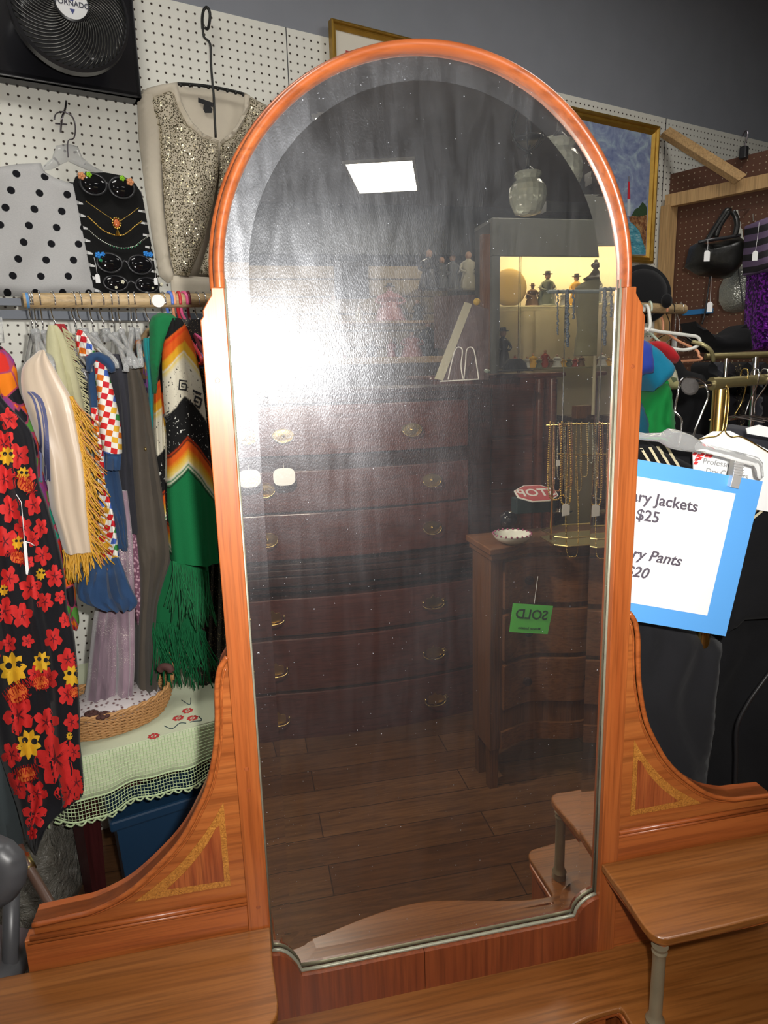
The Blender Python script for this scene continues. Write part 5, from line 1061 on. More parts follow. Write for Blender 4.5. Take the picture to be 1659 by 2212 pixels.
tag(cush('blouse', [(1418, 746), (1440, 765), (1456, 790), (1464, 812), (1470, 835), (1460, 842), (1440, 830), (1425, 800), (1410, 760)], PH(1.96), .03, M['fprint'], step=8, **kw), 'yellow and white flowered blouse between turquoise and black', 'blouse')
tag(cush('shirt', [(1406, 742), (1420, 736), (1436, 738), (1455, 752), (1470, 772), (1460, 786), (1440, 780), (1420, 760)], PH(1.93), .035, M['redc'], step=7, **kw), 'red short sleeve sticking out below the white hanger', 'shirt')
tag(cush('shirt', [(1340, 740), (1393, 735), (1408, 745), (1414, 790), (1412, 806), (1395, 808), (1340, 830)], PH(1.87), .03, M['royal'], step=9, **kw), 'royal blue shirt sleeve against the mirror stile', 'shirt')
tag(cush('shirt', [(1380, 736), (1400, 738), (1420, 752), (1440, 772), (1457, 792), (1452, 812), (1430, 832), (1412, 846), (1398, 820), (1385, 790)], PH(1.90), .04, M['turq'], step=8, **kw), 'turquoise shirt with flared short sleeve right of the mirror', 'shirt')
tag(cush('dress', [(1360, 900), (1400, 850), (1425, 835), (1443, 820), (1452, 860), (1458, 920), (1460, 1000), (1350, 1000)], PH(1.95), .05, M['emer'], step=10, edge=20, folds=34, amp=.006, **kw), 'emerald green dress hanging below the turquoise shirt', 'dress')
tag(cush('dress', [(1350, 880), (1385, 868), (1400, 905), (1404, 1000), (1350, 1000)], PH(1.90), .04, M['deepteal'], step=10, **kw), 'deep teal garment edge beside the green dress and mirror stile', 'dress')
# bags and purple dress on the partition
ho = thing('peg_hook', 'long chrome peg hook holding the black handbag', 'hook', Q(1600, 458, .03)); MB().tube([Q(1620, 452, 0), Q(1598, 455, .05), Q(1570, 457, .20)], .004, 8).build('prong', M['chrome'], ho); MB().tube([Q(1627, 462, .01), Q(1628, 478, .01)], .003, 6).build('backplate', M['chrome'], ho)
BH = PH(2.55); M['leather'] = plain('black_leather', (.010, .010, .009), .33, nz=.3, ns=60, bump=.4)
bgx = thing('handbag', 'black leather handbag with looped straps hanging on the brown partition', 'handbag', H(1555, 590, 2.55))
cush('body', [(1492, 573), (1503, 528), (1512, 522), (1528, 527), (1560, 520), (1596, 510), (1601, 514), (1611, 543), (1610, 556), (1596, 580), (1580, 598), (1560, 597), (1520, 590)], BH, .05, M['leather'], bgx, nrm=HF, step=9, edge=16, back=.05)
MB().tube(cr([H(1508, 524, 2.5), H(1530, 519, 2.49), H(1565, 514, 2.49), H(1599, 508, 2.5)], 4), .006, 8).build('clasp_frame', M['gloss2'], bgx, smooth=True)
for pts in (((1529, 519), (1545, 492), (1560, 470), (1568, 457), (1575, 456), (1556, 485), (1546, 512)), ((1582, 456), (1590, 470), (1592, 490), (1587, 510))):
    MB().tube(cr([H(a, b, 2.50) for a, b in pts], 4), .010, 8).build('strap', M['leather'], bgx, smooth=True)
price_tag(PH(2.46), (1529, 519), (1528, 541), .020, .036, 'white tag on the front of the black handbag', N=HF)
t = NT('silver_mesh'); v1 = t.N('TexVoronoi', i_Vector=t.co(), i_Scale=160); t.base((.42, .43, .38), .3, .7); t.bump(v1.outputs['Distance'], .8, .004); M['mesh'] = t.m
sp_ = thing('purse', 'pale silver mesh pouch on a white ruffled strap behind the black handbag', 'purse', H(1597, 670, 2.62))
cush('pouch', [(1590, 580), (1606, 574), (1618, 590), (1627, 622), (1627, 650), (1618, 667), (1598, 674), (1578, 668), (1567, 648), (1568, 620), (1580, 592)], PH(2.60), .06, M['mesh'], sp_, nrm=HF, step=8, edge=22, back=.05)
cush('ruffled_strap', [(1584, 454), (1594, 453), (1597, 480), (1604, 510), (1611, 540), (1612, 580), (1600, 584), (1600, 545), (1594, 510), (1588, 480)], PH(2.64), .025, plain('white_ruffle', (.62, .62, .56), .8), sp_, nrm=HF, step=6, edge=6, folds=8, amp=.004)
MB().tube([H(1586, 470, 2.57), H(1592, 560, 2.55), H(1606, 668, 2.54)], .0022, 6).build('cord', M['black'], sp_)
price_tag(PH(2.52), (1536, 596), (1534, 652), .020, .036, 'white tag hanging on a long thread under the black handbag', N=HF)
tag(MB().tube(cr([H(1534, 596, 2.55), H(1528, 640, 2.55), H(1522, 680, 2.56), H(1516, 700, 2.56)], 4), .003, 6).build('cord', M['black'], smooth=True), 'thin dark cord dangling below the black handbag', 'cord')
t = NT('purple_sequins'); v1 = t.N('TexVoronoi', i_Vector=t.co(), i_Scale=130); sp = t.N('SeparateXYZ'); t.t.links.new(t.co(), sp.inputs[0]); cellr = t.N('SeparateColor', i_0=v1.outputs['Color']).outputs[0]
t.base(t.mix(t.ramp(cellr, [(.5, 0.), (.7, 1.)]), (.05, .008, .10), (.28, .03, .5)), .25, .6); t.bump(v1.outputs['Distance'], .9, .004); M['purple'] = t.m
pd = thing('dress', 'purple sequined dress with black striped top at the right edge', 'dress', H(1660, 750, 2.45))
cush('skirt', [(1640, 588), (1700, 580), (1700, 760), (1632, 755), (1634, 690), (1637, 630)], PH(2.42), .05, M['purple'], pd, nrm=HF, step=9, folds=16, amp=.010, back=.08)
t = NT('purple_black_stripes'); sp = t.N('SeparateXYZ'); t.t.links.new(t.co(rot=(0, .45, 0)), sp.inputs[0]); f = t.math('FRACT', t.math('MULTIPLY', sp.outputs[2], 26)); t.base(t.mix(t.math('GREATER_THAN', f, .5), (.012, .01, .014), (.12, .08, .15)), .7); M['pstripe'] = t.m
cush('striped_top', [(1636, 478), (1656, 470), (1700, 470), (1700, 590), (1632, 588), (1630, 560), (1634, 520)], PH(2.40), .05, M['pstripe'], pd, nrm=HF, step=9, back=.08)
price_tag(PH(2.34), (1640, 480), (1632, 542), .018, .03, 'white tag edge beside the striped purple top', N=HF)
tag(cush('camisole', [(1503, 694), (1516, 706), (1535, 720), (1558, 727), (1580, 722), (1600, 708), (1614, 700), (1617, 720), (1620, 757), (1600, 760), (1549, 760), (1530, 745), (1508, 715)], PH(2.35), .05, M['blackw'], step=9, edge=12, **kw), 'black camisole with deep scooped top below the silver pouch', 'camisole')
M['patina'] = plain('worn_brass_tube', (.30, .25, .12), .35, .85, nz=.35, ns=30)
# middle rack of dark clothes
mr = thing('garment_rack', 'chrome garment rack of dark clothes behind the brass rack', 'rack', H(1600, 770, 2.05)-EZ*H(1600, 770, 2.05).z)
MB().tube([H(1524, 770, 2.05), H(1760, 762, 2.05)], .010, 12).build('rail', M['patina'], mr, smooth='auto')
for px, rad in ((1570, .006), (1633, .009)): p = H(px, 768, 2.05); MB().tube([p, Vector((p.x, p.y, 0))], rad, 12).build('upright', M['chrome'], mr, smooth='auto')
for i in range(7):
    x0 = 1530+i*19; tag(cush('garment', [(x0, 790+6*(i % 2)), (x0+9, 782), (x0+20, 792), (x0+24, 900), (x0+22, 1050), (x0-2, 1050)], PH(2.12+.01*(i % 2)), .03, M[['blackw', 'charcoal', 'bsatin', 'bglit'][i % 4]], step=14, edge=8, **kw), ['black wool', 'charcoal', 'black satin', 'glittering black'][i % 4]+' garment on the middle rack, number %s from the left' % ['one', 'two', 'three', 'four', 'five', 'six', 'seven'][i], 'garment', 'dark garments on the middle rack')
M['paleknit'] = plain('dull_brass_trim', (.40, .36, .18), .35, .5)
tag(MB().tube(cr([H(1495, 738, 2.02), H(1520, 745, 2.0), H(1537, 760, 2.0), H(1541, 780, 2.02)], 5), .006, 8).build('hanger_arm', M['paleknit'], smooth=True), 'dull gold padded hanger arm over the middle rack end', 'hanger')
# front brass rack
rk = thing('garment_rack', 'brass and chrome garment rack with round end cap, nearest on the right', 'rack', H(1556, 830, 1.32)-EZ*H(1556, 830, 1.32).z)
cp = H(1490, 834, 1.27); jn = H(1548, 828, 1.31); en = H(1700, 815, 1.36)
rx = (en-jn).normalized()
MB().lathe(cp, [(.001, .003), (.014, .003), (.0165, 0), (.0165, -.006), (.012, -.008), (.001, -.008)], 28, (CR, CU, -CF*.85-CR*.5)).build('end_cap', plain('mottled_grey_cap', (.05, .045, .042), .7, nz=.4, ns=400), rk, smooth='auto')
MB().tube([cp+CF*.004, jn], .006, 14).build('pull_out_bar', M['chrome'], rk, smooth='auto'); MB().tube([jn-rx*.01, jn+rx*.35], .0105, 18).build('rail', M['patina'], rk, smooth='auto'); MB().tube([jn-rx*.012, jn+rx*.006], .0125, 18).build('collar', M['patina'], rk, smooth='auto')
pp = H(1557, 840, 1.325); MB().tube([Vector((pp.x, pp.y, 0)), pp], .0145, 20).build('post', M['brass'], rk, smooth='auto')
MB().tube([Vector((pp.x, pp.y-.1, .03)), Vector((pp.x, pp.y+.3, .03))], .014, 10).build('foot', M['patina'], rk)
# black jackets mass, hanging from the rack
tag(cush('jacket', [(1340, 955), (1400, 945), (1470, 960), (1520, 940), (1600, 955), (1720, 985), (1730, 1400), (1720, 1730), (1600, 1735), (1480, 1725), (1360, 1730), (1330, 1400)], PH(1.44), .05, M['blackw'], step=24, edge=40, folds=150, amp=.014, nrm=HF, back=.10), 'large black jacket hanging behind the blue bordered sign', 'jacket')
j2 = thing('jacket', 'black jacket with cream shoulder stripes behind the clip hanger', 'jacket', H(1440, 1100, 1.37))
cush('shoulder', [(1360, 960), (1392, 948), (1430, 975), (1470, 992), (1505, 1010), (1510, 1060), (1360, 1060)], PH(1.36), .02, M['blackw'], j2, nrm=HF, step=9, edge=14, back=.03)
tree = bvh([c_ for c_ in j2.children][0]); mb = MB()
for k in range(4):
    for (x0, y0, x1, y1) in ((1382+k*18, 968-k*2, 1420+k*18, 1030-k*1),):
        n_ = 8; L_ = [(x0+(x1-x0)*i/n_, y0+(y1-y0)*i/n_) for i in range(n_+1)]
        for i in range(n_): mb.add([H(L_[i][0], L_[i][1], 1.36), H(L_[i][0]+6, L_[i][1], 1.36), H(L_[i+1][0]+6, L_[i+1][1], 1.36), H(L_[i+1][0], L_[i+1][1], 1.36)], [(0, 1, 2, 3)])
M['crst'] = plain('cream_stripe', (.62, .55, .36), .8); o = drape(tree, mb, .001).build('cream_stripes', M['crst'], j2); o.modifiers.new('s', 'SOLIDIFY').thickness = .001
j3 = thing('jacket', 'black jacket sleeve with cream stripes at the right edge behind the sign', 'jacket', H(1650, 1200, 1.33))
s3 = cush('sleeve', [(1590, 1060), (1640, 1040), (1720, 1030), (1720, 1330), (1600, 1340), (1560, 1380), (1570, 1200)], PH(1.34), .03, M['blackw'], j3, nrm=HF, step=12, edge=16, back=.05)
tree = bvh(s3); mb = MB()
for k in range(3):
    x0, y0, x1, y1 = 1615, 1100+k*13, 1675, 1052+k*13
    for i in range(8):
        f0, f1 = i/8, (i+1)/8; mb.add([H(x0+(x1-x0)*f0, y0+(y1-y0)*f0, 1.33), H(x0+(x1-x0)*f1, y0+(y1-y0)*f1, 1.33), H(x0+(x1-x0)*f1, y0+6+(y1-y0)*f1, 1.33), H(x0+(x1-x0)*f0, y0+6+(y1-y0)*f0, 1.33)], [(0, 1, 2, 3)])
o = drape(tree, mb, .001).build('cream_stripes', M['crst'], j3); o.modifiers.new('s', 'SOLIDIFY').thickness = .001
tag(cush('jacket', [(1590, 950), (1600, 930), (1640, 925), (1720, 940), (1720, 1000), (1620, 990)], PH(1.50), .03, M['charcoal'], step=12, **kw), 'grey black jacket shoulder under the hangers at the right edge', 'jacket')
tag(cush('jacket', [(1370, 1310), (1440, 1330), (1520, 1370), (1560, 1390), (1540, 1600), (1520, 1730), (1360, 1720)], PH(1.33), .03, M['blackcloth'], step=16, edge=30, folds=90, amp=.01, nrm=HF, back=.04), 'black trousers hanging straight down under the blue bordered sign', 'jacket')
cb = tag(MB().tube(cr([H(1680, 1430, 1.27), H(1650, 1470, 1.27), H(1615, 1520, 1.27), (H(1592, 1570, 1.27)), H(1590, 1640, 1.27), H(1588, 1720, 1.27)], 6), .0042, 8).build('cable', M['black'], smooth=True), 'black cable dangling in front of the black jackets', 'cable')
# white card hanger of the dry cleaner
wc_ = thing('coat_hanger', 'gold wire hanger with a white dry cleaner card cover, on the brass rack', 'hanger', H(1560, 960, 1.27)); mb = MB()
gold_h = cr([H(1568, 836, 1.27), H(1572, 830, 1.29), H(1570, 845, 1.275), H(1567, 880, 1.27), H(1563, 915, 1.27), H(1560, 932, 1.27)], 5); mb.tube(gold_h, .0018, 6)
mb.tube(cr([H(1572, 836, 1.27), H(1575, 860, 1.27), H(1570, 915, 1.27), H(1567, 932, 1.27), H(1580, 944, 1.27), H(1605, 945, 1.27), H(1665, 980, 1.27)], 4), .0014, 6); mb.tube(cr([H(1560, 932, 1.265), H(1548, 942, 1.265), (H(1525, 945, 1.265)), H(1505, 952, 1.265)], 4), .0014, 6); mb.build('wire', M['brass'], wc_, smooth=True)
crd = MB().prism([H(a, b, 1.275) for a, b in ((1506, 952), (1541, 932), (1578, 931), (1680, 982), (1690, 1110), (1500, 1080), (1497, 975))], HF*.003).build('card_cover', M['paper'], wc_)
def plane_axes(pf, p, q, r_):
    X = (pf(*q)-pf(*p)).normalized(); Yv = (pf(*p)-pf(*r_)); Yv = (Yv-X*Yv.dot(X)).normalized(); return X, Yv, X.cross(Yv)
X, Yv, N_ = plane_axes(PH(1.274), (1518, 1002), (1600, 1014), (1518, 1030)); M['greyink'] = plain('grey_ink', (.30, .30, .30), .7)
text_mb('Professional', .0155, H(1518, 996, 1.272), X, Yv, N_, align='LEFT').build('lettering', M['greyink'], crd); text_mb('Dry Cleaners', .0155, H(1524, 1017, 1.272), X, Yv, N_, align='LEFT').build('lettering', M['greyink'], crd)
mb = MB()
for k, (a, b) in enumerate(((1500, 980), (1508, 984), (1504, 992), (1516, 982), (1511, 990), (1526, 984), (1502, 1000), (1534, 985))): mb.prism([H(a-5, b+3, 1.2735), H(a, b-4, 1.2735), H(a+7, b-2, 1.2735), H(a+2, b+4, 1.2735)], -HF*.0004)
mb.build('red_leaves', plain('red_ink', (.65, .03, .03), .6), crd)
MB().prism([H(a, b, 1.31) for a, b in ((1612, 925), (1640, 918), (1690, 930), (1690, 950), (1615, 937))], HF*.003).build('card_cover', M['paper'], tag(thing('coat_hanger', 'white card covered hanger farther back at the right edge', 'hanger', H(1650, 930, 1.31)), 'white card covered hanger farther back at the right edge', 'hanger'))
for i, (px, h_, lab) in enumerate(((1607, 1.335, 'gold wire hanger hook between the post and the right edge'), (1630, 1.34, 'thin chrome hanger hook near the right edge'), (1650, 1.345, 'chrome hanger hook at the right edge of the brass rack'))):
    o = thing('coat_hanger', lab, 'hanger', H(px, 900, h_)); t0 = H(px, 812, h_); MB().tube(cr([t0+CF*.012-EZ*.012, t0+CF*.012+EZ*.008, t0+EZ*.014, t0-CF*.014+EZ*.005, t0-CF*.012-EZ*.02, t0-EZ*.05-CR*.006*i, t0-EZ*.075-CR*.012], 4), .0014, 6).build('hook', M['brass'] if i == 0 else M['chrome'], o, smooth=True)
    b0 = t0-EZ*.078-CR*.012; MB().tube([b0-CR*.05-EZ*.008, b0, b0+CR*.06-EZ*.012], .002, 6).build('shoulders', M['chrome'], o)
# clear clip hanger with the price sign
ch = thing('coat_hanger', 'clear skirt hanger with metal clips holding the blue bordered sign', 'hanger', H(1480, 990, 1.19))
hw = [(1489, 852), (1478, 880), (1461, 886), (1458, 880)]
MB().tube(cr([H(1466, 838, 1.235), H(1465, 846, 1.23), H(1458, 885, 1.22), H(1461, 893, 1.215), H(1472, 905, 1.205), H(1472, 925, 1.2), H(1464, 962, 1.195)], 5), .0018, 8).build('hook_front', M['chrome'], ch, smooth=True)
MB().tube(cr([H(1466, 838, 1.235), H(1474, 818, 1.25), H(1500, 816, 1.265), H(1520, 825, 1.275), H(1529, 845, 1.27), H(1529, 860, 1.26), H(1515, 895, 1.25), H(1503, 925, 1.24), H(1497, 945, 1.23)], 5), .0018, 8).build('hook_back', M['chrome'], ch, smooth=True)
body = [(1340, 925), (1395, 936), (1430, 935), (1445, 926), (1462, 928), (1495, 940), (1520, 958), (1560, 968), (1610, 980), (1638, 988), (1648, 1000), (1650, 1030), (1642, 1036), (1634, 1030), (1630, 1008), (1600, 1000), (1560, 988), (1520, 978), (1490, 976), (1470, 974), (1445, 968), (1425, 955), (1395, 952), (1340, 945)]
cush('clear_body', body, PH(1.19), .004, M['clear'], ch, nrm=HF, step=7, edge=5, back=.005)
MB().tube([H(1340, 992, 1.192), H(1640, 1044, 1.192)], .0011, 6).build('clip_bar', M['chrome'], ch)
sn = thing('sign', 'blue bordered white sign reading Military Jackets $25, Military Pants $20', 'sign', H(1450, 1370, 1.18))
SG = PH(1.185); 
# landscape sheet; its left part lies behind the mirror stile
tr, br, = SG(1648, 1040), SG(1567, 1376); tl_ = SG(1383, 993); bl_ = SG(1366, 1326)
Xs = ((tr-SG(1383, 993))).normalized(); dn = (br-tr).normalized(); dn = (dn-Xs*dn.dot(Xs)).normalized(); print('sign h', (br-tr).length, 'skew', Xs.dot((br-tr).normalized()))
Hs = (br-tr).length*.995; Ws = .356; Tr = tr; Xd = (br-tr).normalized()
def SP(u, v): return Tr-Xs*(Ws-u)+Xd*v     # u from the left edge, v down, metres
MB().prism([SP(0, 0), SP(Ws, 0), SP(Ws, Hs), SP(0, Hs)], HF*.0012).build('blue_backing', plain('blue_card', (.10, .36, .80), .75), sn)
a_ = Ws-.044; mt = .030; MB().prism([SP(.044, mt), SP(a_, mt), SP(a_, Hs-.034), SP(.044, Hs-.034)], -HF*.0008).build('white_sheet', M['paper'], sn)
Ns = -HF; Yt = -Xd; M['greytext'] = plain('grey_print', (.085, .07, .095), .7)
ls = []
for body_, v_, bold_, sh_, sz in (('Military Jackets', .066, False, 0, .0285), ('$25', .098, False, 0, .0285), ('Military Pants', .170, False, .25, .0285), ('$20', .204, False, .25, .0285)):
    tm = text_mb(body_, sz, SP(Ws/2-.015, v_)+Ns*.0009, Xs, Yt, Ns, depth=.0005, bold=True, shear=sh_); tm.build('lettering', M['greytext'], sn)
clp = MB(); pq = [(1588, 996), (1606, 1000), (1604, 1026), (1596, 1056), (1578, 1052), (1584, 1026)]; clp.prism([H(a, b, 1.172) for a, b in pq], HF*.018)
for k in range(5): clp.tube([H(1585, 1000+k*6, 1.171), H(1607, 1004+k*6, 1.171)], .0012, 6)
clp.build('clip', plain('white_metal_clip', (.75, .75, .75), .25, .6), ch, bevel=.001)
# ================================================ the other side of the shop, behind the viewer, seen in the mirror
def VP_(d): return lambda x, y: V(x, y, d)
MN = dict(nrm=-EY)
def vx(px, py, d): return V(px, py, d).x
def vz(px, py, d): return V(px, py, d).z
def tripod(): pass
# ---- bow-fronted mahogany chest on chest
DC = 1.70; cy = GY-DC; cx = .135; M['mah'] = wood('red_mahogany', (.085, .024, .018), (.14, .040, .027), 0, rough=.3, coat=.35); M['mahd'] = wood('dark_mahogany_trim', (.03, .012, .010), (.06, .022, .016), 0, rough=.25, coat=.4)
ztop = vz(1050, 830, DC); HWc = vx(1046, 900, DC)-cx
cs = thing('chest_of_drawers', 'tall bow fronted dark red mahogany chest with brass handles, reflected in the mirror', 'chest', (cx, cy-.2, 0))
def bow(hw, y0, b, dep, z0, z1, n=18, sx=cx):
    fr = [Vector((sx-hw+2*hw*i/n, y0+b*(1-((i/n)*2-1)**2), z0)) for i in range(n+1)]; return [fr, [Vector((sx+hw, y0-dep, z0)), Vector((sx-hw, y0-dep, z0))]]
def bowslab(mb, hw, y0, b, dep, z0, z1): f, bk_ = bow(hw, y0, b, dep, z0, z1); mb.prism(f+bk_, (0, 0, z1-z0)); return mb
Zs = lambda py: vz(930, py, DC)
bowslab(MB(), HWc-.04, cy-.035, .05, .36, Zs(1200), ztop-.03).build('upper_case', M['mahd'], cs)
bowslab(MB(), HWc, cy-.03, .06, .38, .14, Zs(1215)).build('lower_case', M['mahd'], cs)
mb = MB()
for (z0, z1, e) in ((ztop-.022, ztop, .03), (ztop-.05, ztop-.022, .015)): bowslab(mb, HWc-.04+e, cy-.03+e, .055, .38, z0, z1)
mb.build('cornice', M['mahd'], cs, bevel=.004)
mb = MB()
for (a, b, e) in ((1190, 1200, .0), (1201, 1212, .012), (1214, 1232, .02), (1236, 1246, .008)): bowslab(mb, HWc-.01+e, cy-.02+e, .06, .38, Zs(b), Zs(a))
mb.build('waist_moulding', M['mahd'], cs, bevel=.003)
mb = MB()
for (a, b, e) in ((1562, 1572, .005), (1574, 1590, .02)): bowslab(mb, HWc+e, cy-.02+e, .065, .38, Zs(b), Zs(a))
mb.build('base_moulding', M['mahd'], cs, bevel=.003)
for sx_ in (-1, 1):
    for yy in (cy-.03, cy-.36): MB().prism([Vector((cx+sx_*(HWc-.0), yy, .15)), Vector((cx+sx_*(HWc-.15), yy, .15)), Vector((cx+sx_*(HWc-.10), yy, .07)), Vector((cx+sx_*(HWc-.03), yy, 0)), Vector((cx+sx_*(HWc+.01), yy, 0))], (0, -.03, 0)).build('bracket_foot', M['mahd'], cs)
def pull(x, z, y, kind, parent):
    mb = MB(); P0 = Vector((x, y, z)); axh = (Vector((1, 0, 0)), EZ, EY)
    if kind == 'oval':
        o = MB().lathe(P0, [(.001, .005), (.6, .005), (.8, .004), (.95, .0045), (1, .002), (1, 0)][::-1], 32, (Vector((.044, 0, 0)), Vector((0, 0, .027)), EY)).build('oval_plate', M['oldbrass'], parent, smooth='auto')
        MB().tube([P0+Vector((.038*math.cos(PI+PI*i/16), .012+.008*math.sin(PI*i/16), .026*math.sin(PI+PI*i/16))) for i in range(17)], .0022, 6).build('bail', M['oldbrass'], o, smooth=True); mb.ball(P0+EY*.01, .006, 10, 6); mb.build('rosette', M['oldbrass'], o, smooth=True)
    else:
        pl = [(-.062, .004), (-.05, .018), (-.036, .012), (-.026, .022), (-.012, .020), (0, .034), (.012, .020), (.026, .022), (.036, .012), (.05, .018), (.062, .004), (.05, -.006), (.038, -.012), (.024, -.020), (.008, -.022), (0, -.032), (-.008, -.022), (-.024, -.020), (-.038, -.012), (-.05, -.006)]
        o = MB().prism([P0+Vector((a, 0, b)) for a, b in pl], (0, .003, 0)).build('bat_wing_plate', M['oldbrass'], parent, bevel=.001)
        MB().tube(cr([P0+Vector((a, .008+(.008 if abs(a) < .04 else 0), b)) for a, b in ((-.045, .004), (-.046, -.010), (-.03, -.020), (0, -.025), (.03, -.020), (.046, -.010), (.045, .004))], 4), .0028, 6).build('bail', M['oldbrass'], o, smooth=True)
        for s in (-1, 1): MB().ball(P0+Vector((s*.045, .008, .005)), .006, 8, 5).build('boss', M['oldbrass'], o, smooth=True)
ROW = [(866, 968, 'oval', 888), (1000, 1084, 'oval', 930), (1088, 1182, 'oval', 930), (1262, 1338, 'bat', 930), (1346, 1452, 'bat', 930), (1458, 1556, 'bat', 932)]
for i, (a, b, kd, hx_) in enumerate(ROW):
    hw = HWc-.06 if i < 3 else HWc-.03; z1, z0 = Zs(a), Zs(b); d_ = bowslab(MB(), hw, cy-.022, .058, .03, z0, z1).build('drawer', M['mah'], cs, bevel=.004)
    hxr = vx(hx_, 1035, DC)-cx; zz = [Zs(925), Zs(1036), Zs(1138), Zs(1299), Zs(1407), Zs(1508)][i]
    for s in (-1, 1): xx = s*hxr; pull(cx+xx, zz, cy-.022+.058*(1-(xx/hw)**2)+.001, kd, d_)
tgp = V(614, 1030, DC-.08); tgl = thing('price_tag', 'white scalloped paper tag hanging from a left handle of the mahogany chest', 'tag', tgp-EZ*.045)
mb = MB(); mb.prism([tgp+Vector((.044*math.cos(a)*(1-.06*math.cos(4*a)), 0, .036*math.sin(a)*(1-.06*math.cos(4*a)))) for a in [2*PI*i/48 for i in range(48)]], (0, .001, 0)); mb.build('card', M['paper'], tgl); MB().tube([tgp+EZ*.03, tgp+EZ*.05-EY*.02], .001, 5).build('string', M['paper'], tgl)
# ---- things on the chest and on the cabinet behind it
MB_ = V(955, 822, DC+.12)
pb = thing('picture', 'cream edged canvas picture leaning on the chest top, reflected', 'picture', V(1000, 820, DC+.05)); d1 = DC+.08
q = [V(1004, 652, d1+.22), V(1020, 657, d1+.22), V(957, 822, d1), V(939, 818, d1)]
MB().prism(q, (0, -.004, 0)).build('cream_edge', plain('cream_canvas_edge', (.55, .52, .38), .8), pb)
q = [V(1020, 657, d1+.225), V(1056, 668, d1+.28), V(1056, 820, d1+.10), V(957, 822, d1+.005)]
MB().prism(q, (0, -.004, 0)).build('canvas', plain('mauve_canvas', (.16, .10, .10), .8, nz=.3, ns=30), pb)
MB().prism([V(1030, 700, d1+.20), V(1038, 720, d1+.19), V(1024, 722, d1+.19)], (0, .003, 0)).build('blue_shape', plain('blue_paint', (.04, .08, .25), .6), pb)
st = thing('plate_stand', 'white wire plate stand with two loops on the chest top, reflected', 'stand', V(1000, 822, DC+.02))
for (a, b, c_) in ((968, 1000, 985), (1002, 1034, 1010)): MB().tube(cr([V(a, 820, DC+.02), V((a+c_)/2, 780, DC+.04), V(c_-2, 757, DC+.06), V(c_+6, 750, DC+.07), V(c_+14, 757, DC+.06), V(b-4, 790, DC+.04), V(b, 818, DC+.02)], 5), .0028, 6).build('wire_loop', M['white'], st, smooth=True)
MB().tube([V(950, 824, DC+.02), V(1034, 819, DC+.02)], .0028, 6).build('base_wire', M['white'], st)
rl = thing('paper_roll', 'white paper roll and pad standing on the tall cabinet, reflected', 'roll', V(1022, 800, DC+.25)); a, b = V(1002, 766, DC+.25), V(1046, 766, DC+.25); MB().tube([a, b], .013, 18).build('roll', M['paper'], rl, smooth='auto'); MB().prism([V(1003, 770, DC+.26), V(1046, 770, DC+.26), V(1046, 803, DC+.26), V(1003, 803, DC+.26)], (0, -.06, 0)).build('pad', M['paper'], rl)
tag(MB().ball(V(1042, 803, DC+.22), .034, 20, 10, (1, 1, .5)).build('bowl', plain('pale_green_glaze', (.42, .52, .45), .3), smooth=True), 'pale green upturned bowl at the chest corner, reflected', 'bowl')
tag(MB().ball(V(1030, 652, d1+.45), .017, 14, 8).build('ball', plain('yellow_ball', (.7, .45, .03), .5), smooth=True), 'small yellow ball above the leaning canvas, reflected', 'ball')
# ---- tall cabinet
DB = 2.12; by = GY-DB; bt = vz(1130, 806, DB); bx1 = vx(1215, 820, DB); bx0 = vx(935, 815, DB)
cb2 = thing('cabinet', 'tall reddish brown cabinet with rounded corner columns behind the chest, reflected', 'cabinet', ((bx0+bx1)/2, by-.2, 0)); M['cher'] = wood('cherry_red_wood', (.12, .032, .02), (.20, .058, .032), 0, rough=.3, coat=.3)
MB().bb(bx0, bx1-.03, by-.45, by, .08, bt-.02).build('body', M['cher'], cb2); MB().bb(bx0-.02, bx1+.01, by-.47, by+.02, bt-.022, bt).build('top', M['cher'], cb2, bevel=.008)
for px in (1165, 1192): x_ = vx(px, 950, DB-.01); MB().tube([(x_, by+.006, .1), (x_, by+.006, bt-.03)], .022, 16).build('corner_column', M['cher'], cb2, smooth='auto')
for k in range(5): MB().bb(vx(1060, 900, DB), vx(1150, 900, DB), by, by+.012, .15+k*.26, .15+k*.26+.245).build('drawer', M['cher'], cb2, bevel=.004)
MB().bb(bx0, bx1, by-.44, by-.01, 0, .09).build('plinth', M['mahd'], cb2)
tag(MB().lathe(V(1112, 800, DB-.05)-EZ*.0, [(.001, .055), (.03, .052), (.052, .03), (.058, .004), (.082, .0), (.084, -.004), (.001, -.004)], 28).build('hat', M['felt'], smooth='auto'), 'small black beaded cap on the tall cabinet, reflected', 'hat')
# ---- serpentine bedside chest, nearest
DN = 1.12; ny = GY-DN; nx0 = vx(1056, 1300, DN); nx1 = nx0+.52; nzt = .925; rz_ = -.04
ns_ = thing('bedside_chest', 'small serpentine fronted brown chest with a green SOLD ticket, reflected', 'chest', ((nx0+nx1)/2, ny-.2, 0))
Xn = Vector((math.cos(rz_), math.sin(rz_), 0)); Yn = Vector((-math.sin(rz_), math.cos(rz_), 0)); N0 = Vector((nx0, ny-.02, 0))
def SN(u, out, z): return N0+Xn*u+Yn*out+EZ*z
def serp(u, W_=.52, a=.022): f = u/W_; return a*math.sin(f*3*PI-PI/2)*(-1)*(1 if f < 2 else 1)
M['nsw'] = wood('brown_oak_serpentine', (.15, .06, .022), (.25, .10, .035), 0, rough=.36, coat=.25); M['nsv'] = wood('brown_oak_case', (.13, .052, .02), (.22, .09, .032), 2, rough=.36)
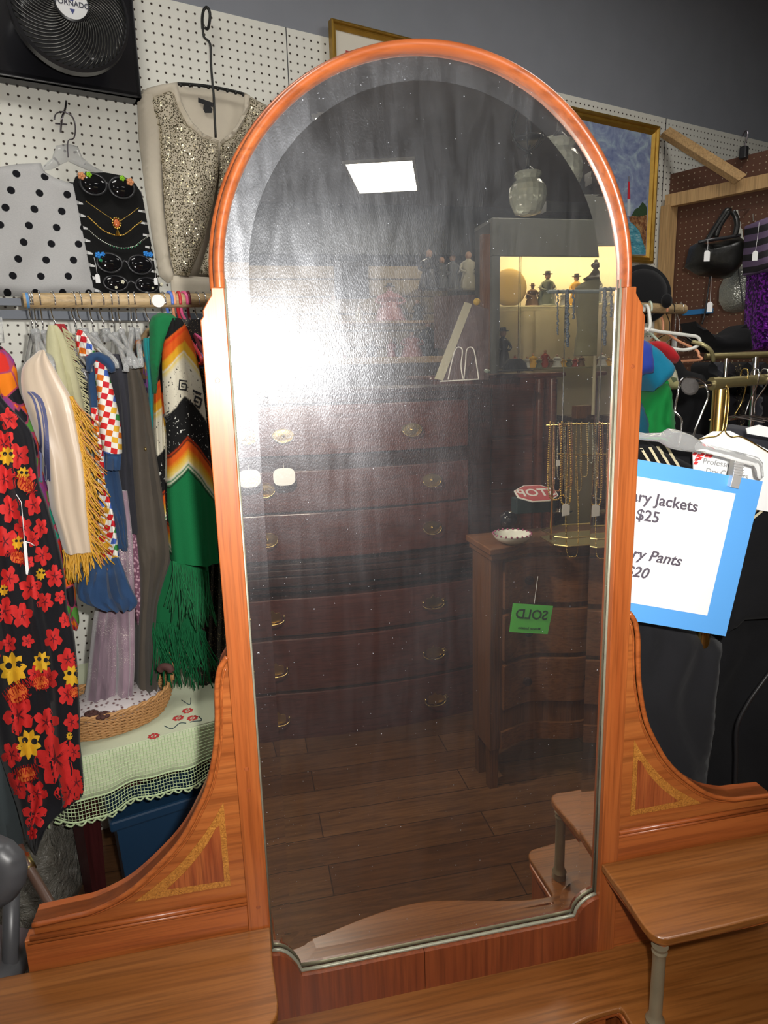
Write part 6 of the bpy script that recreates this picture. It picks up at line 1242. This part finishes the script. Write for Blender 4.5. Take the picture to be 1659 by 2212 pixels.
def sslab(u0, u1, dep, z0, z1, o0=0, a=.022): return MB().prism([SN(u0+(u1-u0)*i/30, o0+serp(u0+(u1-u0)*i/30, a=a), z0) for i in range(31)]+[SN(u1, -dep, z0), SN(u0, -dep, z0)], (0, 0, z1-z0))
sslab(-.012, .532, .17, nzt-.022, nzt, .03).build('top', M['nsw'], ns_, bevel=.004, seg=3); sslab(-.002, .522, .16, nzt-.045, nzt-.022, .018).build('top_moulding', M['nsw'], ns_, bevel=.003)
sslab(.008, .512, .15, .17, nzt-.045, -.005).build('case', M['nsv'], ns_)
for u in (.015, .475):
    for o_ in (-.115, -.01): MB().prism([SN(u, o_, .2), SN(u+.04, o_, .2), SN(u+.034, o_, 0), SN(u+.004, o_, 0)], Yn*-.035).build('leg', M['nsv'], ns_)
for k in range(3):
    z1 = nzt-.06-k*.185-(.005 if k else 0); d_ = sslab(.055, .465, .03, z1-.168, z1, .012).build('drawer', M['nsw'], ns_, bevel=.003)
    for u in ((.152, .37)): MB().lathe(SN(u, .012+serp(u), z1-.075), [(.006, 0), (.006, .010), (.016, .018), (.014, .028), (.001, .031)], 18, (Xn, EZ, Yn)).build('knob', M['mahd'], d_, smooth='auto')
sslab(.05, .47, .03, .17, .235, .006).build('bottom_rail', M['nsw'], ns_)
kn = SN(.152, .045, nzt-.135)
# SOLD ticket
tk = thing('ticket', 'bright green SOLD ticket hanging from a knob of the bedside chest, reflected', 'ticket', V(1148, 1369, DN-.10)); dt = DN-.10
q = [V(1108, 1303, dt), V(1195, 1309, dt), V(1183, 1370, dt), V(1100, 1365, dt)]
MB().prism(q, (0, -.0006, 0)).build('card', plain('green_card', (.16, .85, .14), .7), tk); MB().tube([V(1162, 1245, dt+.02), V(1154, 1304, dt)], .0010, 5).build('string', M['paper'], tk)
Xt = (q[0]-q[1]).normalized(); Yq = (q[0]-q[3]); Yq = (Yq-Xt*Yq.dot(Xt)).normalized(); cen_ = sum(q, Vector())/4; hq = (q[0]-q[3]).length; wq = (q[0]-q[1]).length
for body_, sz, dz_ in (('SOLD', .046, .14), ('Matanan Logistics', .0112, -.33)):
    tm = text_mb(body_, sz, cen_+Yq*hq*dz_+EY*.0008, Xt, Yq, EY, depth=.0004, bold=True)
    w0 = max(p.dot(Xt) for p in tm.v)-min(p.dot(Xt) for p in tm.v); tm.build('lettering', plain('ticket_ink', (.03, .10, .05), .7), tk)
# bowl, glass ball, STOP sign, tray
def onto(px, py): p = VZ(px, py, nzt); return p
bp = V(1107, 1122, DN+.02); bp.z = nzt; bw = thing('bowl', 'white china bowl with scalloped pink rim on the bedside chest, reflected', 'bowl', bp)
prof = [(.025, 0), (.03, .003), (.05, .012), (.062, .024), (.066, .034), (.064, .034), (.058, .024), (.045, .012), (.001, .007)]
MB().lathe(bp, prof, 36).build('body', plain('white_china', (.72, .74, .68), .2), bw, smooth='auto'); mb = MB()
for k in range(22): a = 2*PI*k/22; mb.ball(bp+Vector((.064*math.cos(a), .064*math.sin(a), .035)), .0038, 8, 5)
mb.build('pink_rim', plain('plum_glaze', (.30, .06, .14), .3), bw, smooth=True)
gp = V(1098, 1100, DN+.16); gp.z = nzt+.05; gb = thing('paperweight', 'round dark glass ball in a clear ring behind the china bowl, reflected', 'paperweight', gp-EZ*.05)
MB().ball(gp, .032, 22, 12).build('ball', plain('black_glass', (.01, .01, .015), .05, coat=1), gb, smooth=True); MB().lathe(gp+Vector((.03, 0, 0)), [(.036, -.003), (.038, 0), (.036, .003), (.034, 0)], 30, (EY, EZ, Vector((1, 0, 0)))).build('ring', M['glass'], gb, smooth=True)
MB().lathe(gp-EZ*.05, [(.02, 0), (.022, .004), (.012, .012), (.014, .02), (.001, .022)], 20).build('foot', M['glass'], gb, smooth='auto')
sc0 = V(1158, 1067, DN+.10); ssn = thing('stop_sign', 'small tilted red octagonal STOP sign on the bedside chest, reflected', 'sign', sc0-EZ*.02)
n_s = Vector((0, .45, .90)).normalized(); xs_ = Vector((-1, 0, 0)); xs_ = (xs_+EZ*.02).normalized(); ys_ = n_s.cross(xs_).normalized(); RS = .082
oc = lambda r, e: [sc0+xs_*(r*math.cos(PI/8+k*PI/4))+ys_*(r*.62*math.sin(PI/8+k*PI/4))+n_s*e for k in range(8)]
MB().prism(oc(RS, 0), n_s*.004).build('white_border', M['white'], ssn); rp = MB().prism(oc(RS*.93, .004), n_s*.0008).build('red_face', plain('stop_red', (.45, .02, .03), .45), ssn)
text_mb('STOP', .058, sc0+n_s*.005, xs_, ys_, n_s, depth=.0006, bold=True).build('lettering', M['white'], ssn)
tag(MB().box(sc0-EZ*.04-EY*.02, (.15, .05, .055)).build('box', plain('dark_teal_box', (.012, .03, .035), .5), bevel=.004), 'dark box propping the STOP sign, reflected', 'box')
# ---- gold necklace rack
DJ = DN-.02; jr = thing('jewellery_rack', 'gold wire necklace rack on a tray at the right of the mirror, reflected', 'rack', V(1240, 1130, DJ))
g1 = V(1180, 911, DJ-.02); g2 = V(1400, 918, DJ-.02); g1.z = g2.z = (g1.z+g2.z)/2
MB().tube([g1, g2], .0028, 8).build('top_bar', M['gold'], jr); h1 = V(1205, 981, DJ+.03); h2 = V(1400, 985, DJ+.03); MB().tube([h1, h2], .0028, 8).build('second_bar', M['gold'], jr)
for px in (1196, 1286): p = V(px, 912, DJ+.01); MB().tube([Vector((p.x, p.y, nzt+.01)), p+EZ*.0], .0045, 8).build('post', M['gold'], jr)
ty = V(1250, 1120, DJ); ty.z = nzt
for z_ in (.002, .030): MB().tube([ty+Vector((x_, y_, z_)) for x_, y_ in ((-.10, .03), (-.07, .06), (.16, .07), (.20, .03), (.20, -.10), (.0, -.12), (-.10, -.08))], .0028, 6, closed=True).build('tray_rim', M['oldbrass'], jr)
MB().prism([ty+Vector((x_, y_, .001)) for x_, y_ in ((-.10, .03), (-.07, .06), (.16, .07), (.20, .03), (.20, -.10), (.0, -.12), (-.10, -.08))], EZ*.003).build('tray_plate', plain('brass_tray', (.30, .27, .13), .35, .5), jr)
def chain(px, ytop, ybot, wpx, r, m, label, d=DJ-.03, grp=None, both=True):
    r *= 1.45
    P = cr([V(px-wpx*.35, ytop, d), V(px-wpx*.5, ytop+(ybot-ytop)*.5, d), V(px-wpx*.45, ybot-wpx*.5, d), V(px, ybot, d), V(px+wpx*.45, ybot-wpx*.5, d), V(px+wpx*.5, ytop+(ybot-ytop)*.5, d), V(px+wpx*.35, ytop, d)], 14)
    mb = MB(); last = P[0]; out = [last]
    for p in P[1:]:
        while (p-last).length >= r*1.9: last = last+(p-last).normalized()*r*1.9; out.append(last.copy())
    for p in out: mb.ball(p, r, 6, 4)
    return tag(mb.build('necklace', m, smooth=True), label, 'necklace', grp)
M['copper'] = metal('rose_copper', (.7, .38, .24), .3)
chain(1199, 912, 1080, 30, .0022, M['gold'], 'beaded gold necklace, leftmost on the wire rack, reflected')
chain(1203, 915, 1060, 16, .0016, M['copper'], 'copper toned necklace inside the leftmost gold strand, reflected')
chain(1222, 912, 1090, 22, .0028, M['gold'], 'thick gold bead necklace above the white tag, reflected', d=DJ-.035)
chain(1226, 914, 1075, 12, .0018, M['silver'], 'pale silver necklace within the thick gold strand, reflected')
chain(1236, 985, 1203, 26, .0018, M['gold'], 'long fine gold chain looping lowest over the bedside chest, reflected', d=DJ-.05)
chain(1250, 914, 1060, 12, .0020, M['oldbrass'], 'dull brass necklace right of the long gold loop, reflected')
chain(1289, 912, 1010, 8, .0030, M['oldbrass'], 'short dark brass beads beside the rack post, reflected')
chain(1303, 985, 1203, 26, .0018, M['gold'], 'second long gold loop close to the right mirror edge, reflected', d=DJ-.05)
chain(1303, 914, 1090, 26, .0026, M['gold'], 'chunky gold necklace nearest the right mirror edge, reflected', d=DJ-.035)
for (a, y1, w_, r_, m_, l_) in ((1193, 1050, 10, .0018, 'oldbrass', 'slim brass necklace at the left end of the wire rack, reflected'), (1211, 1035, 14, .0020, 'silver', 'silvery bead necklace second from the left on the rack, reflected'), (1217, 1070, 9, .0022, 'gold', 'narrow gold bead necklace left of the white tag, reflected'), (1231, 1050, 10, .0020, 'copper', 'copper bead necklace right of the white tag, reflected'), (1262, 1030, 16, .0022, 'oldbrass', 'brown gold necklace in the middle of the rack, reflected'), (1276, 1000, 10, .0018, 'silver', 'short silver necklace before the rack post, reflected'), (1312, 1060, 14, .0024, 'gold', 'gold rope necklace by the right edge of the mirror, reflected')):
    chain(a, 913, y1, w_, r_, M[m_], l_, d=DJ-.028)
for (x_, y_, l_) in ((1222, 1092, 'white tag under the thick gold bead necklace, reflected'), (1305, 1092, 'white tag under the chunky necklace at the right mirror edge, reflected'), (1205, 995, 'tiny white tag on a thread at the left of the necklace rack, reflected')):
    s_ = .5 if y_ < 1000 else 1; p = V(x_, y_, DJ-.06); tg = thing('price_tag', l_, 'tag', p-EZ*.035*s_); mb = MB(); mb.prism([p+Vector((a*s_, 0, b*s_)) for a, b in ((-.012, -.035), (.014, -.032), (.014, 0), (.004, .006), (-.006, .006), (-.012, 0))], (0, .0008, 0)); mb.build('card', M['paper'], tg); MB().tube([p+EZ*.004, p+EZ*.05*s_], .0006, 4).build('string', M['paper'], tg)
# ---- blue bead stand
M['bluebead'] = plain('grey_blue_beads', (.12, .16, .22), .25); bs = thing('jewellery_stand', 'grey T bar stand of blue bead strings in front of the lit case, reflected', 'stand', V(1215, 800, 1.55))
a, b = V(1184, 630, 1.55), V(1420, 636, 1.55); b.z = a.z; MB().tube([a, b], .007, 10).build('bar', plain('grey_blue_tube', (.22, .28, .30), .4), bs); p = V(1222, 632, 1.57); MB().tube([Vector((p.x, p.y, nzt+.001)), p], .0025, 8).build('pole', M['chrome'], bs); MB().lathe(Vector((p.x, p.y, nzt)), [(.05, 0), (.05, .006), (.01, .01), (.001, .01)], 24).build('base', M['chrome'], bs)
for (px, y0, y1, r) in ((1205, 628, 725, .0036), (1226, 628, 752, .0072), (1239, 628, 690, .0042), (1318, 622, 760, .0075)):
    mb = MB(); rnd = random.Random(px)
    for k in range(int((y1-y0)/(r*1000*.7))):
        y_ = y0+(y1-y0)*k/int((y1-y0)/(r*1000*.7)); mb.ball(V(px+rnd.uniform(-1.5, 1.5), y_, 1.54), r*rnd.uniform(.8, 1.2), 7, 5)
    tag(mb.build('necklace', M['bluebead'], smooth=True), {1205: 'thin string of small blue beads, leftmost on the T bar, reflected', 1226: 'thick string of chunky blue beads on the T bar, reflected', 1239: 'short blue bead string beside the dress form, reflected', 1318: 'heavy blue bead string at the right mirror edge, reflected'}[px], 'necklace')
# ---- dress form
dm = 1.9; fm = thing('dress_form', 'small olive cloth dress form with carved wooden finial, reflected', 'dress form', V(1280, 900, dm)); M['ocl'] = cloth('olive_linen', (.22, .21, .13)); f_ = MB(); G = []
for (y_, xl, xr, t_) in ((604, 1272, 1300, .03), (612, 1256, 1312, .04), (622, 1244, 1318, .05), (650, 1243, 1317, .055), (690, 1247, 1313, .05), (712, 1249, 1308, .045), (735, 1244, 1312, .05), (768, 1241, 1314, .055)):
    L_, R_ = V(xl, y_, dm), V(xr, y_, dm); c_ = (L_+R_)/2; w_ = (R_.x-L_.x)/2; G.append([c_+Vector((w_*math.cos(2*PI*k/28), t_*math.sin(2*PI*k/28), 0)) for k in range(28)])
f_.grid(G, closed_u=True); n_ = len(f_.v); f_.f.append(list(range(28))); f_.f.append([n_-28+k for k in range(28)]); f_.build('torso', M['ocl'], fm, smooth='auto')
c_ = V(1286, 604, dm); MB().lathe(c_, [(.05, 0), (.052, .006), (.03, .018), (.022, .028), (.012, .04), (.010, .046), (.019, .054), (.021, .062), (.014, .070), (.006, .074), (.008, .080), (.001, .085)], 24).build('finial', plain('dark_turned_wood', (.10, .08, .045), .4), fm, smooth='auto')
pz_ = V(1286, 768, dm); pe = V(1286, 905, dm); MB().tube([pz_, Vector((pz_.x, pz_.y, pe.z+.001))], .009, 12).build('pole', plain('cream_painted_pole', (.50, .46, .32), .5), fm, smooth='auto')
tz_ = pe.z; tv = thing('display_table', 'dim display table under the dress form, reflected', 'table', (pe.x+.1, pe.y-.1, 0)); MB().bb(pe.x-.02, pe.x+.6, pe.y-.35, pe.y+.12, tz_-.025, tz_).build('tabletop', M['mahd'], tv, bevel=.003)
for a in (.0, .58):
    for b in (-.33, .10): MB().bb(pe.x+a-.02, pe.x+a+.02, pe.y+b-.02, pe.y+b+.02, 0, tz_-.025).build('leg', M['mahd'], tv)
MB().lathe(Vector((pz_.x, pz_.y, tz_)), [(.03, 0), (.03, .01), (.02, .02), (.001, .02)], 24).build('base', M['mahd'], fm)
o = V(1258, 900, dm+.05); tag(MB().bb(o.x-.03, o.x+.05, o.y-.05, o.y+.0, tz_, tz_+.06).build('wooden_box', M['nsv'], bevel=.004), 'small wooden box behind the dress form pole, reflected', 'box')
# ---- lit glass display case
DK = 2.95; ky = GY-DK; kx0 = vx(1062, 650, DK); kx1 = kx0+1.25; kzt = vz(1070, 470, DK); kz1 = vz(1080, 553, DK); M['kgrey'] = plain('grey_case_paint', (.16, .17, .16), .45); M['kdark'] = plain('dark_case_side', (.05, .052, .05), .5); M['kback'] = plain('warm_case_back', (.66, .58, .40), .8)
kc = thing('display_case', 'tall glass display case with lit cream interior and grey header, reflected', 'display case', ((kx0+kx1)/2, ky-.25, 0))
MB().bb(kx0, kx1, ky-.03, ky, kz1, kzt).build('header', M['kgrey'], kc, bevel=.004); MB().bb(kx0, kx1, ky-.3, ky-.03, kzt-.02, kzt).build('top_panel', M['kgrey'], kc); MB().bb(kx0, kx0+.05, ky-.03, ky, .0, kz1).build('stile', M['kgrey'], kc); MB().bb(kx1-.05, kx1, ky-.03, ky, 0, kz1).build('stile', M['kgrey'], kc)
MB().bb(kx0+.01, kx1-.01, ky-.30, ky-.29, .4, kzt-.02).build('back_panel', M['kback'], kc)
for x_ in (kx0+.0, kx1-.012): MB().bb(x_, x_+.012, ky-.29, ky-.03, .4, kzt-.02).build('side_panel', M['kdark'], kc)
s1 = vz(1100, 659, DK); s2 = vz(1150, 795, DK)
for z_ in (s1, s2): MB().bb(kx0+.03, kx1-.03, ky-.285, ky-.035, z_-.008, z_).build('glass_shelf', M['glass'], kc)
MB().bb(kx0, kx1, ky-.3, ky, 0, .42).build('base_cabinet', M['kgrey'], kc)
p = vx(1124, 600, DK); MB().bb(p-.006, p+.006, ky-.012, ky-.0, .42, kz1).build('door_edge', M['glass'], kc)
t = NT('case_tube_glow'); t.base((.9, .9, .9)); t.b.inputs['Emission Color'].default_value = (1, .84, .55, 1); t.b.inputs['Emission Strength'].default_value = 40; M['tube'] = t.m
MB().bb(kx0+.1, kx1-.1, ky-.10, ky-.06, kz1+.05, kz1+.08).build('light_tube', M['tube'], kc)
def figurine(px, ybase, hpx, cbody, clab, hat=None, d=DK+.12, lab='', wide=.36, skin=(.5, .3, .2), zb=None):
    b0 = V(px, ybase, d); h = V(px, ybase-hpx, d).z-b0.z; b0.z = b0.z if zb is None else zb; o = thing('figurine', lab, 'figurine', b0); r = h*wide/2
    MB().lathe(b0, [(r*1.1, 0), (r*1.15, h*.03), (r, h*.06), (r*.8, h*.3), (r*.55, h*.5), (r*.75, h*.62), (r*.7, h*.70), (r*.25, h*.77), (r*.2, h*.8)], 16, None, 1, .8).build('body', cbody, o, smooth='auto')
    MB().ball(b0+EZ*h*.87, h*.085, 12, 8, (1, 1, 1.15)).build('head', plain('figure_skin', skin, .5), o, smooth=True)
    for s in (-1, 1): MB().tube(cr([b0+Vector((s*r*.65, 0, h*.68)), b0+Vector((s*r*.95, .2*r, h*.52)), b0+Vector((s*r*.45, .6*r, h*.45))], 3), h*.035, 6).build('arm', cbody, o, smooth=True)
    if hat: MB().lathe(b0+EZ*h*.92, [(h*.15, 0), (h*.15, h*.012), (h*.08, h*.02), (h*.075, h*.09), (.001, h*.1)], 16).build('hat', hat, o, smooth='auto')
    return o
C_ = lambda n, c: plain(n, c, .4)
fb, fg, fy, fw, fr_, fk = C_('glaze_brown', (.16, .09, .04)), C_('glaze_grey_green', (.14, .16, .10)), C_('glaze_yellow', (.65, .38, .04)), C_('glaze_white', (.55, .55, .5)), C_('glaze_red', (.35, .05, .03)), C_('glaze_black', (.02, .02, .025))
for a in ((1150, 655, 50, fb, 0, fb, 'brown glazed seated figurine left in the lit case, reflected', .6), (1143, 655, 36, fb, 0, None, 'small brown figurine at the elbow of the seated brown one, reflected', .5), (1168, 655, 45, fg, 0, fg, 'green coated figurine beside the wide hatted couple, reflected', .45), (1182, 655, 76, fg, 0, fk, 'tallest grey green figurine with a wide black hat, reflected', .5), (1194, 655, 50, fw, 0, None, 'white sleeved figurine right of the black hat, reflected', .4), (1216, 655, 36, fw, 0, fk, 'small white figurine above the blue bead bar, reflected', .5), (1244, 655, 70, fy, 0, fk, 'yellow robed figurine with black hat by the dress form, reflected', .5)):
    figurine(a[0], a[1], a[2], a[3], '', a[5], lab=a[6], wide=a[7], zb=s1+.001)
pl_ = V(1099, 630, DK+.15); po = thing('plate', 'ochre decorative plate on edge in the lit case, reflected', 'plate', Vector((pl_.x, pl_.y, s1))); pl_.z = s1+.115
MB().lathe(pl_, [(.001, .004), (.07, .004), (.105, .014), (.112, .012), (.112, .008), (.07, -.002), (.001, -.002)], 36, (Vector((1, 0, 0)), EZ, EY)).build('dish', C_('ochre_glaze', (.42, .30, .10)), po, smooth='auto')
figurine(1086, 793, 88, fk, '', fk, lab='dark standing figurine with pale apron at the left of the lower shelf, reflected', wide=.42, d=DK+.06, zb=s2+.001)
rnd = random.Random(12); nm_c = (('red', fr_), ('brown', fb), ('white', fw), ('yellow', fy), ('green', fg))
words = ['first', 'second', 'third', 'fourth', 'fifth', 'sixth', 'seventh', 'eighth', 'ninth', 'tenth', 'eleventh', 'twelfth']
for i in range(12):
    cname, cm_ = nm_c[i % 5]; figurine(1112+i*13, 793, rnd.uniform(20, 42), cm_, '', None, lab='small %s figurine on the lower case shelf, %s from the left' % (cname, words[i]), wide=rnd.uniform(.5, .8), d=DK+rnd.uniform(.06, .2), zb=s2+.001)
for i, (px, h_) in enumerate(((1085, 40), (1120, 55), (1160, 46), (1200, 60), (1240, 44))):
    pass
# ---- pine post and doll shelf
pp = V(1050, 650, 2.62); tag(MB().bb(pp.x-.022, pp.x+.022, pp.y-.04, pp.y, 0, vz(1041, 505, 2.62)).build('post', wood('reddish_post', (.22, .10, .05), (.32, .15, .08), 2), bevel=.002), 'slim reddish wooden post between the doll shelves and the lit case, reflected', 'post')
DS = 3.3; sy = GY-DS; x0 = -1.5; x1 = kx0-.04
t = NT('tan_slat_wall'); sp = t.N('SeparateXYZ'); t.t.links.new(t.co(), sp.inputs[0]); f = t.math('FRACT', t.math('MULTIPLY', sp.outputs[2], 9)); n1 = t.noise(t.co(scale=(1, 1, 8)), 5, 4)
t.base(t.mix(t.math('LESS_THAN', f, .10), t.mix(n1, (.36, .28, .15), (.50, .40, .23)), (.10, .07, .04)), .6); M['slat'] = t.m
zA = vz(900, 571, DS+.3); sw_ = thing('shelving', 'tan slatted wall shelving full of dolls across the shop, reflected', 'shelving', ((x0+x1)/2, sy-.3, 0))
MB().bb(x0, x1, sy-.42, sy-.38, .9, zA).build('slat_panel', M['slat'], sw_)
cz = vz(800, 773, DS-.1); MB().bb(x0, x1, sy-.38, sy+.2, cz-.04, cz).build('counter_top', M['pale'], sw_, bevel=.004); MB().bb(x0, x1, sy-.36, sy+.15, 0, cz-.04).build('counter_body', plain('dim_brown_counter', (.09, .055, .04), .5), sw_)
g_z = vz(1000, 621, DS); MB().bb(vx(905, 620, DS), x1, sy-.37, sy-.05, g_z-.012, g_z).build('upper_shelf', M['chrome'], sw_)
ms = vz(850, 690, DS); MB().bb(vx(650, 690, DS), vx(960, 690, DS), sy-.37, sy-.08, ms-.015, ms).build('middle_shelf', M['pale'], sw_)
q = MB().bb(vx(725, 600, DS+.25), vx(798, 600, DS+.25), sy-.33, sy-.28, vz(760, 645, DS+.3), vz(760, 566, DS+.3)); tag(q.build('speaker_panel', M['gloss2']), 'dark square panel on the tan slat wall, reflected', 'panel')
q = MB().prism([V(938, 640, DS), V(1035, 636, DS), V(1040, 755, DS), V(940, 752, DS)], (0, -.02, 0)); tag(q.build('mauve_board', plain('dusty_mauve', (.20, .13, .12), .7)), 'dusty mauve board standing on the counter behind the leaning canvas, reflected', 'board')
pk_, blk, wht, gr_ = C_('doll_pink', (.50, .20, .20)), C_('doll_black', (.03, .03, .035)), C_('doll_cream', (.50, .48, .36)), C_('doll_slate', (.10, .11, .12))
for (px, yb, hp_, m_, hat_, lab, wd, zb_) in ((843, 690, 82, pk_, gr_, 'large doll in a full pink dress, reflected', .85, 'ms'), (902, 690, 48, gr_, None, 'small slate dressed doll right of the pink doll, reflected', .5, 'ms'), (722, 690, 60, wht, None, 'cream doll below the dark panel, reflected', .4, 'ms'), (775, 690, 34, wht, None, 'little cream doll left of the pink doll, reflected', .5, 'ms'), (700, 690, 50, wht, None, 'pale doll farthest left on the middle shelf, reflected', .4, 'ms'),
    (928, 621, 92, blk, None, 'doll in a wide black skirt and cream bodice, upper shelf left, reflected', .6, 'g'), (955, 621, 76, gr_, None, 'slate doll second on the upper shelf, reflected', .5, 'g'), (978, 621, 82, gr_, blk, 'doll with a black hat on the upper shelf, reflected', .45, 'g'), (1012, 621, 88, wht, None, 'doll in a long cream gown, upper shelf right, reflected', .5, 'g'),
    (890, 770, 60, pk_, blk, 'pink doll lying low on the counter near the mauve board, reflected', .9, 'c'), (926, 770, 82, blk, None, 'black caped doll on the counter, reflected', .55, 'c'), (845, 770, 45, fr_, None, 'small red doll on the counter, reflected', .5, 'c'), (800, 770, 40, gr_, None, 'small slate doll on the counter, reflected', .5, 'c'), (700, 770, 14, wht, None, 'tiny cream trinket at the far left of the counter, reflected', .9, 'c'), (745, 770, 14, pk_, None, 'tiny pink trinket on the counter, reflected', .9, 'c')):
    zz = {'ms': ms, 'g': g_z, 'c': cz}[zb_]; o = figurine(px, yb, hp_, m_, '', hat_, d=DS+.18, lab=lab, wide=wd, zb=zz+.001); o.name = 'doll'; o['category'] = 'doll'
# ---- hanging lamp
dl = 1.85; lc = V(1140, 420, dl); lm = thing('pendant_lamp', 'unlit cut glass globe lamp hanging on an iron frame, reflected', 'lamp', lc-EZ*.1)
k = (V(1178, 420, dl)-V(1103, 420, dl)).length/2; t = NT('cut_glass'); sp = t.N('SeparateXYZ'); t.t.links.new(t.co(), sp.inputs[0]); v1 = t.N('TexVoronoi', i_Vector=t.co(), i_Scale=42); v1.inputs['Randomness'].default_value = .1
t.base((.55, .60, .52), .25); t.b.inputs['Transmission Weight'].default_value = .35; t.bump(v1.outputs['Distance'], .9, .006); M['cut'] = t.m
MB().lathe(lc, [(k*.35, -k*1.05), (k*.7, -k*.95), (k*.95, -k*.4), (k, -.0), (k*.95, k*.35), (k*.75, k*.62), (k*.6, k*.72), (k*.62, k*.82), (k*.72, k*.95), (k*.70, k*1.08), (k*.5, k*1.12)], 40).build('globe', M['cut'], lm, smooth='auto')
iron = M['iron']; a = lc+EZ*k*1.1; MB().lathe(a, [(k*.35, 0), (k*.3, k*.15), (k*.12, k*.3), (k*.1, k*.7), (k*.2, k*.85), (k*.1, k*1.0), (.004, k*1.1)], 20).build('fitter', iron, lm, smooth='auto')
for j in range(6):
    an = j*PI/3; u_ = Vector((math.cos(an), math.sin(an), 0)); MB().tube(cr([a+EZ*k*1.0, a+u_*k*.75+EZ*k*1.5, a+u_*k*.95+EZ*k*2.3, a+u_*k*.6+EZ*k*3.2, a+EZ*k*3.6], 5), .0035, 6).build('frame_wire', iron, lm, smooth=True)
MB().lathe(a+EZ*k*1.55, [(k*.8, 0), (k*.84, .006), (k*.8, .012), (k*.76, .006)], 30).build('ring', iron, lm, smooth=True)
MB().tube([a+EZ*k*3.6, Vector((a.x, a.y, CEIL))], .004, 6).build('chain', iron, lm)
# soffit with dark fascia across the far side and hanging duct
struct(MB().bb(X0, X1, -6.9, -6.5, 2.75, CEIL).build('trim_8', plain('dark_soffit', (.06, .065, .065), .7)))
sp2 = MB().bb(vx(1180, 450, 3.6), vx(1340, 450, 3.6), GY-3.7, GY-3.6, vz(1240, 458, 3.6), vz(1240, 436, 3.6)); tag(sp2.build('track_rail', M['gloss2']), 'dark rail under the ceiling at the upper right of the reflection', 'rail')
